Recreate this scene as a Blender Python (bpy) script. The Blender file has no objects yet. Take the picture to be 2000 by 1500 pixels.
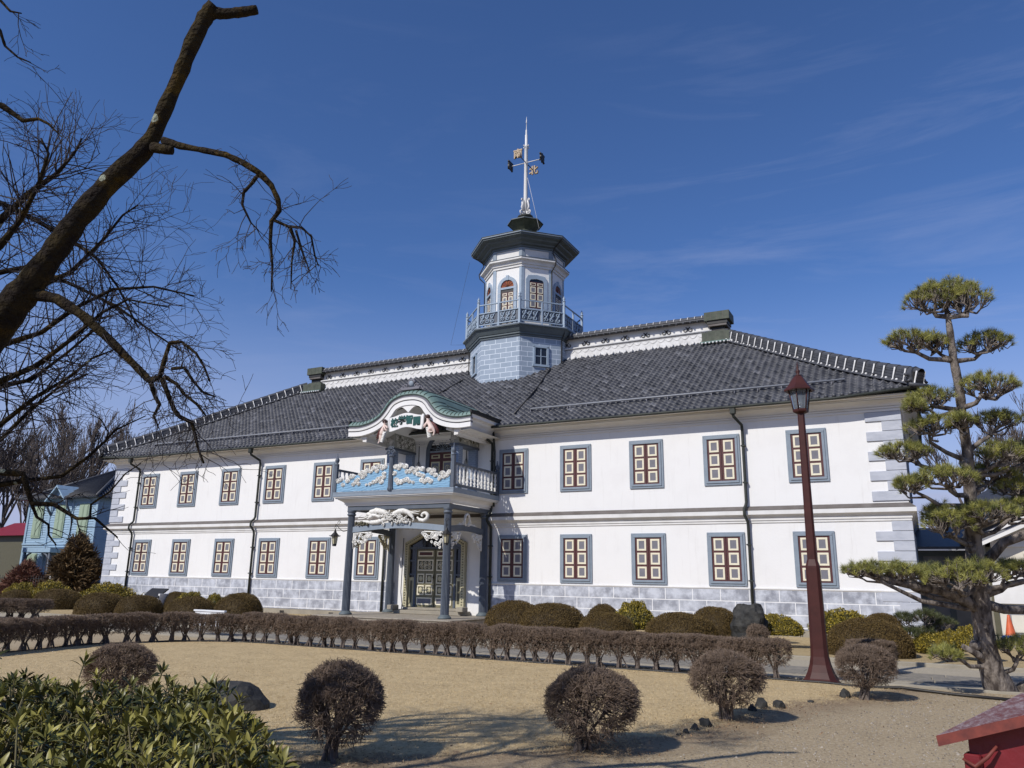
import bpy, math, random
import numpy as np
from mathutils import Vector, Matrix
rnd = random.Random(7)
RN = np.random.RandomState(11)
scene = bpy.context.scene
COL = scene.collection
R = math.radians

# ------------------------------------------------------------------ camera
EYE = Vector((0, 0, 1.9))
YAW, PITCH, ROLL, FPX = R(27.6833), R(14.10125), R(0.90307), 1506.85
_f = Vector((-math.sin(YAW) * math.cos(PITCH), math.cos(YAW) * math.cos(PITCH), math.sin(PITCH)))
_r = Vector((math.cos(YAW), math.sin(YAW), 0))
_u = _r.cross(_f)
CR = _r * math.cos(ROLL) + _u * math.sin(ROLL)
CU = -_r * math.sin(ROLL) + _u * math.cos(ROLL)
cam = bpy.data.cameras.new('camera')
cam.sensor_width = 36.0
cam.lens = FPX / 2000 * 36
cam.clip_start = 0.05
cam.clip_end = 6000
camo = bpy.data.objects.new('camera', cam)
COL.objects.link(camo)
mw = Matrix.Identity(4)
for i in range(3):
    mw[i][0], mw[i][1], mw[i][2], mw[i][3] = CR[i], CU[i], -_f[i], EYE[i]
camo.matrix_world = mw
scene.camera = camo

# ------------------------------------------------------------------ sun and sky
SUN_T = Vector((0.42, 1.10, -1.0)).normalized()      # the way the light travels
SUN_EL = math.asin(-SUN_T.z)
sl = bpy.data.lights.new('sun', 'SUN')
sl.energy = 4.1
sl.angle = R(0.5)
sl.color = (1.0, 0.955, 0.89)
so = bpy.data.objects.new('sun', sl)
so.rotation_euler = SUN_T.to_track_quat('-Z', 'Y').to_euler()
so.location = (-20, -30, 40)
COL.objects.link(so)
world = bpy.data.worlds.new('World')
scene.world = world
world.use_nodes = True
nt = world.node_tree
for n in list(nt.nodes):
    nt.nodes.remove(n)


def N(t, kind, **k):
    n = t.nodes.new(kind)
    for a, b in k.items():
        setattr(n, a, b)
    return n


sky = N(nt, 'ShaderNodeTexSky', sky_type='NISHITA')
sky.sun_disc = False
sky.sun_elevation = SUN_EL
sky.sun_rotation = math.atan2(-SUN_T.x, -SUN_T.y)
sky.altitude = 600
sky.air_density = 1.0
sky.dust_density = 0.35
sky.ozone_density = 3.0
tc = N(nt, 'ShaderNodeTexCoord')
# thin cirrus: streaks stretched along one direction of the sky
mp = N(nt, 'ShaderNodeMapping')
mp.inputs['Rotation'].default_value = (R(20), R(-38), R(15))
mp.inputs['Scale'].default_value = (1.1, 2.5, 9.0)
nz = N(nt, 'ShaderNodeTexNoise')
nz.inputs['Scale'].default_value = 1.9
nz.inputs['Detail'].default_value = 9
nz.inputs['Roughness'].default_value = 0.62
nz.inputs['Distortion'].default_value = 0.7
nz2 = N(nt, 'ShaderNodeTexNoise')
nz2.inputs['Scale'].default_value = 1.5
nz2.inputs['Detail'].default_value = 3
rp = N(nt, 'ShaderNodeValToRGB')
rp.color_ramp.elements[0].position = 0.50
rp.color_ramp.elements[0].color = (0, 0, 0, 1)
rp.color_ramp.elements[1].position = 0.86
rp.color_ramp.elements[1].color = (1, 1, 1, 1)
rp2 = N(nt, 'ShaderNodeValToRGB')
rp2.color_ramp.elements[0].position = 0.40
rp2.color_ramp.elements[0].color = (0.05, 0.05, 0.05, 1)
rp2.color_ramp.elements[1].position = 0.68
mul = N(nt, 'ShaderNodeMath', operation='MULTIPLY')
sep = N(nt, 'ShaderNodeSeparateXYZ')
low = N(nt, 'ShaderNodeMapRange')
low.inputs['From Min'].default_value = 0.62
low.inputs['From Max'].default_value = 0.12
low.inputs['To Min'].default_value = 0.14
low.inputs['To Max'].default_value = 0.60
mul2 = N(nt, 'ShaderNodeMath', operation='MULTIPLY')
mx = N(nt, 'ShaderNodeMix', data_type='RGBA')
tint = N(nt, 'ShaderNodeMix', data_type='RGBA', blend_type='MULTIPLY')
tint.inputs[0].default_value = 1.0
tint.inputs[7].default_value = (0.70, 0.93, 1.32, 1)
bg = N(nt, 'ShaderNodeBackground')
bg.inputs['Strength'].default_value = 0.091
out = N(nt, 'ShaderNodeOutputWorld')
L = nt.links.new
L(tc.outputs['Generated'], mp.inputs['Vector'])
L(mp.outputs[0], nz.inputs['Vector'])
L(tc.outputs['Generated'], nz2.inputs['Vector'])
L(nz.outputs[0], rp.inputs[0])
L(nz2.outputs[0], rp2.inputs[0])
L(rp.outputs[0], mul.inputs[0])
L(rp2.outputs[0], mul.inputs[1])
L(tc.outputs['Generated'], sep.inputs[0])
L(sep.outputs[2], low.inputs['Value'])
L(mul.outputs[0], mul2.inputs[0])
L(low.outputs[0], mul2.inputs[1])
L(sky.outputs[0], tint.inputs[6])
veil = N(nt, 'ShaderNodeMapRange')
veil.interpolation_type = 'SMOOTHSTEP'
veil.inputs['From Min'].default_value = 0.38
veil.inputs['From Max'].default_value = -0.02
veil.inputs['To Min'].default_value = 0.0
veil.inputs['To Max'].default_value = 1.05
L(sep.outputs[2], veil.inputs['Value'])
cadd = N(nt, 'ShaderNodeMath', operation='ADD', use_clamp=True)
L(mul2.outputs[0], cadd.inputs[0])
L(veil.outputs[0], cadd.inputs[1])
L(cadd.outputs[0], mx.inputs[0])
L(tint.outputs[2], mx.inputs[6])
mx.inputs[7].default_value = (4.6, 5.2, 7.6, 1)
L(mx.outputs[2], bg.inputs[0])
L(bg.outputs[0], out.inputs[0])
scene.view_settings.view_transform = 'Standard'
scene.view_settings.look = 'None'
scene.view_settings.exposure = 0.0
scene.view_settings.gamma = 1.0
scene.cycles.max_bounces = 6
scene.cycles.diffuse_bounces = 3
scene.cycles.use_denoising = True


# ------------------------------------------------------------------ helpers
def at(px, py, d):
    """a point at depth d (metres along the view axis) on the sight line of a photo point"""
    return EYE + (CR * ((px - 1000) / FPX) - CU * ((py - 750) / FPX) + _f) * d


def tag(o, label=None, cat=None, group=None, kind=None):
    if label: o['label'] = label
    if cat: o['category'] = cat
    if group: o['group'] = group
    if kind: o['kind'] = kind
    return o


ORG = {}


def thing(name, loc, label, cat, group=None):
    o = bpy.data.objects.new(name, None)
    o.empty_display_size = 0.2
    o.location = loc
    COL.objects.link(o)
    ORG[o.name] = Vector(loc)
    return tag(o, label, cat, group)


def origin_of(o):
    v = Vector((0, 0, 0))
    while o is not None:
        v = v + o.location
        o = o.parent
    return v


def np_mesh(name, parts, mats, smooth=False):
    """parts: list of (verts (N,3), faces (M,k), material index, tone per vertex or None)"""
    me = bpy.data.meshes.new(name)
    V, LI, LS, LT, MI, TN = [], [], [], [], [], []
    off = 0
    lo = 0
    for v, f, m, t in parts:
        v = np.asarray(v, dtype=np.float32).reshape(-1, 3)
        f = np.asarray(f, dtype=np.int32)
        if len(f) == 0: continue
        k = f.shape[1]
        V.append(v)
        LI.append((f + off).ravel())
        LS.append(lo + np.arange(len(f), dtype=np.int32) * k)
        LT.append(np.full(len(f), k, np.int32))
        MI.append(np.full(len(f), m, np.int32) if np.isscalar(m) else np.asarray(m, np.int32))
        TN.append(np.full(len(v), 0.5, np.float32) if t is None else np.asarray(t, np.float32))
        off += len(v)
        lo += len(f) * k
    V = np.concatenate(V); LI = np.concatenate(LI); LS = np.concatenate(LS); LT = np.concatenate(LT)
    MI = np.concatenate(MI); TN = np.concatenate(TN)
    me.vertices.add(len(V)); me.vertices.foreach_set('co', V.ravel())
    me.loops.add(len(LI)); me.loops.foreach_set('vertex_index', LI)
    me.polygons.add(len(LS)); me.polygons.foreach_set('loop_start', LS); me.polygons.foreach_set('loop_total', LT)
    me.polygons.foreach_set('material_index', MI)
    a = me.attributes.new('tone', 'FLOAT', 'POINT'); a.data.foreach_set('value', TN)
    if smooth: me.polygons.foreach_set('use_smooth', np.ones(len(LS), bool))
    for m in mats: me.materials.append(m)
    me.update(calc_edges=True)
    me.validate()
    return me


def np_obj(name, parts, mats, parent=None, smooth=False, loc=(0, 0, 0)):
    o = bpy.data.objects.new(name, np_mesh(name, parts, mats, smooth))
    o.location = loc
    COL.objects.link(o)
    if parent is not None: o.parent = parent
    return o


class MB:
    """collects shapes in world space; build() links them as ONE mesh object"""

    def __init__(s, M=None):
        s.v, s.f, s.m, s.sm, s.mats = [], [], [], [], []
        s.M = M

    def mi(s, mat):
        if mat not in s.mats: s.mats.append(mat)
        return s.mats.index(mat)

    def add(s, vs, fs, mat, smooth=False):
        o = len(s.v)
        if s.M is not None: vs = [s.M @ Vector(p) for p in vs]
        s.v += [tuple(p) for p in vs]
        k = s.mi(mat)
        for f in fs:
            s.f.append(tuple(i + o for i in f)); s.m.append(k); s.sm.append(smooth)

    def box(s, x0, x1, y0, y1, z0, z1, mat, b=0.0):
        if x0 > x1: x0, x1 = x1, x0
        if y0 > y1: y0, y1 = y1, y0
        if z0 > z1: z0, z1 = z1, z0
        if b <= 0:
            vs = [(x, y, z) for z in (z0, z1) for y in (y0, y1) for x in (x0, x1)]
            fs = [(0, 2, 3, 1), (4, 5, 7, 6), (0, 1, 5, 4), (2, 6, 7, 3), (0, 4, 6, 2), (1, 3, 7, 5)]
            return s.add(vs, fs, mat)
        b = min(b, (x1 - x0) / 3, (y1 - y0) / 3, (z1 - z0) / 3)
        rings = []
        for z, i in ((z0, b), (z0 + b, 0), (z1 - b, 0), (z1, b)):
            X0, X1, Y0, Y1 = x0 + i, x1 - i, y0 + i, y1 - i
            rings.append([(X0 + b, Y0, z), (X1 - b, Y0, z), (X1, Y0 + b, z), (X1, Y1 - b, z), (X1 - b, Y1, z), (X0 + b, Y1, z), (X0, Y1 - b, z), (X0, Y0 + b, z)])
        s.loft(rings, mat, cap=True)

    def loft(s, rings, mat, closed=True, cap=False, smooth=False):
        n = len(rings[0])
        vs = [p for r in rings for p in r]
        fs = []
        for i in range(len(rings) - 1):
            for j in range(n if closed else n - 1):
                a = i * n + j; b2 = i * n + (j + 1) % n
                fs.append((a, b2, b2 + n, a + n))
        if cap:
            fs.append(tuple(reversed(range(n))))
            fs.append(tuple(range((len(rings) - 1) * n, len(rings) * n)))
        s.add(vs, fs, mat, smooth)

    def tube(s, pts, rad, mat, n=6, cap=True, smooth=True):
        pts = [Vector(p) for p in pts]
        if not hasattr(rad, '__len__'): rad = [rad] * len(pts)
        rings = []
        up = None
        for i, p in enumerate(pts):
            d = (pts[min(i + 1, len(pts) - 1)] - pts[max(i - 1, 0)])
            d = d.normalized() if d.length > 1e-9 else Vector((0, 0, 1))
            if up is None:
                up = Vector((0, 0, 1)) if abs(d.z) < .9 else Vector((1, 0, 0))
            a = d.cross(up)
            if a.length < 1e-6: a = d.cross(Vector((1, .3, 0)))
            a.normalize(); bb = a.cross(d).normalized(); up = bb
            rings.append([p + (a * math.cos(2 * math.pi * k / n) + bb * math.sin(2 * math.pi * k / n)) * rad[i] for k in range(n)])
        s.loft(rings, mat, cap=cap, smooth=smooth)

    def lathe(s, cx, cy, prof, mat, n=12, flute=0, smooth=True):
        rings = []
        for r, z in prof:
            ring = []
            for k in range(n):
                a = 2 * math.pi * k / n
                rr = r * (1 - flute * (k % 2))
                ring.append((cx + rr * math.cos(a), cy + rr * math.sin(a), z))
            rings.append(ring)
        s.loft(rings, mat, cap=True, smooth=smooth)

    def ball(s, c, r, mat, n=8, m=6, sc=(1, 1, 1)):
        rings = []
        for i in range(m + 1):
            t = math.pi * (i + .001) / (m + .002)
            rings.append([(c[0] + sc[0] * r * math.sin(t) * math.cos(2 * math.pi * k / n), c[1] + sc[1] * r * math.sin(t) * math.sin(2 * math.pi * k / n), c[2] - sc[2] * r * math.cos(t)) for k in range(n)])
        s.loft(rings, mat, smooth=True, cap=True)

    def sweep(s, ring, prof, mat, cap=False):
        s.loft([ring(o, z) for o, z in prof], mat, cap=cap)

    def poly(s, pts2, y0, y1, mat, ax='y'):
        """extrude an outline given as (x, z) between two y values"""
        n = len(pts2)
        a = [(x, y0, z) for x, z in pts2]; b = [(x, y1, z) for x, z in pts2]
        fs = [tuple(range(n)), tuple(reversed(range(n, 2 * n)))]
        fs += [(i, i + n, (i + 1) % n + n, (i + 1) % n) for i in range(n)]
        s.add(a + b, fs, mat)

    def strip(s, up, lo, y0, y1, mat):
        """solid between two (x, z) polylines of equal length, from y0 to y1"""
        rings = [[(u[0], y0, u[1]), (l[0], y0, l[1]), (l[0], y1, l[1]), (u[0], y1, u[1])] for u, l in zip(up, lo)]
        s.loft(rings, mat, cap=True)

    def spiral(s, c, r, turns, rad, mat, a0=0, n=4, steps=9, sx=1):
        """flat scroll in the local x-z plane"""
        pts = []
        st = int(steps * turns) + 1
        for i in range(st + 1):
            t = i / st
            a = a0 + t * turns * 2 * math.pi
            q = r * (1 - .82 * t)
            pts.append((c[0] + sx * q * math.cos(a), c[1], c[2] + q * math.sin(a)))
        s.tube(pts, [rad * (1 - .35 * i / st) for i in range(st + 1)], mat, n=n)

    def build(s, name, parent=None, loc=None, own=False):
        me = bpy.data.meshes.new(name)
        off = Vector(loc) if loc is not None else Vector((0, 0, 0))
        base = origin_of(parent) if (parent is not None and not own) else Vector((0, 0, 0))
        if own:                       # vertices are already local to the object
            me.from_pydata(s.v, [], s.f)
        else:
            d = base + off
            me.from_pydata([(x - d.x, y - d.y, z - d.z) for x, y, z in s.v], [], s.f)
        for m in s.mats: me.materials.append(m)
        me.polygons.foreach_set('material_index', s.m)
        me.polygons.foreach_set('use_smooth', s.sm)
        me.update(calc_edges=True)
        o = bpy.data.objects.new(name, me)
        o.location = off
        COL.objects.link(o)
        if parent is not None: o.parent = parent
        return o


def copy_tree(o, parent=None):
    c = o.copy()
    COL.objects.link(c)
    c.parent = parent
    for ch in list(o.children): copy_tree(ch, c)
    return c


# ------------------------------------------------------------------ materials
def newmat(name):
    m = bpy.data.materials.new(name)
    m.use_nodes = True
    t = m.node_tree
    b = t.nodes['Principled BSDF']
    return m, t, b


def col4(c): return (c[0], c[1], c[2], 1)


def plain(name, c, c2=None, scale=4.0, rough=.7, bump=0.0, bscale=40, detail=5, tone=False, spec=.4, lo=.35, hi=.7, metal=0, stretch=None, obj=True, trans=0):
    """colour c varied towards c2 by noise (object space), optional bump; tone=True mixes by the mesh's own tone value"""
    m, t, b = newmat(name)
    b.inputs['Roughness'].default_value = rough
    b.inputs['Specular IOR Level'].default_value = spec
    b.inputs['Metallic'].default_value = metal
    if c2 is None: c2 = tuple(x * .8 for x in c)
    co = N(t, 'ShaderNodeTexCoord')
    src = co.outputs['Object']
    if stretch:
        mpp = N(t, 'ShaderNodeMapping'); mpp.inputs['Scale'].default_value = stretch
        t.links.new(src, mpp.inputs[0]); src = mpp.outputs[0]
    mixn = N(t, 'ShaderNodeMix', data_type='RGBA')
    mixn.inputs[6].default_value = col4(c); mixn.inputs[7].default_value = col4(c2)
    if tone:
        at_ = N(t, 'ShaderNodeAttribute', attribute_name='tone')
        t.links.new(at_.outputs['Fac'], mixn.inputs[0])
    else:
        nn = N(t, 'ShaderNodeTexNoise')
        nn.inputs['Scale'].default_value = scale; nn.inputs['Detail'].default_value = detail; nn.inputs['Roughness'].default_value = .6
        rr = N(t, 'ShaderNodeMapRange')
        rr.inputs['From Min'].default_value = lo; rr.inputs['From Max'].default_value = hi
        t.links.new(src, nn.inputs['Vector']); t.links.new(nn.outputs[0], rr.inputs['Value']); t.links.new(rr.outputs[0], mixn.inputs[0])
    t.links.new(mixn.outputs[2], b.inputs['Base Color'])
    if bump:
        n2 = N(t, 'ShaderNodeTexNoise'); n2.inputs['Scale'].default_value = bscale; n2.inputs['Detail'].default_value = 6
        bp = N(t, 'ShaderNodeBump'); bp.inputs['Strength'].default_value = bump; bp.inputs['Distance'].default_value = .05
        t.links.new(src, n2.inputs['Vector']); t.links.new(n2.outputs[0], bp.inputs['Height']); t.links.new(bp.outputs[0], b.inputs['Normal'])
    return m


def block_stone(name, c1, c2, mortar, w, h, msize, stain=None, z0=0.0):
    """coursed blocks on any upright wall: u runs along the wall, v is height"""
    m, t, b = newmat(name)
    b.inputs['Roughness'].default_value = .75
    g = N(t, 'ShaderNodeNewGeometry')
    crs = N(t, 'ShaderNodeVectorMath', operation='CROSS_PRODUCT')
    crs.inputs[0].default_value = (0, 0, 1)
    t.links.new(g.outputs['True Normal'], crs.inputs[1])
    dot = N(t, 'ShaderNodeVectorMath', operation='DOT_PRODUCT')
    t.links.new(g.outputs['Position'], dot.inputs[0]); t.links.new(crs.outputs[0], dot.inputs[1])
    sp = N(t, 'ShaderNodeSeparateXYZ'); t.links.new(g.outputs['Position'], sp.inputs[0])
    sb = N(t, 'ShaderNodeMath', operation='SUBTRACT'); sb.inputs[1].default_value = z0
    t.links.new(sp.outputs[2], sb.inputs[0])
    cb = N(t, 'ShaderNodeCombineXYZ'); t.links.new(dot.outputs['Value'], cb.inputs[0]); t.links.new(sb.outputs[0], cb.inputs[1])
    br = N(t, 'ShaderNodeTexBrick')
    br.inputs['Scale'].default_value = 1; br.inputs['Brick Width'].default_value = w; br.inputs['Row Height'].default_value = h
    br.inputs['Mortar Size'].default_value = msize; br.inputs['Mortar Smooth'].default_value = .1
    br.inputs['Color1'].default_value = col4(c1); br.inputs['Color2'].default_value = col4(c2); br.inputs['Mortar'].default_value = col4(mortar)
    t.links.new(cb.outputs[0], br.inputs['Vector'])
    nn = N(t, 'ShaderNodeTexNoise'); nn.inputs['Scale'].default_value = 2.3; nn.inputs['Detail'].default_value = 8; nn.inputs['Roughness'].default_value = .66
    t.links.new(g.outputs['Position'], nn.inputs['Vector'])
    rr = N(t, 'ShaderNodeValToRGB'); rr.color_ramp.elements[0].position = .40; rr.color_ramp.elements[1].position = .62
    t.links.new(nn.outputs[0], rr.inputs[0])
    mm = N(t, 'ShaderNodeMix', data_type='RGBA'); mm.inputs[7].default_value = col4(stain or c1)
    ml = N(t, 'ShaderNodeMath', operation='MULTIPLY'); inv = N(t, 'ShaderNodeMath', operation='SUBTRACT'); inv.inputs[0].default_value = 1.0
    t.links.new(br.outputs['Fac'], inv.inputs[1]); t.links.new(inv.outputs[0], ml.inputs[0]); t.links.new(rr.outputs[0], ml.inputs[1])
    m2 = N(t, 'ShaderNodeMath', operation='MULTIPLY'); m2.inputs[1].default_value = .85 if stain else 0
    t.links.new(ml.outputs[0], m2.inputs[0]); t.links.new(m2.outputs[0], mm.inputs[0])
    t.links.new(br.outputs['Color'], mm.inputs[6])
    t.links.new(mm.outputs[2], b.inputs['Base Color'])
    return m


WHITE = plain('white_plaster', (.775, .765, .745), (.72, .705, .685), scale=.9, rough=.85, bump=.06, bscale=12, lo=.48, hi=.85, detail=8)
# faint rain streaks running down the plaster
t_ = WHITE.node_tree; b_ = t_.nodes['Principled BSDF']
co_s = N(t_, 'ShaderNodeTexCoord'); mp_s = N(t_, 'ShaderNodeMapping'); mp_s.inputs['Scale'].default_value = (3.2, 3.2, .22)
ns_ = N(t_, 'ShaderNodeTexNoise'); ns_.inputs['Scale'].default_value = 2.0; ns_.inputs['Detail'].default_value = 8; ns_.inputs['Roughness'].default_value = .7
rs_ = N(t_, 'ShaderNodeMapRange'); rs_.inputs['From Min'].default_value = .55; rs_.inputs['From Max'].default_value = .85; rs_.inputs['To Max'].default_value = .55
ms_ = N(t_, 'ShaderNodeMix', data_type='RGBA'); ms_.inputs[7].default_value = (.53, .505, .47, 1)
src_ = b_.inputs['Base Color'].links[0].from_socket
t_.links.new(co_s.outputs['Object'], mp_s.inputs[0]); t_.links.new(mp_s.outputs[0], ns_.inputs['Vector']); t_.links.new(ns_.outputs[0], rs_.inputs['Value'])
t_.links.new(rs_.outputs[0], ms_.inputs[0]); t_.links.new(src_, ms_.inputs[6]); t_.links.new(ms_.outputs[2], b_.inputs['Base Color'])
TRIMW = plain('white_moulding', (.72, .71, .69), (.58, .57, .54), scale=1.4, rough=.8, lo=.4, hi=.8)
CORN = plain('cornice_plaster', (.78, .77, .75), (.66, .64, .61), scale=.8, rough=.85, stretch=(.4, 1, 2))
CARVE = plain('white_carving', (.80, .79, .75), (.55, .53, .48), scale=14, rough=.7)
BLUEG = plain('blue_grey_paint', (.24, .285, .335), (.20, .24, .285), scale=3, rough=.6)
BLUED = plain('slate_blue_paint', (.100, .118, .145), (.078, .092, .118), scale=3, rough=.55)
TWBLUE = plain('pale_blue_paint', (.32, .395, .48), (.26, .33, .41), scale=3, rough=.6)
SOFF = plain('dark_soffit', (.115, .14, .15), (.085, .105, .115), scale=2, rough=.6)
MAROON = plain('maroon_paint', (.098, .034, .032), (.075, .026, .026), scale=6, rough=.5)
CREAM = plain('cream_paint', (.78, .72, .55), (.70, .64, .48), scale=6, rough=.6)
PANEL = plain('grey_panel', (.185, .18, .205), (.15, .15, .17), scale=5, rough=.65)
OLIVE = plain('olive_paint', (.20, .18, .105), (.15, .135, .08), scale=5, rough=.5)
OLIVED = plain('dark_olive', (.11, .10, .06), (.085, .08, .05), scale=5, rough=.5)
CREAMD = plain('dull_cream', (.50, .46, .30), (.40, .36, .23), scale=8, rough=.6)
GLASS = plain('dark_glass', (.012, .014, .02), (.02, .022, .03), rough=.08, spec=.6)
AMBER = plain('amber_glass', (.30, .10, .02), (.16, .03, .02), scale=9, rough=.2)
BLACK = plain('black_iron', (.015, .015, .015), (.03, .026, .022), rough=.5)
PIPE = plain('dark_copper_pipe', (.03, .034, .030), (.05, .054, .046), scale=3, rough=.6, spec=.25)
COPPER = plain('green_copper', (.175, .255, .23), (.105, .17, .155), scale=2.2, rough=.6, lo=.3, hi=.75)
COPPERD = plain('dark_green_copper', (.045, .055, .038), (.095, .105, .075), scale=3.5, rough=.65)
BANDC = plain('brown_copper_cap', (.10, .085, .075), (.15, .135, .125), scale=2, rough=.6)
PLINTH = block_stone('plinth_blocks', (.235, .245, .28), (.33, .345, .39), (.78, .78, .77), 1.05, .43, .014, stain=(.58, .605, .66), z0=.33)
TOWERB = block_stone('tower_blocks', (.25, .31, .385), (.33, .39, .47), (.70, .76, .82), .66, .275, .012, stain=(.29, .35, .43), z0=12.0)
PIERB = block_stone('blue_brick', (.16, .21, .29), (.20, .25, .34), (.30, .35, .42), .21, .085, .008, z0=5.4)
QUOIN = plain('quoin_stone', (.47, .49, .54), (.35, .37, .42), scale=2.0, rough=.75, lo=.42, hi=.75, stretch=(1, 1, 2.5))
TILE = plain('roof_tile', (.018, .019, .024), (.15, .152, .168), tone=True, rough=.5, bump=.15, bscale=9, spec=.4)
TILEP = plain('ridge_tile', (.075, .077, .085), (.045, .047, .055), scale=6, rough=.5)
MORTAR = plain('white_mortar', (.74, .73, .71), (.55, .54, .52), scale=5, rough=.8)
SKIN = plain('painted_skin', (.76, .60, .53), (.66, .50, .43), scale=6, rough=.6)
HAIRB = plain('painted_hair', (.06, .03, .025), rough=.6)
WINGB = plain('painted_wing', (.14, .045, .04), (.09, .03, .03), scale=20, rough=.6)
SIGNG = plain('green_lettering', (.01, .085, .075), rough=.5)
SKYB = plain('sky_blue_board', (.25, .43, .59), (.19, .36, .52), scale=3, rough=.6, stretch=(1, 1, 6))
GOLD = plain('gilt_metal', (.36, .24, .12), (.22, .15, .08), scale=8, rough=.45)
STONE = plain('pale_stone', (.33, .29, .23), (.24, .21, .17), scale=3, rough=.85, bump=.2, bscale=25)
CONC = plain('concrete_base', (.33, .295, .23), (.25, .225, .18), scale=2, rough=.9, bump=.15, bscale=30)
LAMPR = plain('lamp_maroon', (.066, .021, .018), (.046, .016, .014), scale=5, rough=.5, spec=.22)
# ------------------------------------------------------------------ the school building
XL, XR, YF, YB = -42.4, -.25, 30.0, 45.2
PX = -19.32                                        # centre line of the porch
SCH = thing('school_building', (-21.3, YF, 0), 'long white two-storey school hall with octagonal tower, tiled roof and carved porch', 'school')


def rect(x0, x1, y0, y1):
    return lambda o, z: [(x0 - o, y0 - o, z), (x1 + o, y0 - o, z), (x1 + o, y1 + o, z), (x0 - o, y1 + o, z)]


RR = rect(XL, XR, YF, YB)
b = MB(); b.box(XL, XR, YF, YB, 0, 8.2, WHITE); b.build('wall', SCH)
b = MB()
for x0, x1 in ((XL - .03, -21.66), (-16.72, XR + .03)): b.box(x0, x1, YF - .035, YB + .03, .27, 1.62, PLINTH)
pl = b.build('plinth', SCH)
b = MB()
for x0, x1 in ((XL - .03, -21.66), (-16.72, XR + .03)):
    b.box(x0, x1, YF - .06, YF, 1.62, 1.69, TRIMW, .015)
b.box(XR, XR + .06, YF, YB, 1.62, 1.69, TRIMW)
b.build('plinth_cap', pl)
b = MB(); b.box(XL - .02, XR + .02, YF - .025, YB, 0, .25, CONC)
x = XL + 1.5
while x < XR:
    if not -22.5 < x < -16: b.box(x, x + .28, YF - .03, YF - .022, .05, .17, BLACK)
    x += 3.1
b.build('concrete_base', pl)
b = MB(); b.sweep(RR, [(0, 4.0), (.035, 4.02), (.035, 4.10), (.065, 4.105), (.065, 4.20), (.09, 4.21), (.13, 4.26), (.2, 4.30), (.22, 4.31), (.22, 4.455), (.19, 4.46), (0, 4.46)], TRIMW)
b.sweep(RR, [(.20, 4.465), (.20, 4.485), (.02, 4.63), (.0, 4.63)], BANDC)
b.build('string_course', SCH)
prof = [(0, 7.86), (.045, 7.865), (.045, 7.945), (.02, 7.95), (.02, 7.965), (.07, 7.97), (.07, 8.025), (.04, 8.03), (.04, 8.045), (.09, 8.05)]
for i in range(9):
    a = i / 8 * math.pi / 2
    prof.append((.09 + .30 * (1 - math.cos(a)), 8.05 + .17 * math.sin(a)))
prof += [(.36, 8.222), (.36, 8.235), (.44, 8.24), (.44, 8.30), (.60, 8.31), (.60, 8.36), (0, 8.38)]
b = MB(); b.sweep(RR, prof, CORN); b.build('cornice', SCH)
# corner blocks, long and short by turns
for sx, X in ((1, XL), (-1, XR)):
    up_, lo_ = [], []
    z = 7.86
    for k in range(9):
        up_.append((z - .352, z, 1.13 if k % 2 == 0 else .60)); z -= .352
    z = 4.0
    for k in range(7):
        lo_.append((z - .338, z, .60 if k % 2 == 0 else 1.13)); z -= .338
    lo_.append((1.30, z, 1.13)); z = 1.30
    for k in range(3):
        lo_.append((z - .34, z, .60 if k % 2 == 0 else 1.13)); z -= .34
    for rows in (up_, lo_):
        b = MB()
        for z0, z1, w in rows:
            b.box(X - .05 * sx, X + w * sx, YF - .05, YF + w * .8, z0 + .006, z1 - .006, QUOIN, .012)
        b.build('quoin_strip', SCH)

# windows: one window of frame + two shutters, then copies
ZU, ZL = 6.44, 2.71
WX = [-39.242, -36.093, -32.802, -29.613, -26.3, -23.331, -15.585, -12.64, -9.549, -6.53, -3.414]


def build_window(X, Z):
    W, H = .705, .98
    f = MB()
    loc = Vector((X, YF, Z)) - origin_of(SCH)
    for (o, d, yy) in ((.0, .085, -.055), (.08, .085, -.085)):
        x1, z1 = W - o, H - o
        f.box(-x1, x1, yy, 0, z1 - d, z1, BLUEG, .008); f.box(-x1, x1, yy, 0, -z1, -z1 + d, BLUEG, .008)
        f.box(-x1, -x1 + d, yy + .002, 0, -z1 + d, z1 - d, BLUEG); f.box(x1 - d, x1, yy + .002, 0, -z1 + d, z1 - d, BLUEG)
    win = f.build('window', SCH, loc=loc, own=True)
    for sx in (-1, 1):
        s = MB()
        a, c = (.006, .54)
        s.box(sx * a, sx * c, -.045, -.005, -.815, .815, MAROON, .006)
        for k in range(3):
            cz = (k - 1) * .53
            cx = sx * .272
            w, h = .185, .225
            for (u0, u1, v0, v1) in ((-w, w, h - .07, h), (-w, w, -h, -h + .07), (-w, -w + .07, -h + .07, h - .07), (w - .07, w, -h + .07, h - .07)):
                s.box(cx + u0, cx + u1, -.062, -.045, cz + v0, cz + v1, CREAM, .004)
            s.box(cx - w + .07, cx + w - .07, -.053, -.045, cz - h + .07, cz + h - .07, PANEL)
        s.build('shutter', win, own=True)
    return win


first = None
for X in WX:
    for Z in (ZU, ZL):
        if first is None:
            first = build_window(X, Z)
        else:
            w = copy_tree(first, SCH)
            w.location = Vector((X, YF, Z)) - origin_of(SCH)
# side windows on the shaded end wall
for Y in (33.2, 36.6, 40.0):
    for Z in (ZU, ZL):
        w = copy_tree(first, SCH); w.location = Vector((XR, Y, Z)) - origin_of(SCH); w.rotation_euler = (0, 0, math.pi / 2)

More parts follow.
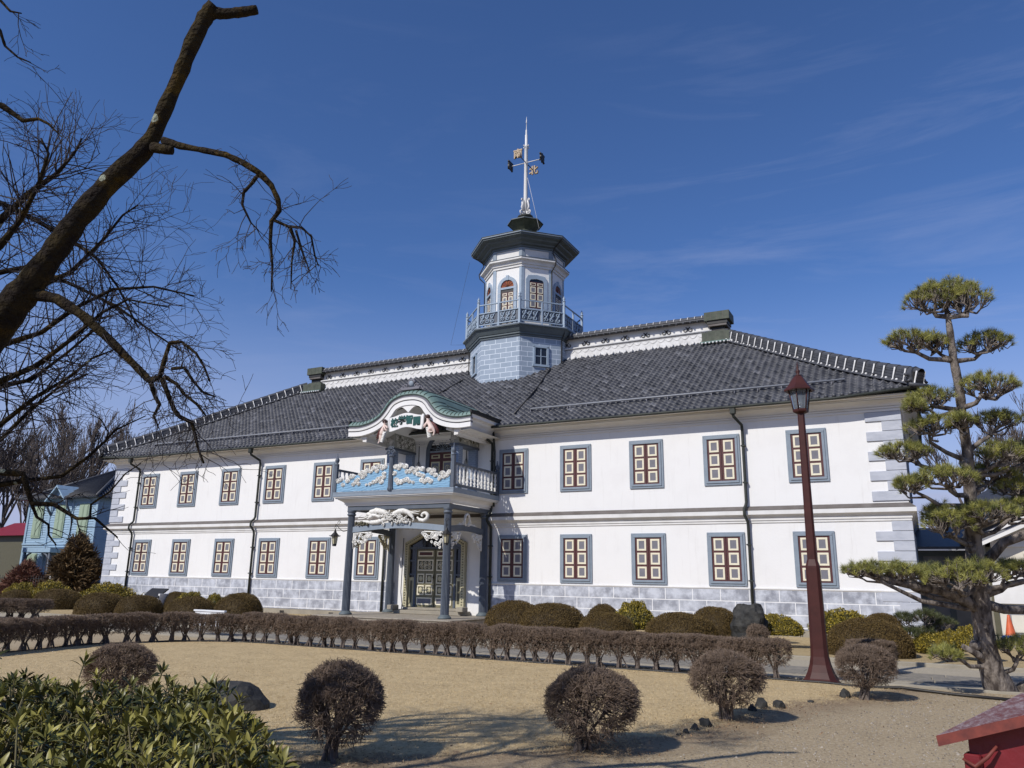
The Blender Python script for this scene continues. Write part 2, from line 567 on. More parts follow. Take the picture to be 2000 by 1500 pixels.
# drainpipes with an offset under the eaves and round the string course
for X in (-5.68, -16.62, -30.65, -40.15):
    b = MB()
    b.box(X - .30, X - .10, YF - .78, YF - .58, 8.06, 8.36, PIPE, .02)
    b.tube([(X - .2, YF - .68, 8.1), (X - .19, YF - .64, 7.98), (X, YF - .16, 7.72), (X, YF - .12, 7.55), (X, YF - .12, 4.78), (X - .02, YF - .16, 4.66), (X - .05, YF - .34, 4.52), (X - .05, YF - .34, 4.3), (X + .02, YF - .16, 4.06), (X + .02, YF - .12, 3.9), (X + .02, YF - .12, .15)], .058, PIPE, n=8)
    for z in (6.9, 5.5, 3.2, 1.9): b.box(X - .075, X + .085, YF - .19, YF - .02, z, z + .05, PIPE)
    b.build('drainpipe', SCH)
b = MB(); b.tube([(XL - .68, YF - .76, 8.50), (XL + 2, YF - .76, 8.33), (XR - 2, YF - .76, 8.33), (XR + .68, YF - .76, 8.50)], .055, PIPE, n=8)
b.build('gutter', SCH)

# ------------------------------------------------------------------ tiled roof
OH, ZE, SL = .71, 8.36, .638
EX0, EX1, EY0 = XL - OH, XR + OH, YF - OH
YR = 37.6
RUN = YR - EY0
EY1 = YR + RUN


def upturn(dist, s):
    q = max(0.0, 1 - dist / 5.0)
    return .20 * q * q * max(0, 1 - s / 4.0)


def roof_slope(width, run, place, tw=.27, rh=.245, res=6, rows=None):
    """pantile slope: place(u, s, h) -> world; u along the eave, s up the plan run"""
    nrow = int(run / rh)
    ncol = int(width / tw)
    V, F, T = [], [], []
    prof = []
    for k in range(res + 1):
        q = k / res
        prof.append((q, .052 * math.sin(2 * math.pi * q) if q < .5 else .035 * math.sin(2 * math.pi * q)))
    for r in range(nrow + 1):
        s0 = r * rh; s1 = min(run, s0 + rh * 1.0)
        for c in range(ncol):
            u0 = c * tw
            um = u0 + tw / 2
            lim = min(um, width - um) + .02
            if s0 > lim: continue
            tone = max(0, min(1, rnd.gauss(.20, .11))) if rnd.random() > .05 else rnd.uniform(.4, .8)
            jit = rnd.uniform(-.007, .007)
            base = len(V)
            for j, (s, lift) in enumerate(((s0 - .02, .050), (s1, .012))):
                for q, h in prof:
                    u = u0 + q * tw
                    V.append(place(u, s, h + lift + jit)); T.append(tone)
            n = res + 1
            for k in range(res): F.append((base + k, base + k + 1, base + n + k + 1, base + n + k))
            b2 = len(V)
            for q, h in prof:
                u = u0 + q * tw
                V.append(place(u, s0 - .02, h - .012)); T.append(tone * .8)
            for k in range(res): F.append((b2 + k, b2 + k + 1, base + k + 1, base + k))
    return np.array(V), np.array(F), 0, np.array(T)


def front(u, s, h):
    d = min(u, (EX1 - EX0) - u)
    return (EX0 + u, EY0 + s, ZE + s * SL + h + upturn(d, s))


def east(u, s, h):
    d = min(u, (EY1 - EY0) - u)
    return (EX1 - s, EY0 + u, ZE + s * SL + h + upturn(d, s))


def west(u, s, h):
    d = min(u, (EY1 - EY0) - u)
    return (EX0 + s, EY1 - u, ZE + s * SL + h + upturn(d, s))


def backs(u, s, h):
    d = min(u, (EX1 - EX0) - u)
    return (EX1 - u, EY1 - s, ZE + s * SL + h + upturn(d, s))


o0 = origin_of(SCH)
parts = []
for pf, wd, rs in ((front, EX1 - EX0, 6), (east, EY1 - EY0, 4), (west, EY1 - EY0, 4), (backs, EX1 - EX0, 3)):
    v, f, m, t = roof_slope(wd, RUN, pf, res=rs)
    parts.append((v - np.array(o0), f, m, t))
roof = np_obj('roof', parts, [TILE], SCH)
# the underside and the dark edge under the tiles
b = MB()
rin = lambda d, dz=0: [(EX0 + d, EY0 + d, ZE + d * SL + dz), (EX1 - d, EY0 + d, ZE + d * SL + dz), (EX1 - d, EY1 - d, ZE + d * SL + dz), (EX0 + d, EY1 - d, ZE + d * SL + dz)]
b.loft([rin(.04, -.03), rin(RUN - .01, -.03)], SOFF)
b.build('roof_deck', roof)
b = MB()
for k in range(int((EX1 - EX0) / .27)):
    u = (k + .25) * .27
    p = front(u, 0, .03)
    b.tube([(p[0], p[1] - .05, p[2] - .01), (p[0], p[1] + .10, p[2] + .05)], .075, TILEP, n=8)
b.build('eave_tile_ends', roof).__setitem__('kind', 'stuff')


def hip(c0, c1, n=25):
    """ridge of stacked tiles running up a hip, bound with white mortar straps"""
    b = MB()
    c0, c1 = Vector(c0), Vector(c1)
    d = (c1 - c0); Lh = d.length; t = d.normalized()
    side = t.cross(Vector((0, 0, 1))).normalized(); up = side.cross(t).normalized()

    def at_(s, w, h):
        p = c0 + t * s + side * w + up * h
        hd = math.hypot(p.x - c0.x, p.y - c0.y) / 1.414
        p.z += upturn(hd, hd)
        return tuple(p)
    ss = [Lh * i / 16 for i in range(17)]
    for k in range(4):
        w = .165 - .012 * k
        h0 = .02 + k * .105
        b.loft([[at_(s, -w, h0), at_(s, w, h0), at_(s, w, h0 + .09), at_(s, -w, h0 + .09)] for s in ss], TILEP, cap=True)
        b.loft([[at_(s, -w + .03, h0 + .08), at_(s, w - .03, h0 + .08), at_(s, w - .03, h0 + .11), at_(s, -w + .03, h0 + .11)] for s in ss], BLACK, cap=True)
    st = Lh / n
    for k in range(n):
        s0, s1 = k * st + .015, (k + 1) * st + .03
        ring = lambda s, e: [at_(s, (.135 + e) * math.cos(a), .41 + (.14 + e) * math.sin(a)) for a in [math.pi * i / 6 for i in range(7)]]
        b.loft([ring(s0, .02), ring(s1, 0)], TILEP, closed=False)
        s = k * st + .03
        for sd in (-1, 1):
            b.tube([at_(s - .06, sd * .27, .03), at_(s - .03, sd * .20, .06), at_(s, sd * .18, .12), at_(s + .02, sd * .175, .47)], .030, MORTAR, n=5)
            b.ball(at_(s + st / 2, sd * .24, .06), .05, MORTAR, n=6, m=4)
    for sd in (-1, 1):
        b.loft([[at_(s, sd * .17, .0), at_(s, sd * .27, -.02), at_(s, sd * .25, .045), at_(s, sd * .17, .065)] for s in ss], TILEP, cap=True)
    return b


for cx, ex in ((EX1, EX1 - RUN), (EX0, EX0 + RUN)):
    for cy in (EY0, EY1):
        hip((cx, cy, ZE + .02), (ex, YR, ZE + RUN * SL + .02)).build('hip_ridge', roof)
for cx, cy, sx, sy in ((EX1, EY0, 1, -1), (EX0, EY0, -1, -1), (EX1, EY1, 1, 1), (EX0, EY1, -1, 1)):
    b = MB(Matrix.Translation((cx - .10 * sx, cy - .1 * sy, ZE + .2)) @ Matrix.Rotation(math.atan2(sy, sx) - math.pi / 2, 4, 'Z'))
    b.poly([(-.26, .08), (.26, .08), (.24, .45), (.17, .62), (0, .68), (-.17, .62), (-.24, .45)], -.12, .10, TILEP)
    b.poly([(-.19, .14), (.19, .14), (.17, .45), (0, .57), (-.17, .45)], .10, .16, BLACK)
    for s2 in (-1, 1):
        b.spiral((s2 * .36, 0, .22), .17, 1.3, .05, TILEP, a0=1.2, n=6, sx=s2)
        b.spiral((s2 * .30, .1, .05), .13, 1.2, .045, TILEP, a0=.5, n=6, sx=s2)
    b.tube([(-.4, .12, .0), (0, .22, -.04), (.4, .12, .0)], .07, TILEP, n=6)
    b.build('demon_face_tile', roof)
# ridge wall: scalloped white band below, plain band with iron scrolls above, tiled cap
RX0, RX1 = -33.6, -8.3
b = MB()
b.box(RX0, RX1, YR - .26, YR + .26, 13.1, 14.12, MORTAR)
b.box(RX0, RX1, YR - .14, YR + .14, 14.12, 14.66, TRIMW)
b.tube([(RX0, YR - .28, 14.10), (RX1, YR - .28, 14.10)], .05, MORTAR, n=6)
x = RX0 + .2
while x < RX1 - .3:
    pts = [(x + .42 * i / 8, YR - .275, 13.98 - .16 * math.sin(math.pi * i / 8)) for i in range(9)]
    b.tube(pts, .012, MORTAR, n=4)
    x += .42
x = RX0 + .25
while x < RX1 - .1:
    b.tube([(x, YR - .30, 13.62), (x + .01, YR - .50, 13.44)], .05, MORTAR, n=5)
    x += .36
b.build('ridge_wall', roof)
b = MB()
b.box(RX0, RX1, YR - .50, YR + .50, 14.66, 14.72, TILEP); b.box(RX0, RX1, YR - .42, YR + .42, 14.72, 14.76, BLACK)
b.box(RX0, RX1, YR - .46, YR + .46, 14.76, 14.82, TILEP)
x = RX0
while x < RX1 - .05:
    ring = lambda X, e: [(X, YR + (.38 + e) * math.cos(a), 14.80 + (.20 + e) * math.sin(a)) for a in [math.pi * i / 6 for i in range(7)]]
    b.loft([ring(x, .015), ring(x + .34, 0)], TILEP, closed=False)
    b.tube([(x + .02, YR - .47, 14.76), (x + .02, YR - .39, 14.90), (x + .02, YR - .18, 14.995)], .022, MORTAR, n=5)
    b.tube([(x + .17, YR - .40, 14.60), (x + .17, YR - .51, 14.63)], .05, TILEP, n=6)
    x += .36
b.build('ridge_cap', roof)
b = MB()
x = RX0 + .55
while x < RX1 - .5:
    for s2 in (-1, 1):
        b.spiral((x + s2 * .15, YR - .17, 14.34), .145, 1.05, .026, BLACK, a0=1.9, sx=s2)
    b.ball((x, YR - .155, 14.40), .05, BLACK, n=6, m=4)
    b.tube([(x - .55, YR - .30, 14.03), (x + .55, YR - .30, 14.03)], .008, TILEP, n=4)
    x += 1.12
b.build('iron_scrolls', roof)
for X0 in (-8.72, -34.74):
    c = X0 + .75
    b = MB()
    b.box(c - .75, c + .75, YR - .68, YR + .68, 13.0, 13.90, COPPERD, .01)
    b.box(c - .52, c + .42, YR - .42, YR + .42, 13.9, 14.03, COPPERD, .01)
    b.box(c - .40, c + .30, YR - .30, YR + .30, 14.03, 14.26, BLACK)
    b.box(c - .46, c + .46, YR - .46, YR + .46, 14.26, 14.38, BANDC, .01)
    b.box(c - .50, c + .50, YR - .48, YR + .48, 14.38, 14.55, BLACK)
    b.box(c - .62, c + .62, YR - .55, YR + .55, 14.55, 15.0, COPPERD, .012)
    for k in range(3):
        b.box(c - .30 + .3 * k, c - .29 + .3 * k, YR - .554, YR - .55, 14.56, 14.99, BANDC)
        b.box(c - .45 + .4 * k, c - .44 + .4 * k, YR - .684, YR - .68, 13.4, 13.89, BANDC)
    b.tube([(c - .82, YR - .78, 13.36), (c + .78, YR - .78, 13.36)], .05, COPPER, n=6)
    for k in range(9): b.ball((c - .7 + k * .18, YR - .86, 13.30), .055, MORTAR, n=6, m=4)
    b.build('ridge_pedestal', roof)
STEEL = plain('galvanised_rail', (.26, .27, .29), (.20, .21, .23), rough=.5)
# snow guard along the front slope, dark flashings from tower to porch
b = MB()
s = 1.15
zz = ZE + s * SL + .14
for (x0, x1) in ((EX0 + 3.2, -23.2), (-15.0, EX1 - 2.4)):
    b.tube([(x0, EY0 + s, zz + .05), (x1, EY0 + s, zz + .05)], .042, STEEL, n=6)
    x = x0
    while x < x1:
        b.box(x - .015, x + .015, EY0 + s - .02, EY0 + s + .12, zz - .1, zz + .05, PANEL); x += .9
b.build('snow_guard', roof)
fl = lambda X, Y: (X, Y, ZE + (Y - EY0) * SL + .10)
b = MB(); b.tube([fl(-16.6, 36.0), fl(-16.05, 33.2), fl(-15.75, 30.3)], .035, BLACK, n=5); b.build('roof_cable', roof)
b = MB(); b.tube([fl(-21.9, 35.8), fl(-22.4, 33.6)], .03, BLACK, n=5); b.build('roof_cable', roof)
# ------------------------------------------------------------------ the porch
PZ = .30
b = MB()
b.box(PX - 3.35, PX + 3.35, 25.75, YF, .0, PZ - .06, STONE, .02); b.box(PX - 3.38, PX + 3.38, 25.72, YF, PZ - .056, PZ, STONE, .02)
porch = b.build('porch', SCH)
b = MB()
b.box(PX - 1.75, PX + 1.75, 29.1, YF - .03, PZ + .002, PZ + .16, CONC, .015); b.box(PX - 1.45, PX + 1.45, 29.45, YF - .03, PZ + .162, PZ + .27, CONC, .015)
for sx in (-1, 1): b.box(PX + sx * 1.62, PX + sx * 1.95, 28.95, 29.4, PZ + .162, PZ + .36, CONC, .02)
b.build('door_step', porch)
CXs = (PX - 2.42, PX + 2.48)


def column(x, y):
    b = MB()
    b.lathe(x, y, [(.27, PZ), (.27, PZ + .05), (.24, PZ + .09), (.20, PZ + .11), (.18, PZ + .16)], SOFF, n=20)
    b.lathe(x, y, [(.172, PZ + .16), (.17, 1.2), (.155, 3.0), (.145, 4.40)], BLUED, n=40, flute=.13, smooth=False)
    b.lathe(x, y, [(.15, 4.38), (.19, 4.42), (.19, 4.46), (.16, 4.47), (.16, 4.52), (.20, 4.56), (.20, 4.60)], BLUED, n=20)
    return b


for x in CXs:
    for y in (26.72, 29.72): column(x, y).build('column', porch)
b = MB()
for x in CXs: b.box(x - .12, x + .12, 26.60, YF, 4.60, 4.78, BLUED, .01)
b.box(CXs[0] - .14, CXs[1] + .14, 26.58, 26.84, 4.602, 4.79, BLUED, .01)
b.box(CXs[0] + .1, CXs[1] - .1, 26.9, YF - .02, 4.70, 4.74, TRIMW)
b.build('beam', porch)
# low arched beams between the columns


def arch_beam(b, p0, p1, rise, mat, thick=.10, h=.24, z=3.66):
    n = 14
    rings = []
    p0, p1 = Vector(p0), Vector(p1)
    sd = (p1 - p0).cross(Vector((0, 0, 1))).normalized() * thick / 2
    for i in range(n + 1):
        t = i / n
        q = p0.lerp(p1, t); dz = z + rise * math.sin(math.pi * t)
        rings.append([(q + sd + Vector((0, 0, dz))), (q - sd + Vector((0, 0, dz))), (q - sd + Vector((0, 0, dz + h))), (q + sd + Vector((0, 0, dz + h)))])
    b.loft(rings, mat, cap=True)


b = MB()
arch_beam(b, (CXs[0], 26.72, 0), (CXs[1], 26.72, 0), .17, BLUEG)
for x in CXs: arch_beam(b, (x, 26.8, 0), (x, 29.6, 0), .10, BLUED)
b.build('arched_beam', porch)


def lace(b, x0, z0, sx, w, h, y, mat, seed, M=None):
    """pierced corner carving: curls packed into the triangle under a beam"""
    r = random.Random(seed)
    for k in range(30):
        u, v = r.random(), r.random()
        lim = (1 - u) ** .8
        if v > lim + .12: v *= lim
        c = (x0 + sx * (.05 + u * w), y - .02 + r.uniform(-.02, .02), z0 - .04 - v * h)
        b.spiral(c, r.uniform(.06, .10), 1.2, .026, mat, a0=r.uniform(0, 6), n=5, steps=7, sx=r.choice((-1, 1)))
    b.tube([(x0 + sx * .02, y, z0 - h - .05), (x0 + sx * .02, y, z0)], .03, mat, n=5)
    b.tube([(x0, y, z0 - .02), (x0 + sx * w, y, z0 + .02)], .03, mat, n=5)


for sx, x in ((1, CXs[0] + .16), (-1, CXs[1] - .16)):
    b = MB(); lace(b, x, 3.66, sx, .95, .62, 26.72, CARVE, 5 + sx); b.build('corner_carving', porch)
for x, seed in ((CXs[0], 3), (CXs[1], 4)):
    for y, sy in ((29.5, -1), (26.9, 1)):
        M = Matrix.Translation((x, y, 0)) @ Matrix.Rotation(math.pi / 2, 4, 'Z')
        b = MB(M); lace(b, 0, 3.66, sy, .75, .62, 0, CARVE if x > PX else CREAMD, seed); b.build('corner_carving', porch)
# dragon over the arch
b = MB()
zz = lambda x, y: (-21.31 + (x - 300) / 1560 * 3.57, 3.93 + (600 - (x - 300) * .02 - y) / 420 * .70)


def dr(pts, rad, dy=0.0, n=8):
    q = [zz(*p) for p in pts]
    # smooth the path
    P = []
    for i in range(len(q) - 1):
        for t in (0, .34, .67): P.append((q[i][0] * (1 - t) + q[i + 1][0] * t, 26.66 + dy, q[i][1] * (1 - t) + q[i + 1][1] * t))
    P.append((q[-1][0], 26.66 + dy, q[-1][1]))
    rr = [rad[0] + (rad[-1] - rad[0]) * i / (len(P) - 1) if len(rad) == 2 else rad[min(len(rad) - 1, int(i / 3))] for i in range(len(P))]
    b.tube(P, rr, CARVE, n=n)


dr([(420, 470), (520, 490), (620, 500), (760, 490), (860, 440), (960, 410), (1040, 370), (1120, 290), (1230, 230), (1340, 215), (1430, 260), (1500, 340), (1530, 400)], [.05, .08, .10, .11, .10, .09, .10, .12, .13, .12, .10, .07, .05])
dr([(500, 300), (600, 250), (720, 210), (830, 230), (930, 260), (980, 310)], [.07, .12, .14, .13, .10, .05], -.04)
dr([(560, 420), (600, 370), (660, 350)], [.05, .08, .06], -.10)
dr([(840, 380), (740, 330), (640, 320), (540, 300)], [.06, .07, .06, .04], -.1)
dr([(1620, 380), (1680, 440), (1760, 460), (1830, 410), (1850, 330), (1800, 270), (1740, 280), (1710, 330), (1740, 360)], [.045, .075, .08, .075, .07, .06, .05, .045, .04])
dr([(1430, 230), (1500, 240), (1570, 230), (1640, 240), (1690, 225)], [.03, .015], -.02, 5)
dr([(1500, 270), (1580, 280), (1660, 300)], [.03, .015], -.02, 5)
for x, y in ((1250, 420), (1300, 450), (1350, 480), (1290, 390), (1350, 420), (1400, 490)): p = zz(x, y); b.ball((p[0], 26.62, p[1]), .085, CARVE, n=7, m=5, sc=(1, .7, 1))
for x, y in ((1160, 420), (870, 480), (900, 520), (1080, 490), (1440, 420), (1480, 480), (1550, 400), (1200, 470)):
    dr([(x, y), (x + 10, y + 40), (x - 15, y + 85)], [.045, .02], -.04, 6)
r_ = random.Random(3)
for k in range(60):
    x = r_.uniform(460, 1430); y = 340 + 90 * math.sin(x / 170) + r_.uniform(-80, 90)
    p = zz(x, min(520, max(190, y)))
    b.spiral((p[0], 26.55 + r_.uniform(-.03, .03), p[1]), r_.uniform(.05, .09), .9, .022, CARVE, a0=r_.uniform(0, 6), n=4, sx=r_.choice((-1, 1)))
dr([(300, 370), (340, 330), (380, 310)], [.02, .01], 0, 5); dr([(290, 410), (380, 410), (450, 390)], [.03, .03], 0, 5)
b.build('dragon_carving', porch)
b = MB()
for k in range(26):
    p = zz(240 + r_.random() * 300, 500 + r_.random() * 60)
    b.ball((p[0], 26.66 + r_.uniform(-.05, .05), p[1]), r_.uniform(.035, .075), OLIVED, n=6, m=4)
b.build('rock_carving', porch)
M = Matrix.Translation((CXs[1] + .02, 28.2, 0)) @ Matrix.Rotation(math.pi / 2, 4, 'Z')
b = MB(M)
for s2 in (-1, 1):
    b.tube([(s2 * .16, 0, 3.98), (s2 * .21, 0, 4.2), (s2 * .12, 0, 4.42), (0, 0, 4.46)], .06, CARVE, n=6)
    for k in range(5): b.spiral((s2 * (.18 + .13 * k), 0, 4.04 - .02 * k + .05 * (k % 2)), .10 - .01 * k, 1.2, .03, CARVE, a0=k, sx=s2)
for k in range(6): b.ball((r_.uniform(-.2, .2), 0, 4.0), .06, CARVE, n=6, m=4)
b.build('wreath_carving', porch)
# balcony: flared plaster soffit, deck, fascia
BX0, BX1, BY = -22.37, -16.28, 26.15
b = MB()
BR = lambda o, z: [(CXs[0] - .14 - o * (CXs[0] - .14 - BX0), 26.58 - o * (26.58 - BY), z), (CXs[1] + .14 + o * (BX1 - CXs[1] - .14), 26.58 - o * (26.58 - BY), z), (CXs[1] + .14 + o * (BX1 - CXs[1] - .14), YF - .01, z), (CXs[0] - .14 - o * (CXs[0] - .14 - BX0), YF - .01, z)]
pf = [(0, 4.79), (.12, 4.795), (.12, 4.835), (.08, 4.84), (.08, 4.85), (.22, 4.855), (.22, 4.885), (.18, 4.89)]
for i in range(7): pf.append((.20 + .48 * (i / 6) ** 1.6, 4.90 + .16 * (i / 6)))
pf += [(.64, 5.065), (.64, 5.075), (.84, 5.08), (.84, 5.12), (.80, 5.125), (.97, 5.135), (.97, 5.17)]
b.sweep(BR, pf, CORN)
b.build('balcony_soffit', porch)
b = MB()
b.sweep(BR, [(.99, 5.172), (1.03, 5.175), (1.03, 5.30), (1.05, 5.305), (1.05, 5.36), (0, 5.362)], BLUEG)
b.build('balcony_deck', porch)
# balcony posts
for x, y, h in ((BX0 + .06, BY + .06, 6.55), (BX1 - .06, BY + .06, 6.65), (BX1 - .06, YF - .14, 6.40), (BX0 + .06, YF - .14, 6.40)):
    b = MB()
    b.box(x - .075, x + .075, y - .075, y + .075, 5.36, h, BLUED, .012)
    b.lathe(x, y, [(.10, h), (.10, h + .04), (.05, h + .07), (.075, h + .13), (.10, h + .19), (.085, h + .27), (.03, h + .33), (.012, h + .52)], BLUED, n=12)
    b.build('balcony_post', porch)
b = MB()
b.lathe(PX - .04, BY + .02, [(.14, 5.36), (.14, 5.45), (.115, 5.48), (.10, 6.72), (.14, 6.76), (.14, 6.82), (.11, 6.84)], BLUED, n=24, flute=.10, smooth=False)
for s2 in (-1, 1):
    b.spiral((PX - .04 + s2 * .11, BY - .06, 6.93), .115, 1.3, .032, BLUED, a0=-.5, n=6, sx=s2)
    b.spiral((PX - .04 + s2 * .05, BY - .06, 7.10), .08, 1.1, .026, BLUED, a0=-.5, n=6, sx=s2)
b.build('balcony_column', porch)
# cloud panel
cz = lambda x, y: (-22.3 + (x - 90) * .00468, 5.37 + (1375 - x * .06 - y) * .00358)
top = [(90, 1240), (180, 1225), (260, 1190), (340, 1160), (400, 1130), (460, 1105), (540, 1080), (620, 1055), (690, 1050), (760, 1050), (850, 1060), (900, 1110), (960, 1100), (1040, 1100), (1080, 1150), (1130, 1110), (1200, 1160), (1260, 1150), (1335, 1125)]
b = MB()
up = [cz(*p) for p in top]
lo = [(p[0], 5.38) for p in up]
b.strip(up, lo, BY + .03, BY + .08, SKYB)
for k in range(11):
    z = 5.44 + k * .085
    pts = []
    for i in range(121):
        x = up[0][0] + (up[-1][0] - up[0][0]) * i / 120
        zt = np.interp(x, [p[0] for p in up], [p[1] for p in up])
        zz2 = z + .02 * math.sin(x * 7 + k) + .012 * math.sin(x * 17 + k * 2)
        if zz2 < zt - .06: pts.append((x, BY + .026, zz2))
        else:
            if len(pts) > 2: b.tube(pts, .010, SKYB, n=4)
            pts = []
    if len(pts) > 2: b.tube(pts, .010, SKYB, n=4)
pan = b.build('wave_panel', porch)
puffs = [(120, 1235, 1), (180, 1280, .8), (150, 1215, .9), (230, 1230, 1), (285, 1175, 1), (255, 1190, .8), (300, 1275, .8), (330, 1245, 1), (360, 1265, .8), (350, 1215, .8), (395, 1130, 1), (370, 1150, .8), (400, 1185, 1), (430, 1160, .8), (450, 1110, 1), (490, 1120, .8), (520, 1080, 1), (560, 1110, .9), (600, 1060, 1), (575, 1065, .9), (645, 1065, 1), (620, 1085, .8), (450, 1275, .5), (490, 1265, .7), (530, 1245, .9), (580, 1210, 1), (560, 1235, .8), (615, 1240, 1), (640, 1145, .9), (640, 1185, .9), (610, 1190, .7),
         (770, 1065, 1.1), (820, 1050, 1.1), (870, 1060, 1.1), (800, 1080, .9), (755, 1140, .9), (890, 1120, .9), (940, 1090, 1), (920, 1120, .8), (1000, 1090, 1), (1050, 1090, 1), (1010, 1150, .9), (970, 1130, .8), (1060, 1170, .9), (1030, 1160, .8), (780, 1220, 1), (830, 1240, 1.1), (800, 1250, .9), (890, 1210, 1), (860, 1225, .9), (920, 1235, .8), (960, 1245, .6), (1050, 1220, 1), (1080, 1235, .9), (1110, 1210, 1), (1140, 1230, 1), (1120, 1105, 1), (1165, 1110, 1), (1150, 1140, .8), (1190, 1160, .9), (1240, 1185, .9), (1230, 1205, .7), (1260, 1140, 1), (1300, 1160, 1.1), (1330, 1130, 1), (1280, 1180, .8)]
for half_ in (0, 1):
  b = MB()
  for k, (x, y, s2) in enumerate(puffs):
    if (x > 700) != bool(half_): continue
    p = cz(x, y)
    b.ball((p[0], BY + .02, p[1]), .128 * s2, CARVE, n=12, m=6, sc=(1.15, .26, .82))
    b.spiral((p[0], BY - .02, p[1]), .105 * s2, 1.6, .016, CARVE, a0=k, n=4, steps=8, sx=1 if k % 2 else -1)
  b.build('cloud_carving', porch)
# side rails with turned balusters
for x in (BX0 + .06, BX1 - .06):
    b = MB()
    b.box(x - .05, x + .05, BY + .13, YF - .21, 5.44, 5.53, BLUED, .01); b.box(x - .065, x + .065, BY + .13, YF - .21, 6.30, 6.39, BLUED, .012)
    b.build('balcony_rail', porch)
    n = 12
    for k in range(n):
        y = BY + .30 + (YF - .45 - BY - .15) * k / (n - 1)
        b = MB()
        b.lathe(x, y, [(.05, 5.53), (.05, 5.58), (.03, 5.60), (.06, 5.66), (.06, 5.70), (.03, 5.75), (.062, 5.82), (.055, 5.87), (.028, 5.92), (.058, 5.99), (.05, 6.06), (.03, 6.16), (.045, 6.22), (.05, 6.30)], CARVE, n=9)
        b.build('baluster', porch)

# entrance door with olive leaves, moulded angular frame
Yd = YF - .02
b = MB()
xo, xi = 1.60, 1.40
oc = PX - .12
outer = [(oc - xo, PZ + .26), (oc - xo, 3.38), (oc - .5, 3.93), (oc + .5, 3.93), (oc + xo, 3.38), (oc + xo, PZ + .26)]
inner = [(oc - xi, PZ + .26), (oc - xi, 3.28), (oc - .42, 3.76), (oc + .42, 3.76), (oc + xi, 3.28), (oc + xi, PZ + .26)]
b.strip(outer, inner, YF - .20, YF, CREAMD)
for (x0, z0), (x1, z1) in zip(outer[:-1], outer[1:]):
    L_ = math.hypot(x1 - x0, z1 - z0); n = int(L_ / .11)
    for k in range(n):
        t = (k + .5) / n; cx = x0 + (x1 - x0) * t; c_z = z0 + (z1 - z0) * t
        dx, dz = (oc - cx) * .06, (2.3 - c_z) * .035
        nx, nz = (z1 - z0) / L_, -(x1 - x0) / L_
        q = (cx + nx * .10, c_z + nz * .10)
        b.box(q[0] - .032, q[0] + .032, YF - .212, YF - .2, q[1] - .022, q[1] + .022, OLIVED)
door = b.build('entrance_door', porch)
b = MB()
b.poly([(oc - xi, PZ + .26), (oc - xi, 3.28), (oc - .42, 3.76), (oc + .42, 3.76), (oc + xi, 3.28), (oc + xi, PZ + .26)], YF - .03, YF - .005, GLASS)
b.build('fanlight_glass', door)
b = MB()
for x in (oc - 1.05, oc + 1.05): b.box(x - .055, x + .055, YF - .11, YF - .03, PZ + .27, 3.12, BLUED, .01)
b.box(oc - xi, oc + xi, YF - .115, YF - .03, 3.10, 3.2, BLUED, .01)
for a in (-.6, -.25, .1, .45): b.box(oc + a - .02, oc + a + .02, YF - .07, YF - .03, 3.2, 3.74 - abs(a) * .12, BLUED)
for sx in (-1, 1):
    for z in (2.55, 1.95): b.box(oc + sx * 1.10, oc + sx * 1.39, YF - .09, YF - .03, z, z + .07, BLUED)
    b.box(oc + sx * 1.12, oc + sx * 1.38, YF - .08, YF - .03, PZ + .28, 1.86, CREAMD, .01); b.box(oc + sx * 1.19, oc + sx * 1.31, YF - .088, YF - .08, PZ + .45, 1.72, OLIVED)
b.build('door_frame', door)
for sx in (-1, 1):
    b = MB()
    c = oc + sx * .505
    b.box(c - .49, c + .49, YF - .085, YF - .03, PZ + .27, 3.09, OLIVE, .008)

    def pnl(x0, x1, z0, z1, mat=OLIVED, d=.05):
        for (u0, u1, v0, v1) in ((x0, x1, z1 - d, z1), (x0, x1, z0, z0 + d), (x0, x0 + d, z0 + d, z1 - d), (x1 - d, x1, z0 + d, z1 - d)): b.box(u0, u1, YF - .105, YF - .085, v0, v1, CREAM)
        b.box(x0 + d, x1 - d, YF - .095, YF - .085, z0 + d, z1 - d, mat)
    pnl(c - .40, c + .40, 2.78, 3.02, MAROON)
    pnl(c - .42, c + .42, 2.15, 2.64, OLIVED)
    for k in range(6):
        b.spiral((c - .28 + .19 * (k % 3) + .09, YF - .10, 2.30 + .20 * (k // 3)), .085, 1.3, .018, CREAM, a0=k, sx=1 if k % 2 else -1)
        b.spiral((c - .30 + .12 * k, YF - .10, 2.40), .05, 1.1, .014, CREAM, a0=k * 1.7)
    for z in (1.60, 1.10):
        for s3 in (-1, 1):
            pnl(c + s3 * .225 - .18, c + s3 * .225 + .18, z, z + .42)
            b.ball((c + s3 * .225, YF - .09, z + .21), .11, CREAMD, n=10, m=6, sc=(1, .2, 1.1))
    pnl(c - .42, c + .40, .68, .99, PANEL)
    lf = b.build('door_leaf', door)
b = MB(); b.ball((oc - .06, YF - .13, 1.86), .035, BLACK, n=8, m=5); b.tube([(oc - .06, YF - .10, 1.80), (oc - .06, YF - .14, 1.86), (oc - .06, YF - .10, 1.95)], .015, BLACK); b.build('door_handle', door)

# balcony door with fanlight
def arch_pts(cx, w, z0, zs, n=14, fl=1.0):
    return [(cx - w, z0)] + [(cx - w * math.cos(math.pi * i / n), zs + fl * w * math.sin(math.pi * i / n)) for i in range(n + 1)] + [(cx + w, z0)]


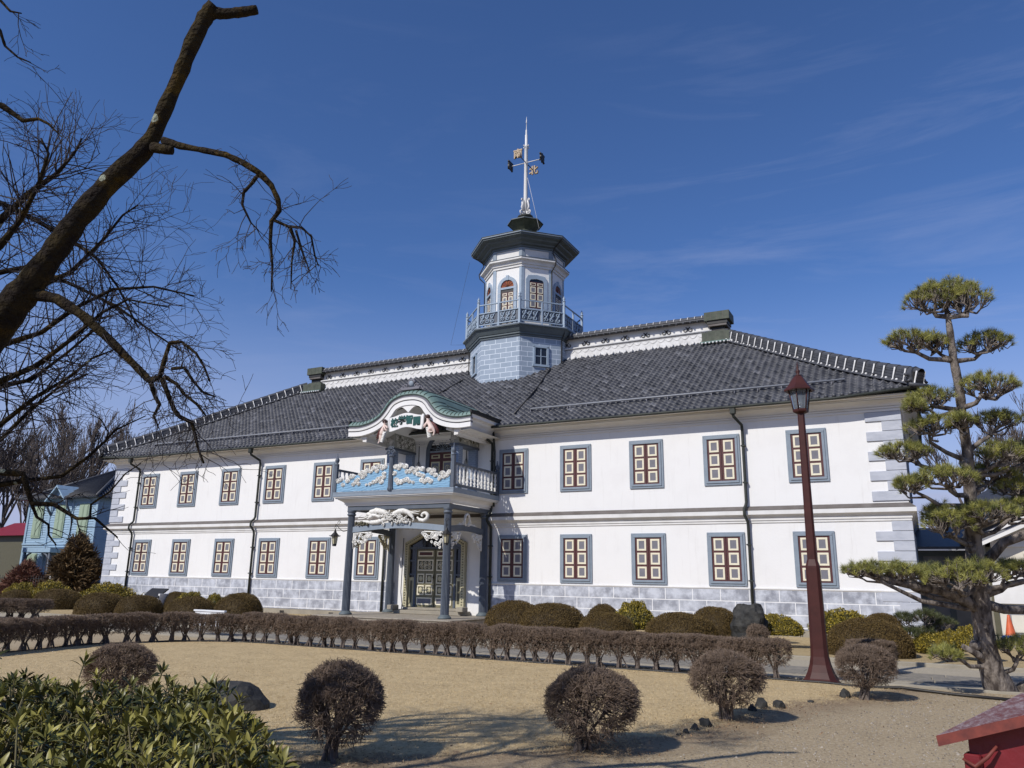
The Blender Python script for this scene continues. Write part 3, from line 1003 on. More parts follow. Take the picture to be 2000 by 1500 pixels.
b = MB()
b.strip(arch_pts(PX, .86, 5.37, 7.55), arch_pts(PX, .66, 5.37, 7.55), YF - .10, YF, BLUED)
b.box(PX - .66, PX + .66, YF - .08, YF - .02, 7.50, 7.58, BLUEG)
for k in range(7):
    a = math.pi * (k + .5) / 7
    b.tube([(PX, YF - .05, 7.60), (PX + .64 * math.cos(a), YF - .05, 7.58 + .6 * math.sin(a))], .016, BLUEG, n=4)
b.tube([(PX + .3 * math.cos(math.pi * i / 10), YF - .05, 7.6 + .3 * math.sin(math.pi * i / 10)) for i in range(11)], .018, BLUEG, n=4)
bd = b.build('balcony_door', porch)
b = MB(); b.poly(arch_pts(PX, .66, 7.5, 7.56), YF - .03, YF - .008, GLASS); b.build('fanlight_glass', bd)
for sx in (-1, 1):
    b = MB(); c = PX + sx * .33
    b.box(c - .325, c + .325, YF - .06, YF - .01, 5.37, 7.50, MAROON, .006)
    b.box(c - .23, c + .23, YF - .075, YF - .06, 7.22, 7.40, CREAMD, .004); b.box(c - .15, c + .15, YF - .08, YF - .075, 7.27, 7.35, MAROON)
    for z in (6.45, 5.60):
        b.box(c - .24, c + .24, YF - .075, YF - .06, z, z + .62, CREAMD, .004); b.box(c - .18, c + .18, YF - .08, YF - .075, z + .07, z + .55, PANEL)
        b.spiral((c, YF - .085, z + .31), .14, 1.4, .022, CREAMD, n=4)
    b.build('door_leaf', bd)
# iron brackets beside the balcony door
for sx in (-1, 1):
    b = MB()
    X = lambda u: PX + sx * u
    y = YF - .03
    b.tube([(X(1.30), y, 6.1), (X(1.30), y, 8.25), (X(1.0), y, 8.27), (X(.9), y, 8.5), (X(.35), y, 8.55), (X(.2), y, 8.75)], .016, BLACK, n=5)
    b.tube([(X(1.65), y, 7.92), (X(1.02), y, 7.92), (X(1.02), y, 8.3)], .014, BLACK, n=5)
    b.spiral((X(1.68), y, 7.99), .09, 1.2, .014, BLACK, sx=sx); b.spiral((X(.25), y, 8.62), .10, 1.3, .014, BLACK, sx=sx)
    b.tube([(X(1.22), y, 6.6), (X(1.22), y, 7.0), (X(1.30), y, 7.15), (X(1.38), y, 7.0), (X(1.38), y, 6.6), (X(1.22), y, 6.6)], .014, BLUED, n=5)
    b.build('iron_bracket', porch)
CASEG = plain('carved_case_ground', (.40, .40, .36), (.30, .30, .26), scale=12, rough=.8)
# brick piers carrying the porch roof, with carved cases above
for sx in (-1, 1):
    c = PX + sx * 1.72
    b = MB()
    b.box(c - .19, c + .19, 28.30, 28.66, 5.37, 7.46, PIERB, .01); b.box(c - .19, c + .19, YF - .24, YF, 5.37, 7.9, PIERB, .01)
    b.box(c - .25, c + .25, 28.22, YF, 7.46, 7.56, BLUED, .012)
    b.build('porch_pier', porch)
    b = MB()
    b.box(c - .22, c + .22, 28.27, YF, 7.563, 8.22, CASEG, .01)
    r2 = random.Random(9 + sx)
    for k in range(46):
        yy, z2 = r2.uniform(28.35, 29.85), r2.uniform(7.66, 8.12)
        for s3 in (-1, 1):
            MM = Matrix.Translation((c + s3 * .225, yy, z2)) @ Matrix.Rotation(math.pi / 2, 4, 'Z')
            b.M = MM; b.spiral((0, 0, 0), r2.uniform(.06, .10), 1.1, .024, CARVE if k % 4 else OLIVED, a0=r2.uniform(0, 6), sx=r2.choice((-1, 1))); b.M = None
    for k in range(12):
        b.spiral((c + r2.uniform(-.14, .14), 28.26, r2.uniform(7.66, 8.12)), .07, 1.1, .022, CARVE, a0=k)
    b.build('carved_case', porch)

# curved gable roof in green copper
KU = [0, .4, .82, 1.06, 1.26, 1.55, 1.98, 2.56, 3.2]
KD = [0, .03, .17, .36, .62, .89, 1.09, 1.20, 1.18]
KC = PX


def kz(u, base=9.62):
    u = abs(u)
    # cosine-eased lookup
    for i in range(len(KU) - 1):
        if u <= KU[i + 1] + 1e-6:
            t = (u - KU[i]) / (KU[i + 1] - KU[i])
            m0 = (KD[i + 1] - KD[max(0, i - 1)]) / (KU[i + 1] - KU[max(0, i - 1)])
            m1 = (KD[min(len(KU) - 1, i + 2)] - KD[i]) / (KU[min(len(KU) - 1, i + 2)] - KU[i])
            h = KU[i + 1] - KU[i]
            if i == 0: m0 = 0
            return base - ((2 * t ** 3 - 3 * t * t + 1) * KD[i] + (t ** 3 - 2 * t * t + t) * h * m0 + (-2 * t ** 3 + 3 * t * t) * KD[i + 1] + (t ** 3 - t * t) * h * m1)
    return base - KD[-1]


US = [-3.2 + 6.4 * i / 64 for i in range(65)]
Yk = 27.05
b = MB()


def kp(u, lift):     # point of the roof skin, lifted along the curve's normal
    e = .02
    dz = (kz(u + e) - kz(u - e)) / (2 * e) if abs(u) < 3.17 else 0
    n = Vector((-dz, 1)).normalized()
    return (KC + u + n.x * lift, kz(u) + n.y * lift)


sect = [(0.0, -.02), (0.0, .05), (.06, .14), (.18, .22), (.40, .27), (.80, .29), (5.6, .30)]
rings = []
for u in US: rings.append([(kp(u, l)[0], Yk + y, kp(u, l)[1]) for y, l in sect])
b.loft(rings, COPPER, closed=False, smooth=True)
for k in range(0, 65, 2):                          # rolled seams: round the front edge
    u = US[k]
    b.tube([(kp(u, l + .008)[0], Yk + y - .01, kp(u, l + .008)[1]) for y, l in sect[1:6]], .013, COPPERD, n=4)
for k in range(3, 65, 3):                          # and stepped courses running back
    u = US[k]
    if abs(u) > .35: b.tube([(kp(u, .30)[0], Yk + .8, kp(u, .30)[1]), (kp(u, .305)[0], Yk + 5.5, kp(u, .305)[1])], .016, COPPERD, n=4)
b.loft([[(kp(u, -.03)[0], Yk + .01, kp(u, -.03)[1]), (kp(u, .02)[0], Yk - .015, kp(u, .02)[1]), (kp(u, .02)[0], Yk + .05, kp(u, .02)[1]), (kp(u, -.03)[0], Yk + .05, kp(u, -.03)[1])] for u in US], BLACK, cap=True)
b.box(KC - .28, KC + .28, Yk + .5, Yk + 5.4, 9.90, 9.97, BLACK, .02)
for sx in (-1, 1):                                # side edges
    x = KC + sx * 3.2
    b.box(x - .04, x + .04, Yk, 30.2, 8.56, 8.68, BLACK)
pr = b.build('porch_roof', porch)
# white bargeboard in steps, then the gable board with two eye openings
b = MB()
for k, (l0, l1, yy, mt) in enumerate(((-.035, -.13, .03, PANEL), (-.12, -.22, .0, TRIMW), (-.21, -.29, .05, PANEL), (-.27, -.46, .02, WHITE))):
    b.loft([[(kp(u, l0)[0], Yk + yy, kp(u, l0)[1]), (kp(u, l1)[0], Yk + yy, kp(u, l1)[1]), (kp(u, l1)[0], Yk + yy + .16, kp(u, l1)[1]), (kp(u, l0)[0], Yk + yy + .16, kp(u, l0)[1])] for u in US], mt, cap=True)
n = 40
up, lo = [], []
for i in range(n + 1):
    u = -1.12 + 2.24 * i / n
    a = abs(u)
    zlow = 8.83 + (.27 * math.sin(math.pi * min(1, a / .86)) if a < .86 else -(a - .86) * 1.6)
    up.append((KC + u, kz(u) - .40)); lo.append((KC + u, min(zlow, kz(u) - .44)))
b.strip(up, lo, Yk + .06, Yk + .16, WHITE)
b.build('bargeboard', porch)
b = MB()                                           # ceiling under the curve and moulded side eaves
b.loft([[(KC + u * .97, Yk + .2, kz(u) - .52), (KC + u * .97, YF - .02, kz(u) - .52)] for u in US], CORN, closed=False)
for sx in (-1, 1):
    pr_ = [(3.17, 8.55), (3.17, 8.40), (3.0, 8.38), (2.98, 8.27), (2.85, 8.20), (2.68, 8.0), (2.60, 7.85), (2.5, 7.84), (2.5, 7.72), (2.3, 7.70), (2.3, 8.5)]
    b.loft([[(KC + sx * x, y, z) for x, z in pr_] for y in (Yk + .2, YF - .01)], CORN, cap=True)
    b.box(KC + sx * 2.3, KC + sx * 1.9, Yk + .21, YF - .01, 7.95, 8.25, CORN)
b.build('porch_ceiling', porch)
# crest on the ridge
b = MB()
b.spiral((KC, Yk + .18, 10.17), .20, 1.0, .06, PANEL, n=6, steps=14); b.ball((KC, Yk + .2, 10.17), .16, BLUEG, n=10, m=6, sc=(1, .5, 1))
for sx in (-1, 1):
    for k in range(4): b.spiral((KC + sx * (.28 + .13 * k), Yk + .18, 10.05 - .05 * k), .11 - .012 * k, 1.2, .034, PANEL, a0=k, sx=sx, n=5)
b.box(KC - .5, KC + .5, Yk + .1, Yk + .35, 9.86, 9.98, PANEL, .02)
b.build('roof_crest', porch)
# name board with lettering
b = MB()
n = 24
wv = lambda u: .075 * math.cos(u * math.pi / .86) if abs(u) < .86 else -.075
SC = KC + .02
up = [(SC - .86 + 1.72 * i / n, 8.70 + wv(-.86 + 1.72 * i / n)) for i in range(n + 1)]
lo = [(SC - .86 + 1.72 * i / n, 8.08 + wv(-.86 + 1.72 * i / n)) for i in range(n + 1)]
b.strip(up, lo, Yk - .12, Yk - .05, WHITE)
for sx in (-1, 1): b.tube([(SC + sx * .88, Yk - .10, 8.02), (SC + sx * .90, Yk - .10, 8.30), (SC + sx * .89, Yk - .10, 8.66)], .05, TRIMW, n=7)
sign = b.build('name_board', porch)


def letters(txt, size, mat, M, parent, name, ex=.012, off=.0, bold=0):
    cu = bpy.data.curves.new(name, 'FONT')
    cu.body = txt; cu.size = size; cu.extrude = ex; cu.offset = off; cu.align_x = 'CENTER'; cu.align_y = 'CENTER'
    ob = bpy.data.objects.new(name, cu); COL.objects.link(ob)
    dg = bpy.context.evaluated_depsgraph_get(); dg.update()
    me = bpy.data.meshes.new_from_object(ob.evaluated_get(dg))
    bpy.data.objects.remove(ob); bpy.data.curves.remove(cu)
    if bold:                                       # brush-thick strokes: the outline laid down again a little aside
        bm = __import__('bmesh').new()
        for dx, dz, dd in ((0, 0, 0), (bold, 0, .001), (-bold, 0, .002), (0, bold, .003), (0, -bold, .004)):
            q = me.copy(); q.transform(Matrix.Translation((dx, dz, dd))); bm.from_mesh(q); bpy.data.meshes.remove(q)
        bm.to_mesh(me); bm.free()
    me.transform(M); me.materials.clear(); me.materials.append(mat)
    o = bpy.data.objects.new(name, me); COL.objects.link(o); o.parent = parent
    return o


for k, ch in enumerate('校学智開'):
    u = -.585 + .39 * k
    M = Matrix.Translation(Vector((SC + u, Yk - .125, 8.39 + wv(u) * .9)) - o0) @ Matrix.Rotation(math.pi / 2, 4, 'X')
    letters(ch, .40, SIGNG, M, sign, 'lettering', ex=.02, off=.006, bold=.010)


# two painted cherubs holding the board: one skinned body each
def skin_body(name, joints, bones, mats, parent, sub=2):
    me = bpy.data.meshes.new(name)
    me.from_pydata([j[:3] for j in joints], bones, [])
    o = bpy.data.objects.new(name, me)
    COL.objects.link(o)
    sk = o.modifiers.new('skin', 'SKIN'); sk.use_smooth_shade = True
    sv = me.skin_vertices[0].data if me.skin_vertices else None
    if sv is None:
        bm = __import__('bmesh').new(); bm.from_mesh(me); bm.verts.layers.skin.verify(); bm.to_mesh(me); bm.free()
        sv = me.skin_vertices[0].data
    for i, j in enumerate(joints): sv[i].radius = (j[3], j[3])
    sv[0].use_root = True
    ss = o.modifiers.new('sub', 'SUBSURF'); ss.levels = sub; ss.render_levels = sub
    dg = bpy.context.evaluated_depsgraph_get(); dg.update()
    m2 = bpy.data.meshes.new_from_object(o.evaluated_get(dg))
    bpy.data.objects.remove(o); bpy.data.meshes.remove(me)
    m2.name = name; m2.materials.clear()
    for m in mats: m2.materials.append(m)
    o = bpy.data.objects.new(name, m2); COL.objects.link(o)
    if parent is not None: o.parent = parent
    return o


def cherub(sx, cx, J):
    y = Yk - .13
    w = lambda q: (cx + sx * q[0] - o0.x, y + q[3] - o0.y, q[1] - o0.z, q[2])
    joints = [w(q) for q in J]
    bones = [(0, 1), (1, 2), (2, 3), (3, 4), (2, 5), (5, 6), (6, 7), (2, 8), (8, 9), (9, 10), (0, 11), (11, 12), (12, 13), (13, 14), (0, 15), (15, 16), (16, 17), (17, 18)]
    body = skin_body('cherub_figure', joints, bones, [SKIN], porch)
    hd = J[4]
    b = MB()
    hx, hz = cx + sx * hd[0], hd[1]
    b.ball((hx - sx * .02, y + hd[3] + .02, hz + .035), .112, HAIRB, n=12, m=8, sc=(1.0, 1.0, .9))
    b.build('hair', body)
    b = MB()
    b.ball((hx + sx * .045, y + hd[3] - .075, hz - .005), .016, SKIN, n=6, m=4)
    for e in (-.035, .035): b.ball((hx + sx * .03 + e, y + hd[3] - .085, hz + .02), .011, HAIRB, n=6, m=4)
    b.box(hx + sx * .03 - .025, hx + sx * .03 + .025, y + hd[3] - .092, y + hd[3] - .078, hz - .048, hz - .038, WINGB)
    b.build('face', body)
    sh = J[2]
    b = MB()
    for k in range(7):
        a = R(200 - 13 * k)
        l = .30 + .045 * k if k < 5 else .42
        p0 = (cx + sx * (sh[0] - .08), y + .10, sh[1] - .02)
        p1 = (p0[0] + sx * l * math.cos(a) * .95, y + .10 + .01 * k, p0[2] - l * math.sin(R(28 + 9 * k)) * 1.25)
        b.tube([p0, tuple((p0[i] * .4 + p1[i] * .6) for i in range(3)), p1], [.05, .055, .02], WINGB, n=6)
    b.build('wing', body)
    b = MB()
    hip_ = J[0]
    for k in range(7):
        t = k / 6
        b.tube([(cx + sx * (hip_[0] + .10 - .12 * t), y - .06, hip_[1] + .02 - .40 * t), (cx + sx * (hip_[0] + .20 - .10 * t), y - .08, hip_[1] - .04 - .38 * t), (cx + sx * (hip_[0] + .26 - .16 * t), y - .02, hip_[1] + .02 - .42 * t)], [.03, .055, .03], CARVE, n=7)
    b.build('drapery', body)


# x (towards the board), z, radius, y : pelvis chest shoulders neck head | arm | arm | leg | leg
cherub(1, KC - 1.20, [(0, 7.98, .085, 0), (.03, 8.12, .085, 0), (.08, 8.27, .08, 0), (.11, 8.34, .045, 0), (.13, 8.45, .095, -.02),
                      (.16, 8.22, .045, -.06), (.22, 8.10, .038, -.08), (.31, 8.04, .03, -.06), (.19, 8.27, .045, -.02), (.27, 8.22, .036, -.05), (.33, 8.14, .028, -.07),
                      (-.06, 7.90, .075, -.02), (-.08, 7.74, .05, -.02), (-.11, 7.60, .035, -.02), (-.16, 7.50, .028, -.05), (.03, 7.88, .07, -.04), (.0, 7.72, .048, -.05), (-.02, 7.62, .034, -.04), (.02, 7.56, .026, -.07)])
cherub(-1, KC + 1.29, [(-.10, 8.02, .095, 0), (-.02, 8.16, .085, 0), (.07, 8.29, .08, 0), (.11, 8.37, .045, 0), (.14, 8.48, .095, -.02),
                       (.13, 8.22, .045, -.07), (.18, 8.10, .038, -.09), (.24, 8.02, .03, -.09), (.17, 8.25, .045, -.02), (.25, 8.16, .036, -.04), (.31, 8.08, .028, -.06),
                       (-.04, 7.93, .08, -.06), (.02, 7.86, .055, -.09), (-.12, 7.82, .04, -.08), (-.22, 7.86, .028, -.06), (-.18, 7.96, .075, .0), (-.25, 7.86, .05, -.01), (-.24, 7.74, .036, -.02), (-.20, 7.66, .026, -.05)])


# wall lanterns on scrolled iron brackets
def lantern(x, y, z, px, py):
    b = MB()
    b.tube([(px, py, z + .35), ((px * 2 + x) / 3, (py * 2 + y) / 3, z + .30), ((px + 2 * x) / 3, (py + 2 * y) / 3, z + .42), (x, y, z + .62), (x, y, z + .50)], .014, BLACK, n=5)
    b.spiral(((px + 3 * x) / 4, (py + 3 * y) / 4, z + .66), .10, 1.3, .013, BLACK)
    b.tube([(x, y, z + .52), (x + .05, y, z + .46), (x, y, z + .40), (x - .05, y, z + .46), (x, y, z + .52)], .010, BLACK, n=4)
    lan = b.build('wall_lantern', porch)
    b = MB()
    b.lathe(x, y, [(.02, z + .42), (.03, z + .36), (.05, z + .32), (.07, z + .26), (.17, z + .15), (.23, z + .11), (.235, z + .09), (.12, z + .08)], BLACK, n=6, smooth=False)
    b.lathe(x, y, [(.095, z - .32), (.085, z - .27), (.10, z - .26), (.10, z - .23)], BLACK, n=6, smooth=False)
    for k in range(6):
        a = math.pi / 3 * k
        b.tube([(x + .14 * math.cos(a), y + .14 * math.sin(a), z + .09), (x + .095 * math.cos(a), y + .095 * math.sin(a), z - .24)], .010, BLACK, n=4)
        b.tube([(x + .2 * math.cos(a), y + .2 * math.sin(a), z + .10), (x + .26 * math.cos(a), y + .26 * math.sin(a), z + .13)], .012, BLACK, n=4)
    b.lathe(x, y, [(.08, z - .23), (.125, z + .08)], CREAMD, n=6, smooth=False)
    b.v = b.v
    b.build('lantern_body', porch)


lantern(CXs[0] - .62, 26.45, 3.42, CXs[0] - .14, 26.68)
lantern(CXs[1] + .32, 26.15, 3.42, CXs[1] + .06, 26.58)
# pipe up the porch corner and a meter box
b = MB(); b.tube([(CXs[0] + .55, YF - .12, 3.6), (CXs[0] + .53, YF - .12, 1.2), (CXs[0] + .62, YF - .12, .7), (CXs[0] + .62, YF - .12, .3)], .022, PANEL, n=6); b.box(CXs[0] + .30, CXs[0] + .62, YF - .3, YF - .04, .3, .46, PANEL, .02); b.build('conduit', porch)
b = MB(); b.tube([(CXs[0] - .55, YF - .1, 3.92), (CXs[0] - .55, YF - .1, .3)], .055, PIPE, n=7); b.tube([(CXs[1] + .35, 29.7, 8.25), (CXs[1] + .42, 29.75, 7.3), (CXs[1] + .42, 29.75, 4.9)], .05, PIPE, n=7); b.build('porch_pipe', porch)

# ------------------------------------------------------------------ the octagonal tower
TX, TY = -19.18, 37.95


def octr(a, z):
    r = a / math.cos(math.pi / 8)
    return [(TX + r * math.cos(math.pi / 8 + k * math.pi / 4), TY + r * math.sin(math.pi / 8 + k * math.pi / 4), z) for k in range(8)]


def face(ang, a):
    """frame on one face: local x along the face, local -y outwards, z up"""
    t = R(ang)
    return Matrix.Translation((TX + a * math.cos(t), TY + a * math.sin(t), 0)) @ Matrix.Rotation(t + math.pi / 2, 4, 'Z')


FA = [-90 + 45 * k for k in range(8)]
b = MB(); b.sweep(octr, [(2.85, 10.8), (2.85, 14.52)], TOWERB); tower = b.build('tower', SCH)
b = MB(face(-45, 2.85))
for (x0, x1, z0, z1) in ((-.42, -.30, 12.98, 14.0), (.34, .46, 12.98, 14.0), (-.42, .46, 13.9, 14.02), (-.46, .50, 12.86, 12.98)): b.box(x0, x1, -.09, 0, z0, z1, TWBLUE, .008)
b.box(0.0, .04, -.06, -.01, 12.98, 13.9, TWBLUE); b.box(-.3, .34, -.06, -.01, 13.42, 13.46, TWBLUE)
tw = b.build('tower_window', tower)
b = MB(face(-45, 2.85)); b.box(-.3, .34, -.03, .0, 12.98, 13.9, GLASS); b.build('pane', tw)
b = MB(face(-135, 2.85))
for (x0, x1, z0, z1) in ((-.42, -.30, 12.9, 14.0), (.30, .42, 12.9, 14.0), (-.42, .42, 13.9, 14.02), (-.46, .46, 12.8, 12.92)): b.box(x0, x1, -.09, 0, z0, z1, TWBLUE, .008)
tw = b.build('tower_window', tower)
b = MB(face(-135, 2.85)); b.box(-.3, .30, -.03, .0, 12.92, 13.9, GLASS); b.build('pane', tw)
b = MB()
b.sweep(octr, [(2.86, 14.50), (2.92, 14.505), (2.92, 14.60), (2.99, 14.61), (2.99, 14.70), (3.03, 14.71), (3.20, 14.98), (3.27, 15.0), (3.27, 15.04)], SOFF)
b.sweep(octr, [(3.25, 15.042), (3.29, 15.045), (3.29, 15.10), (1.5, 15.12)], BLUEG)
b.sweep(octr, [(2.87, 11.9), (2.95, 11.9)], MORTAR)
b.build('tower_balcony', tower)
b = MB()
ra = 3.08
r8 = ra / math.cos(math.pi / 8)
for k in range(8):
    a = math.pi / 8 + k * math.pi / 4
    x, y = TX + r8 * math.cos(a), TY + r8 * math.sin(a)
    b.box(x - .06, x + .06, y - .06, y + .06, 15.1, 16.62, TWBLUE, .01)
    b.lathe(x, y, [(.09, 16.62), (.09, 16.66), (.045, 16.69), (.075, 16.76), (.075, 16.82), (.03, 16.88), (.008, 16.96)], TWBLUE, n=10)
half = ra * math.tan(math.pi / 8)
rail = None
for fa in FA:
    b.M = face(fa, ra)
    for z, h, d in ((16.42, .065, .035), (15.93, .06, .035), (15.26, .06, .035)): b.box(-half + .06, half - .06, -d, d, z, z + h, TWBLUE, .008)
    b.box(-.045, .045, -.045, .045, 15.12, 16.42, TWBLUE, .008)
    b.M = None
b.build('tower_railing', tower)
for fa in FA:
    b = MB(face(fa, ra))
    for sx in (-1, 1):
        c = sx * half / 2
        w = half / 2 - .08
        b.box(c - w, c + w, .02, .03, 15.32, 15.93, BLUED)
        for k in range(3):
            for j in range(2):
                b.spiral((c - w + .17 + .32 * k, -.01, 15.48 + .28 * j), .13, 1.4, .030, TWBLUE, a0=1.3 * k + 2.0 * j, n=5, sx=(1 if (k + j) % 2 else -1) * sx)
            b.tube([(c - w + .05 + .32 * k, -.01, 15.36), (c - w + .18 + .32 * k, -.02, 15.62), (c - w + .3 + .32 * k, -.01, 15.9)], .026, TWBLUE, n=5)
            b.ball((c - w + .17 + .32 * k, -.02, 15.62), .04, TWBLUE, n=6, m=4)
    b.build('scroll_panel', tower)
# upper room
b = MB(); b.sweep(octr, [(2.10, 15.1), (2.10, 18.86)], WHITE)
b.sweep(octr, [(2.12, 18.80), (2.16, 18.82), (2.16, 18.95), (2.22, 18.96), (2.26, 19.10), (2.36, 19.17), (2.42, 19.18), (2.42, 19.28)], TRIMW)
ur = b.build('tower_room', tower)
b = MB()
r21 = 2.10 / math.cos(math.pi / 8)
hf = 2.10 * math.tan(math.pi / 8)
for fa in FA:
    b.M = face(fa, 2.10)
    for sx in (-1, 1): b.box(sx * (hf + .01), sx * (hf - .13), -.035, 0, 15.12, 18.80, TWBLUE)
    b.M = face(fa, 2.13)
    h2 = 2.13 * math.tan(math.pi / 8)
    b.M = face(fa, 2.14)
    for (x0, x1, z0, z1) in ((-h2 - .02, h2 + .02, 19.31, 19.44), (-h2 - .02, -h2 + .16, 19.44, 19.86), (h2 - .16, h2 + .02, 19.44, 19.86), (-h2 - .02, h2 + .02, 19.86, 19.95)): b.box(x0, x1, -.04, 0, z0, z1, BLUEG)
b.M = None
b.sweep(octr, [(2.44, 19.285), (2.44, 19.31), (2.2, 19.36)], SOFF)
b.build('corner_pilaster', tower)
b = MB(); b.sweep(octr, [(2.14, 19.28), (2.14, 19.98)], TRIMW); b.build('tower_drum', tower)


def shutters(b, x0, x1, z0, z1, y, rows):
    for s3 in (0, 1):
        a, c = (x0, (x0 + x1) / 2 - .006) if s3 == 0 else ((x0 + x1) / 2 + .006, x1)
        b.box(a, c, y, y + .04, z0, z1, MAROON, .005)
        z = z1 - .06
        for h in rows:
            b.box(a + .05, c - .05, y - .015, y, z - h, z, CREAM, .003)
            if h > .2: b.box(a + .105, c - .105, y - .02, y - .015, z - h + .055, z - .055, PANEL)
            else: b.box(a + .09, c - .09, y - .02, y - .015, z - h + .04, z - .04, MAROON)
            z -= h + .06


for fa in FA:
    M = face(fa, 2.10)
    b = MB(M)
    if fa in (-45, 135):
        b.strip([(-.62, 16.2), (-.62, 18.1), (-.5, 18.32), (0, 18.38), (.5, 18.32), (.62, 18.1), (.62, 16.2)], [(-.42, 16.38), (-.42, 17.98), (-.34, 18.08), (0, 18.14), (.34, 18.08), (.42, 17.98), (.42, 16.38)], -.07, 0, TWBLUE)
        b.box(-.62, .62, -.07, 0, 16.2, 16.38, TWBLUE)
        dw = b.build('tower_window', tower)
        b = MB(M); shutters(b, -.42, .42, 16.38, 17.95, -.05, (.17, .36, .36, .36)); b.box(-.42, .42, -.02, 0, 17.9, 18.12, GLASS); b.build('shutter', dw)
    else:
        b.strip(arch_pts(0, .60, 15.12, 17.72), arch_pts(0, .41, 15.12, 17.72), -.07, 0, TWBLUE)
        b.box(-.09, .09, -.09, 0, 18.10, 18.40, TWBLUE, .01)
        for k in range(9):
            z = 15.4 + k * .28
            for sx in (-1, 1): b.box(sx * .41, sx * .60, -.074, -.07, z, z + .012, MORTAR)
        for k in range(8):
            a = math.pi * (k + .5) / 8
            b.tube([(.41 * math.cos(a), -.072, 17.72 + .41 * math.sin(a)), (.60 * math.cos(a), -.072, 17.72 + .60 * math.sin(a))], .006, MORTAR, n=4)
        b.box(-.41, .41, -.06, -.01, 17.58, 17.70, TWBLUE)
        dw = b.build('tower_door', tower)
        b = MB(M); b.poly(arch_pts(0, .41, 17.6, 17.72), -.02, -.004, AMBER)
        for k in range(5):
            a = math.pi * (k + 1) / 6
            b.tube([(0, -.03, 17.72), (.4 * math.cos(a), -.03, 17.72 + .4 * math.sin(a))], .012, MAROON, n=4)
        b.build('fanlight_glass', dw)
        b = MB(M); b.box(-.41, .41, -.02, 0, 15.12, 17.58, BLACK); shutters(b, -.33, .41, 15.14, 17.40, -.05, (.17, .48, .48, .48, .3)); b.build('shutter', dw)
# tower roof with broad dark eaves, small cap and mast
b = MB()
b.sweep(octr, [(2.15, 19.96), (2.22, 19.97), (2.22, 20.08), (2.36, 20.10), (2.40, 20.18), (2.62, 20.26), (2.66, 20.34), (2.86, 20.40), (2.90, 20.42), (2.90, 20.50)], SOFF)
b.sweep(octr, [(2.90, 20.502), (2.97, 20.51), (2.97, 20.58)], BLUEG)
b.sweep(octr, [(2.99, 20.583), (2.99, 20.61), (2.2, 20.95), (1.3, 21.35), (.62, 21.78), (.5, 21.9)], COPPERD)
for sx, a in ((1, -22.5), (-1, -157.5)):
    t = R(a)
    P = lambda r, z: (TX + r / math.cos(math.pi / 8) * math.cos(t), TY + r / math.cos(math.pi / 8) * math.sin(t), z)
    b.tube([P(2.95, 20.5), P(2.85, 20.35), P(2.35, 20.05), P(2.25, 19.8), P(2.5, 19.25), P(2.45, 19.0), P(2.17, 18.7), P(2.17, 15.2), P(3.2, 15.05), P(3.1, 14.8), P(2.92, 14.5), P(2.9, 12.2)], .035, BLACK, n=5)
b.build('tower_roof', tower)
b = MB()
b.sweep(octr, [(.50, 21.8), (.50, 21.92), (.62, 22.05), (.95, 22.40)], COPPERD)
b.sweep(octr, [(1.0, 22.40), (1.0, 22.46), (.7, 22.62), (.34, 22.72), (.30, 22.76), (.33, 22.80)], SOFF)
b.lathe(TX, TY, [(.30, 22.70), (.46, 22.80), (.50, 22.86), (.47, 22.94), (.38, 22.99), (.28, 23.02)], PIPE, n=12)
b.build('roof_cap', tower)
b = MB()
b.lathe(TX, TY, [(.135, 22.98), (.12, 24.2), (.105, 27.6), (.115, 27.62), (.115, 27.75), (.08, 27.78), (.08, 28.45), (.055, 28.5), (.05, 28.8), (.022, 28.85), (.02, 29.3), (.045, 29.33), (.03, 29.4), (.004, 29.75)], TRIMW, n=10)
for k in range(4):
    M = Matrix.Translation((TX, TY, 0)) @ Matrix.Rotation(k * math.pi / 2 - .35, 4, 'Z')
    b.M = M
    b.spiral((.30, 0, 23.18), .20, 1.3, .055, TRIMW, a0=2.6, n=6)
    b.tube([(.16, 0, 23.3), (.30, 0, 23.5), (.24, 0, 23.75), (.18, 0, 23.95)], [.06, .07, .05, .04], TRIMW, n=6)
    b.spiral((.25, 0, 24.0), .10, 1.2, .035, TRIMW, a0=-1, n=5)
    b.ball((.2, 0, 27.66), .05, TRIMW, n=6, m=4)
b.M = None
mast = b.build('mast', tower)
# compass arms; the ends carry the four cardinal characters
for ang, ch, mt in ((0, '東', BLACK), (math.pi, '西', BLACK), (-math.pi / 2, '南', GOLD), (math.pi / 2, '北', GOLD)):
    ex = Vector((math.cos(ang), math.sin(ang), 0))
    b = MB(); c = Vector((TX, TY, 26.56))
    e = c + ex * 1.02
    b.tube([c, e], .028, TRIMW if mt is BLACK else BLACK, n=5)
    arm = b.build('compass_arm', tower)
    nrm = Vector((0, -1, 0)) if abs(ex.y) > .5 else ex
    tx = Vector((0, 0, 1)).cross(nrm)
    rot = Matrix(((tx.x, 0, nrm.x, 0), (tx.y, 0, nrm.y, 0), (0, 1, 0, 0), (0, 0, 0, 1)))
    letters(ch, .62, mt, Matrix.Translation(e + ex * .06 - o0) @ rot, arm, 'character', ex=.05, off=.018)
b = MB(); b.tube([(TX + .13, TY - .1, 25.6), (TX + 1.6, TY - 1.4, 21.25)], .010, TRIMW, n=4)
b.tube([(TX - 3.3, TY - 1.2, 15.0), (TX - 4.2, TY - 1.2, 15.1), (TX - 3.2, TY - 1.0, 20.2)], .008, BLACK, n=4); b.build('guy_wire', tower)
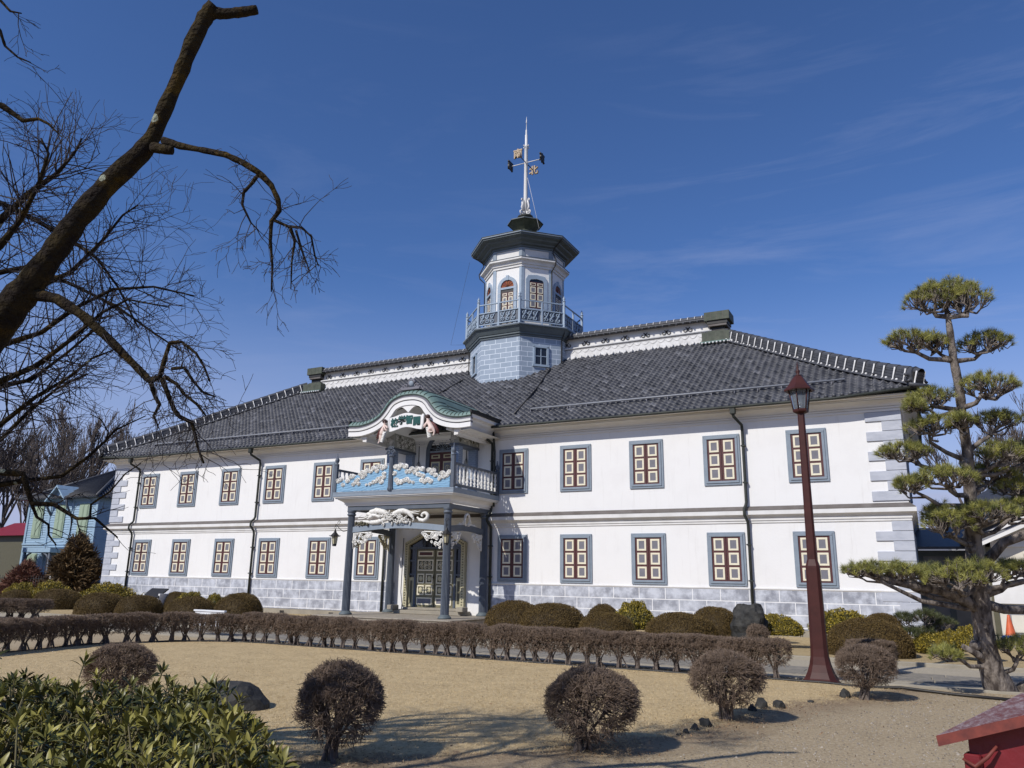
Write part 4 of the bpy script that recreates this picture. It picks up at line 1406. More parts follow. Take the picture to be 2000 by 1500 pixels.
# ------------------------------------------------------------------ vegetation helpers (numpy, one mesh per part)
def frames(d):
    d = d / np.maximum(1e-9, np.linalg.norm(d, axis=1, keepdims=True))
    ref = np.where(np.abs(d[:, 2:3]) < .9, np.array([[0, 0, 1.]]), np.array([[1., 0, 0]]))
    a = np.cross(d, ref); a /= np.maximum(1e-9, np.linalg.norm(a, axis=1, keepdims=True))
    return a, np.cross(a, d)


def segs(P0, P1, r0, r1, n=3):
    """many small tapering twigs at once"""
    P0, P1 = np.asarray(P0, float), np.asarray(P1, float)
    M = len(P0)
    r0 = np.broadcast_to(np.asarray(r0, float), (M,)); r1 = np.broadcast_to(np.asarray(r1, float), (M,))
    a, b = frames(P1 - P0)
    an = 2 * np.pi * np.arange(n) / n
    off = np.cos(an)[None, :, None] * a[:, None, :] + np.sin(an)[None, :, None] * b[:, None, :]
    A = P0[:, None, :] + off * r0[:, None, None]
    B = P1[:, None, :] + off * r1[:, None, None]
    V = np.concatenate([A, B], 1).reshape(-1, 3)
    k = np.arange(n); k2 = (k + 1) % n
    F = np.stack([k, k2, k2 + n, k + n], 1)
    F = (F[None] + (np.arange(M) * 2 * n)[:, None, None]).reshape(-1, 4)
    return V, F


def curve_segs(P0, P1, P2, r0, r1, r2, n=3):
    v1, f1 = segs(P0, P1, r0, r1, n)
    v2, f2 = segs(P1, P2, r1, r2, n)
    return np.concatenate([v1, v2]), np.concatenate([f1, f2 + len(v1)])


def unit(rs, n):
    d = rs.normal(size=(n, 3)); return d / np.linalg.norm(d, axis=1, keepdims=True)


def leaf_quads(P, D, U, length, width):
    """diamond leaves: base P, direction D, face normal U"""
    D = D / np.linalg.norm(D, axis=1, keepdims=True)
    S = np.cross(D, U); S /= np.maximum(1e-9, np.linalg.norm(S, axis=1, keepdims=True))
    l = np.asarray(length).reshape(-1, 1); w = np.asarray(width).reshape(-1, 1)
    V = np.stack([P, P + D * l * .45 + S * w * .5, P + D * l, P + D * l * .45 - S * w * .5], 1).reshape(-1, 3)
    F = np.arange(len(P) * 4).reshape(-1, 4)
    return V, F


TWIG = plain('clipped_twigs', (.095, .068, .050), (.33, .24, .172), tone=True, rough=.8)
TWIGS = plain('shrub_stem', (.15, .12, .10), (.09, .07, .06), scale=20, rough=.85, bump=.4, bscale=60)
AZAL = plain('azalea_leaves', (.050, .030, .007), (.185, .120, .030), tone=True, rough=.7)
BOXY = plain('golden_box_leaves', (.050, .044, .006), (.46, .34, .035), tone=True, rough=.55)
PINEN = plain('pine_needles', (.040, .058, .018), (.44, .42, .105), tone=True, rough=.5)
PINEB = plain('pine_bark', (.24, .205, .175), (.06, .047, .04), scale=9, rough=.9, bump=1.0, bscale=14, stretch=(1, 1, .45), lo=.42, hi=.62)
CHERB = plain('cherry_bark', (.022, .017, .014), (.058, .043, .018), scale=7, rough=.95, spec=.1, bump=1.0, bscale=30, lo=.4, hi=.75)
# lichen: pale round crusts and an ochre bloom growing on the bark itself
t_ = CHERB.node_tree; b_ = t_.nodes['Principled BSDF']; src_ = b_.inputs['Base Color'].links[0].from_socket
co_s = N(t_, 'ShaderNodeTexCoord')
vo = N(t_, 'ShaderNodeTexVoronoi'); vo.inputs['Scale'].default_value = 5.5
no_ = N(t_, 'ShaderNodeTexNoise'); no_.inputs['Scale'].default_value = 26; no_.inputs['Detail'].default_value = 4
nm_ = N(t_, 'ShaderNodeMath', operation='MULTIPLY_ADD'); nm_.inputs[1].default_value = .22
cr_ = N(t_, 'ShaderNodeMapRange'); cr_.inputs['From Min'].default_value = .30; cr_.inputs['From Max'].default_value = .27
sp_ = N(t_, 'ShaderNodeSeparateColor'); gt_ = N(t_, 'ShaderNodeMath', operation='GREATER_THAN'); gt_.inputs[1].default_value = .62
mu_ = N(t_, 'ShaderNodeMath', operation='MULTIPLY')
m1_ = N(t_, 'ShaderNodeMix', data_type='RGBA'); m1_.inputs[7].default_value = (.30, .32, .25, 1)
n2_ = N(t_, 'ShaderNodeTexNoise'); n2_.inputs['Scale'].default_value = 2.6; n2_.inputs['Detail'].default_value = 8; n2_.inputs['Roughness'].default_value = .7
r2_ = N(t_, 'ShaderNodeMapRange'); r2_.inputs['From Min'].default_value = .54; r2_.inputs['From Max'].default_value = .66; r2_.inputs['To Max'].default_value = .8
m2_ = N(t_, 'ShaderNodeMix', data_type='RGBA'); m2_.inputs[7].default_value = (.115, .070, .012, 1)
ln = t_.links.new
for n_ in (vo, no_, n2_): ln(co_s.outputs['Object'], n_.inputs['Vector'])
ln(no_.outputs[0], nm_.inputs[0]); ln(vo.outputs['Distance'], nm_.inputs[2]); ln(nm_.outputs[0], cr_.inputs['Value'])
ln(vo.outputs['Color'], sp_.inputs[0]); ln(sp_.outputs[0], gt_.inputs[0]); ln(cr_.outputs[0], mu_.inputs[0]); ln(gt_.outputs[0], mu_.inputs[1])
ln(n2_.outputs[0], r2_.inputs['Value']); ln(src_, m2_.inputs[6]); ln(r2_.outputs[0], m2_.inputs[0]); ln(m2_.outputs[2], m1_.inputs[6]); ln(mu_.outputs[0], m1_.inputs[0]); ln(m1_.outputs[2], b_.inputs['Base Color'])
CTWIG = plain('cherry_twigs', (.032, .026, .028), (.06, .046, .044), tone=True, rough=.8)
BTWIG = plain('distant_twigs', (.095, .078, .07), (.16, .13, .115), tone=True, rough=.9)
BROADL = plain('broad_leaves', (.034, .043, .011), (.31, .275, .062), tone=True, rough=.42, spec=.35)
BROADS = plain('green_stems', (.16, .14, .06), (.10, .08, .04), scale=10)
JUNI = plain('juniper_sprays', (.055, .034, .013), (.19, .115, .045), tone=True, rough=.8)
GRASS = plain('dry_grass_blades', (.34, .25, .125), (.72, .57, .33), tone=True, rough=.9)
ROCKD = plain('dark_rock', (.014, .014, .014), (.05, .048, .042), scale=6, rough=.75, bump=.6, bscale=9)

# ------------------------------------------------------------------ ground
def groundmat(name, c1, c2, c3, s1, s2, bump=.4, bs=60):
    m, t, b = newmat(name)
    b.inputs['Roughness'].default_value = .95; b.inputs['Specular IOR Level'].default_value = .15
    co = N(t, 'ShaderNodeTexCoord')
    n1 = N(t, 'ShaderNodeTexNoise'); n1.inputs['Scale'].default_value = s1; n1.inputs['Detail'].default_value = 7; n1.inputs['Roughness'].default_value = .65
    n2 = N(t, 'ShaderNodeTexNoise'); n2.inputs['Scale'].default_value = s2; n2.inputs['Detail'].default_value = 4; n2.inputs['Roughness'].default_value = .7
    r1 = N(t, 'ShaderNodeMapRange'); r1.inputs['From Min'].default_value = .35; r1.inputs['From Max'].default_value = .68
    r2 = N(t, 'ShaderNodeMapRange'); r2.inputs['From Min'].default_value = .36; r2.inputs['From Max'].default_value = .66
    m1 = N(t, 'ShaderNodeMix', data_type='RGBA'); m2 = N(t, 'ShaderNodeMix', data_type='RGBA')
    m1.inputs[6].default_value = col4(c1); m1.inputs[7].default_value = col4(c2); m2.inputs[7].default_value = col4(c3)
    bp = N(t, 'ShaderNodeBump'); bp.inputs['Strength'].default_value = bump; bp.inputs['Distance'].default_value = .03
    n3 = N(t, 'ShaderNodeTexNoise'); n3.inputs['Scale'].default_value = bs; n3.inputs['Detail'].default_value = 5
    ln = t.links.new
    for n in (n1, n2, n3): ln(co.outputs['Object'], n.inputs['Vector'])
    ln(n1.outputs[0], r1.inputs['Value']); ln(n2.outputs[0], r2.inputs['Value'])
    ln(r1.outputs[0], m1.inputs[0]); ln(m1.outputs[2], m2.inputs[6]); ln(r2.outputs[0], m2.inputs[0]); ln(m2.outputs[2], b.inputs['Base Color'])
    ln(n3.outputs[0], bp.inputs['Height']); ln(bp.outputs[0], b.inputs['Normal'])
    return m


GRAVEL = groundmat('gravel_ground', (.345, .268, .165), (.24, .18, .105), (.47, .38, .255), .8, 20, .8, 38)
LAWN = groundmat('dry_lawn', (.53, .395, .21), (.335, .24, .125), (.64, .50, .29), 1.6, 17, .8, 70)
SOIL = groundmat('bed_soil', (.26, .185, .115), (.15, .10, .065), (.38, .29, .18), 1.4, 22, .6, 50)
BEDG = groundmat('bed_grass', (.40, .30, .16), (.24, .17, .09), (.46, .36, .20), .8, 12, .6, 60)
SLATE = groundmat('slate_paving', (.20, .185, .16), (.14, .13, .115), (.27, .245, .205), 1.2, 7, .35, 14)
PATHG = groundmat('pale_path', (.36, .315, .235), (.29, .25, .185), (.42, .37, .285), .8, 18, .3, 60)
FAR = groundmat('far_earth', (.13, .10, .06), (.09, .075, .04), (.18, .14, .08), .05, .6, .1, 5)


def sheet(name, pts, z, mat, kind='structure', skirt=.0):
    me = bpy.data.meshes.new(name)
    n = len(pts)
    v = [(x, y, z) for x, y in pts]; f = [tuple(range(n))]
    if skirt:
        v += [(x, y, z - skirt) for x, y in pts]; f += [(i, i + n, (i + 1) % n + n, (i + 1) % n) for i in range(n)]
    me.from_pydata(v, [], f); me.materials.append(mat); me.update()
    o = bpy.data.objects.new(name, me); COL.objects.link(o)
    return tag(o, kind=kind)


def jag(pts, step=.35, amp=.06, seed=1):
    r = random.Random(seed); o = []
    for i in range(len(pts)):
        a, b2 = Vector(pts[i]), Vector(pts[(i + 1) % len(pts)])
        n = max(1, int((b2 - a).length / step))
        for k in range(n):
            p = a.lerp(b2, k / n); o.append((p.x + r.uniform(-amp, amp), p.y + r.uniform(-amp, amp)))
    return o


sheet('ground', [(-2500, -400), (2500, -400), (2500, 4000), (-2500, 4000)], -.03, FAR)
sheet('gravel_yard', [(-60, -12), (30, -12), (30, 17.25), (-60, 17.25)], 0, GRAVEL)
LAWNP = [(-.75, 16.6), (-1.2, 15.3), (-1.9, 13.9), (-2.35, 13.1), (-2.6, 12.0), (-2.8, 10.7), (-3.5, 9.3), (-4.4, 8.2), (-5.6, 7.0), (-7.0, 5.9), (-9.0, 5.0), (-12, 4.6), (-15, 5.6), (-17.6, 7.6), (-19.0, 10.0), (-19.6, 12.2), (-19.8, 13.8), (-19.3, 15.2), (-18.2, 16.5), (-16.5, 17.0), (-8, 17.0), (-2, 17.0)]
# the lawn fades through bare soil into the gravel: one sheet, mixed by the distance to the lawn's edge
def poly_dist(x, y, poly):
    m_ = np.full(x.shape, 99.0)
    for i in range(len(poly)):
        a = np.array(poly[i]); c = np.array(poly[(i + 1) % len(poly)]); e = c - a
        t_ = np.clip(((x - a[0]) * e[0] + (y - a[1]) * e[1]) / (e @ e), 0, 1)
        m_ = np.minimum(m_, np.hypot(a[0] + e[0] * t_ - x, a[1] + e[1] * t_ - y))
    return m_


def in_poly(x, y, poly):
    c = np.zeros(len(x), bool); n = len(poly)
    for i in range(n):
        x0, y0 = poly[i]; x1, y1 = poly[(i + 1) % n]
        hit = ((y0 > y) != (y1 > y)) & (x < (x1 - x0) * (y - y0) / (y1 - y0 + 1e-12) + x0)
        c ^= hit
    return c


gxs, gys = np.arange(-22, 1.6, .12), np.arange(3.2, 17.22, .12)
GX, GY = np.meshgrid(gxs, gys)
gd = poly_dist(GX.ravel(), GY.ravel(), LAWNP) * np.where(in_poly(GX.ravel(), GY.ravel(), LAWNP), 1, -1)
LV = np.stack([GX.ravel(), GY.ravel(), np.where(gd < -.75, .006 + (gd + .75) * .06, .006 + .022 * np.clip(gd / .5 + .6, 0, 1)) + RN.normal(0, .002, gd.size)], 1)
nx_ = len(gxs); qi = np.arange((len(gys) - 1) * nx_).reshape(-1, nx_)[:, :-1].ravel()
LF = np.stack([qi, qi + 1, qi + nx_ + 1, qi + nx_], 1)
LF = LF[(gd[LF] > -1.3).any(1)]


def lawn_edge_mat():
    m = LAWN.copy(); m.name = 'lawn_soil_gravel'
    t = m.node_tree; ln = t.links.new; b = t.nodes['Principled BSDF']
    co = N(t, 'ShaderNodeTexCoord'); at_ = N(t, 'ShaderNodeAttribute', attribute_name='tone')
    nz_ = N(t, 'ShaderNodeTexNoise'); nz_.inputs['Scale'].default_value = 1.7; nz_.inputs['Detail'].default_value = 9; nz_.inputs['Roughness'].default_value = .75
    ln(co.outputs['Object'], nz_.inputs['Vector'])
    ma = N(t, 'ShaderNodeMath', operation='MULTIPLY_ADD'); ma.inputs[1].default_value = 1.7; ma.inputs[2].default_value = -.85
    ln(nz_.outputs[0], ma.inputs[0])
    ad = N(t, 'ShaderNodeMath', operation='ADD'); ln(at_.outputs['Fac'], ad.inputs[0]); ln(ma.outputs[0], ad.inputs[1])

    def cols(src):
        k = [n for n in src.node_tree.nodes if n.type == 'MIX']
        return [tuple(k[0].inputs[6].default_value), tuple(k[0].inputs[7].default_value), tuple(k[1].inputs[7].default_value)]

    def tex(c, s1, s2):
        n1 = N(t, 'ShaderNodeTexNoise'); n1.inputs['Scale'].default_value = s1; n1.inputs['Detail'].default_value = 7; n1.inputs['Roughness'].default_value = .65
        n2 = N(t, 'ShaderNodeTexNoise'); n2.inputs['Scale'].default_value = s2; n2.inputs['Detail'].default_value = 4; n2.inputs['Roughness'].default_value = .7
        r1 = N(t, 'ShaderNodeMapRange'); r1.inputs['From Min'].default_value = .35; r1.inputs['From Max'].default_value = .68
        r2 = N(t, 'ShaderNodeMapRange'); r2.inputs['From Min'].default_value = .36; r2.inputs['From Max'].default_value = .66
        m1 = N(t, 'ShaderNodeMix', data_type='RGBA'); m2 = N(t, 'ShaderNodeMix', data_type='RGBA')
        m1.inputs[6].default_value = c[0]; m1.inputs[7].default_value = c[1]; m2.inputs[7].default_value = c[2]
        for n in (n1, n2): ln(co.outputs['Object'], n.inputs['Vector'])
        ln(n1.outputs[0], r1.inputs['Value']); ln(n2.outputs[0], r2.inputs['Value']); ln(r1.outputs[0], m1.inputs[0]); ln(m1.outputs[2], m2.inputs[6]); ln(r2.outputs[0], m2.inputs[0])
        return m2.outputs[2]
    lawn_col = b.inputs['Base Color'].links[0].from_socket
    soil, grav = tex(cols(SOIL), 1.4, 22), tex(cols(GRAVEL), .55, 26)
    e1 = N(t, 'ShaderNodeMapRange'); e1.inputs['From Min'].default_value = -.05; e1.inputs['From Max'].default_value = .22
    e0 = N(t, 'ShaderNodeMapRange'); e0.inputs['From Min'].default_value = -.85; e0.inputs['From Max'].default_value = -.10
    ln(ad.outputs[0], e1.inputs['Value']); ln(ad.outputs[0], e0.inputs['Value'])
    a1 = N(t, 'ShaderNodeMix', data_type='RGBA'); a2 = N(t, 'ShaderNodeMix', data_type='RGBA')
    ln(e0.outputs[0], a1.inputs[0]); ln(grav, a1.inputs[6]); ln(soil, a1.inputs[7])
    ln(e1.outputs[0], a2.inputs[0]); ln(a1.outputs[2], a2.inputs[6]); ln(lawn_col, a2.inputs[7])
    ln(a2.outputs[2], b.inputs['Base Color'])
    return m


tag(np_obj('lawn', [(LV, LF, 0, gd)], [lawn_edge_mat()], smooth=True), kind='structure')
MB_ = MB()
MB_.box(-60, 30, 17.25, 17.36, -.02, .05, CONC, .01); tag(MB_.build('kerb_strip'), kind='structure')
sheet('gravel_path', [(-60, 17.36), (30, 17.36), (30, 18.25), (-60, 18.25)], .004, PATHG)
b = MB()
y = 18.25
r3 = random.Random(21)
for row in range(3):
    x = -45 + r3.random()
    while x < 12:
        w = r3.uniform(.7, 1.5)
        b.box(x + .012, x + w - .012, y + .012, y + .54, -.02, .018 + r3.uniform(-.004, .006), SLATE, .008); x += w
    y += .555
tag(b.build('stone_pavement'), kind='structure')
sheet('path', [(-60, 18.2), (30, 18.2), (30, 21.7), (-60, 21.7)], .002, PATHG)
MB_ = MB(); MB_.box(-60, 30, 21.7, 21.82, -.02, .09, CONC, .012); tag(MB_.build('kerb'), kind='structure')
sheet('garden_bed', [(-60, 21.82), (30, 21.82), (30, 33), (-60, 33)], .03, BEDG)
sheet('porch_path', [(PX - 2.6, 21.6), (PX + 2.6, 21.6), (PX + 3.0, 25.8), (PX - 3.0, 25.8)], .036, PATHG)

# blades of dry grass standing in the lawn
rs = np.random.RandomState(5)


n = 420000
gx = rs.uniform(-20, -.5, n); gy = rs.uniform(4.5, 17.2, n)
pd_ = poly_dist(gx, gy, LAWNP); ins = in_poly(gx, gy, LAWNP)
keep = (ins | (pd_ < rs.exponential(.09, n))) & (~ins | (pd_ > .5) | (rs.random(n) < pd_ / .5 + .25)) & (rs.random(n) < np.clip(1.6 - np.hypot(gx, gy) / 15, .18, 1))
gx, gy = gx[keep], gy[keep]; n = len(gx)
P = np.stack([gx, gy, np.full(n, .020)], 1)
D = np.stack([rs.normal(0, .8, n), rs.normal(0, .8, n), rs.uniform(.35, 1.1, n)], 1); D /= np.linalg.norm(D, axis=1, keepdims=True)
ln_ = rs.uniform(.02, .055, n)
S = np.cross(D, unit(rs, n)); S /= np.linalg.norm(S, axis=1, keepdims=True)
V = np.stack([P - S * .0028, P + S * .0028, P + D * ln_[:, None]], 1).reshape(-1, 3)
clump = .5 + .5 * np.sin(gx * 2.1 + np.sin(gy * 1.7) * 2) * np.sin(gy * 2.6 + np.sin(gx * 1.3))
tone = np.repeat(np.clip(rs.normal(.5, .22, n) + .22 * (clump - .5), 0, 1), 3)
tag(np_obj('grass_blades', [(V, np.arange(n * 3).reshape(-1, 3), 0, tone)], [GRASS]), kind='stuff')
# fine loose stones in the gravel
n = 16000
gx = rs.uniform(-7, 3.5, n); gy = rs.uniform(4.5, 17, n)
k = (poly_dist(gx, gy, LAWNP) > rs.uniform(.1, 1.0, n)) & ~in_poly(gx, gy, LAWNP); gx, gy = gx[k], gy[k]; n = len(gx)
tet = np.array([[1, 0, -.3], [-.6, .8, -.3], [-.5, -.9, -.3], [.1, 0, .6]])
sc = rs.uniform(.006, .016, n) * (1 + (rs.random(n) < .02) * 1.2)
an = rs.uniform(0, 6.28, n)
ro = np.stack([np.stack([np.cos(an), -np.sin(an)], 1), np.stack([np.sin(an), np.cos(an)], 1)], 1)
xy = np.einsum('nij,kj->nki', ro, tet[:, :2]) * sc[:, None, None]
V = np.concatenate([xy + np.stack([gx, gy], 1)[:, None], (tet[None, :, 2:] * sc[:, None, None] + .006)], 2).reshape(-1, 3)
F = (np.array([[0, 1, 3], [1, 2, 3], [2, 0, 3]])[None] + (np.arange(n) * 4)[:, None, None]).reshape(-1, 3)
PEB = plain('loose_stones', (.15, .125, .095), (.46, .40, .32), tone=True, rough=.9)
tag(np_obj('loose_gravel', [(V, F, 0, np.repeat(rs.random(n), 4))], [PEB]), kind='stuff')


# fallen leaves and bits of twig, thickest round the shrubs
n = 5200
cx_ = np.array([[-5.7, 6.9], [-3.6, 8.85], [-2.6, 11.7], [-1.1, 15.0], [-10.6, 8.0], [-2.9, 10.6], [-2.2, 13.2]])
pk = rs.randint(0, 7, n); gx = cx_[pk, 0] + rs.normal(.1, .5, n); gy = cx_[pk, 1] + rs.normal(.1, .45, n)
fr = rs.random(n) < .45; gx[fr] = rs.uniform(-14, 2.5, fr.sum()); gy[fr] = rs.uniform(4.6, 17, fr.sum())
D = np.stack([rs.normal(0, 1, n), rs.normal(0, 1, n), rs.normal(0, .2, n)], 1)
V, F = leaf_quads(np.stack([gx, gy, np.full(n, .034)], 1), D, np.array([0, 0, 1.]) + .5 * unit(rs, n), rs.uniform(.018, .05, n), rs.uniform(.008, .02, n))
LITT = plain('fallen_leaves', (.07, .04, .022), (.33, .20, .10), tone=True, rough=.9)
tag(np_obj('leaf_litter', [(V, F, 0, np.repeat(rs.random(n), 4))], [LITT]), kind='stuff')


# ------------------------------------------------------------------ clipped leafless shrubs (balls, hedge plants)
def twig_shrub(rs, hx, hy, hz, zc, nmain, ntwig, box=False, tw=.0028, lean=(0, 0), stem_r=.028, inner=.55):
    """bare clipped shrub about the origin; returns stem parts and twig parts"""
    ph = rs.uniform(0, 6, 4)
    def surf(d):
        if box:
            q = np.max(np.abs(d) / np.array([hx, hy, hz]), axis=1, keepdims=True)
            el = np.sqrt(np.sum((d / np.array([hx, hy, hz])) ** 2, axis=1, keepdims=True))
            return d / (.72 * q + .28 * el)
        el = np.sqrt(np.sum((d / np.array([hx, hy, hz])) ** 2, axis=1, keepdims=True))
        w = 1 + .035 * np.sin(d[:, :1] * 5 + ph[0]) * np.cos(d[:, 1:2] * 4 + ph[1]) + .03 * np.sin(d[:, 2:3] * 6 + d[:, :1] * 3 + ph[2]) - .05 * np.clip(np.sin(d[:, :1] * 3 + d[:, 1:2] * 4 + ph[3]) - .6, 0, 1)
        return d / el * w
    C = np.array([lean[0], lean[1], zc])
    # main stems fan out of the ground
    dm = unit(rs, nmain); dm[:, 2] = np.abs(dm[:, 2]) * .8 - .28
    mid = C + surf(dm) * rs.uniform(.35, inner + .12, (nmain, 1))
    base = np.stack([rs.normal(0, .05, nmain), rs.normal(0, .05, nmain), np.zeros(nmain)], 1)
    kn = base * .4 + (mid - base) * .25; kn[:, 2] = np.clip(mid[:, 2] * .42, .05, None)
    v1, f1 = curve_segs(base, kn, mid, stem_r * rs.uniform(.6, 1.1, nmain), stem_r * .55, stem_r * .28, 5)
    # second order
    n2 = nmain * 9
    src = rs.randint(0, nmain, n2)
    d2 = unit(rs, n2); d2[:, 2] += .12
    e2 = C + surf(d2) * rs.uniform(.62, .86, (n2, 1))
    near = np.argmin(((e2[:, None, :] - mid[None]) ** 2).sum(2), 1)
    t = rs.uniform(.3, 1, (n2, 1))
    s2 = kn[near] * (1 - t) + mid[near] * t
    m2 = (s2 + e2) / 2 + rs.normal(0, .03, (n2, 3))
    v2, f2 = curve_segs(s2, m2, e2, stem_r * .28, stem_r * .2, stem_r * .12, 4)
    # outer twigs: dense brush ending on the clipped surface
    d3 = unit(rs, ntwig)
    low = d3[:, 2] < -.35
    d3[low & (rs.random(ntwig) < .75), 2] *= -.6
    lo2 = (d3[:, 2] < .05) & (rs.random(ntwig) < .45); d3[lo2, 2] = np.abs(d3[lo2, 2]) + .25; d3 /= np.linalg.norm(d3, axis=1, keepdims=True)
    tip = C + surf(d3) * (rs.uniform(.93, 1.0, (ntwig, 1)) + (rs.random((ntwig, 1)) < .09) * rs.uniform(0, .11, (ntwig, 1)))
    near = np.argmin(((tip[:, None, :] - e2[None]) ** 2).sum(2), 1) if ntwig * n2 < 3e6 else rs.randint(0, n2, ntwig)
    st = e2[near] * .75 + (C + (tip - C) * rs.uniform(.55, .8, (ntwig, 1))) * .25 + rs.normal(0, .02, (ntwig, 3))
    mdl = (st + tip) / 2 + rs.normal(0, .022, (ntwig, 3))
    nf = int(ntwig * .22)                                      # crossing twigs inside the shell
    df = unit(rs, nf); df[:, 2] += .35
    fp = C + surf(df) * rs.uniform(.70, .95, (nf, 1))
    fd = unit(rs, nf) * rs.uniform(.04, .10, (nf, 1)); fd[:, 2] = np.abs(fd[:, 2])
    st = np.concatenate([st, fp - fd]); mdl = np.concatenate([mdl, fp + rs.normal(0, .008, (nf, 3))]); tip = np.concatenate([tip, fp + fd * .8])
    v3, f3 = curve_segs(st, mdl, tip, tw * 1.25, tw, tw * .55, 3)
    tone3 = np.clip(rs.normal(.45, .25, len(v3)), 0, 1)
    top = np.clip((v3[:, 2] - (zc + hz * .55)) / (hz * .4), 0, 1)
    tone3 = np.clip(tone3 + 0 * top, 0, 1)
    return [(v1, f1, 0, None), (v2, f2, 0, None)], [(v3, f3, 0, tone3)]


def shrub_thing(name, loc, label, group, rs, **k):
    t = thing(name, loc, label, 'shrub', group)
    a, c = twig_shrub(rs, **k)
    np_obj('stem', a, [TWIGS], t); np_obj('twig_crown', c, [TWIG], t)
    return t


balls = [(-5.72, 6.95, .47, .46, .57, 'ball-clipped leafless shrub beside the broad-leaved bush, nearest the viewer', 5200, (.06, .02)),
         (-3.66, 8.85, .57, .43, .50, 'ball-clipped leafless shrub casting a dark round shadow, alone in the middle of the lawn edge', 5600, (.10, .04)),
         (-2.66, 11.7, .545, .40, .56, 'ball-clipped leafless shrub between dark edging stones, leaning over the lawn corner', 5000, (.03, 0)),
         (-1.10, 15.05, .52, .36, .54, 'ball-clipped leafless shrub on one thin stem right of the lamp post', 4200, (.04, 0)),
         (-10.6, 8.0, .52, .40, .50, 'ball-clipped leafless shrub half hidden behind the broad-leaved bush', 4200, (0, 0))]
for i, (x, y, r_b, hz, zc, lab, nt_, ln2) in enumerate(balls):
    shrub_thing('clipped_shrub', (x, y, 0), lab, 'ball-clipped shrubs round the lawn', np.random.RandomState(40 + i), hx=r_b, hy=r_b, hz=hz, zc=zc, nmain=12, ntwig=nt_, lean=ln2, stem_r=.034, tw=.0032)
shrub_thing('clipped_shrub', (-1.22, 19.4, 0), 'square-clipped leafless shrub behind the ball right of the lamp post', None, np.random.RandomState(70), hx=.55, hy=.4, hz=.30, zc=.42, nmain=9, ntwig=3600, box=True, tw=.0035)
shrub_thing('clipped_shrub', (-4.25, 22.9, 0), 'small round leafless shrub in front of the dark memorial stone', None, np.random.RandomState(71), hx=.32, hy=.3, hz=.28, zc=.5, nmain=7, ntwig=1500, tw=.004)
# hedge plants follow the edge of the lawn
hp = [(-19.0, 10.3), (-19.35, 12.1), (-19.75, 13.65), (-19.4, 14.9), (-18.85, 15.95), (-17.5, 17.0), (-16.0, 17.02), (-14.4, 16.95), (-11.6, 16.95), (-9.5, 16.9), (-7.3, 16.9), (-5.1, 16.9), (-2.72, 16.95)]
variants = []
for i in range(6):
    variants.append(twig_shrub(np.random.RandomState(90 + i), hx=.345, hy=.29, hz=.275, zc=.535, nmain=11, ntwig=1250, box=True, tw=.0038, stem_r=.024, inner=.5))
vm = [(np_mesh('stem', a, [TWIGS]), np_mesh('twig_crown', c, [TWIG])) for a, c in variants]
path = []
for i in range(len(hp) - 1):
    a, c = Vector(hp[i]), Vector(hp[i + 1]); m_ = max(2, int((c - a).length / .05))
    for k2 in range(m_): path.append((a.lerp(c, k2 / m_), (c - a).normalized()))
path.append((Vector(hp[-1]), Vector((1, 0))))
step = int(.405 / .05)
for i, k2 in enumerate(range(0, len(path), step)):
    p, d = path[k2]
    t = thing('hedge_shrub', (p.x + rnd.uniform(-.09, .09), p.y + rnd.uniform(-.06, .06), 0), 'leafless clipped shrub in the low hedge round the back of the lawn', 'shrub', 'leafless shrubs of the lawn hedge')
    t.rotation_euler = (0, 0, math.atan2(d.y, d.x) + (math.pi if rnd.random() < .5 else 0))
    s_ = rnd.uniform(.94, 1.05); t.scale = (rnd.uniform(.98, 1.18), rnd.uniform(.9, 1.2), s_)
    sm, cm = vm[rnd.randrange(6)]
    for nm, me in (('stem', sm), ('twig_crown', cm)):
        o = bpy.data.objects.new(nm, me); COL.objects.link(o); o.parent = t
# the second hedge beyond the path at the left
for i in range(16):
    t = thing('hedge_shrub', (-31.2 - i * .55, 19.4 - i * .16, 0), 'leafless clipped shrub in the far hedge beyond the path at the left', 'shrub', 'leafless shrubs of the far left hedge')
    t.scale = (1.1, 2.2, 1.0); t.rotation_euler = (0, 0, rnd.choice((0, math.pi)))
    sm, cm = vm[i % 6]
    for nm, me in (('stem', sm), ('twig_crown', cm)):
        o = bpy.data.objects.new(nm, me); COL.objects.link(o); o.parent = t
b = MB()
pts = [(p.x, p.y - .16 if p.y > 16 else p.y, .03 + .012 * math.sin(i * .7)) for i, (p, d) in enumerate(path[::6])]
pts += [(-1.9, 16.7, .05), (-1.2, 16.6, .03), (-.6, 16.75, .05), (.2, 16.5, .03), (1.2, 16.25, .03)]
b.tube(pts, .028, BLACK, n=5)
tag(b.build('edging_hose'), 'black hose lying along the foot of the hedge and lamp post', 'hose')


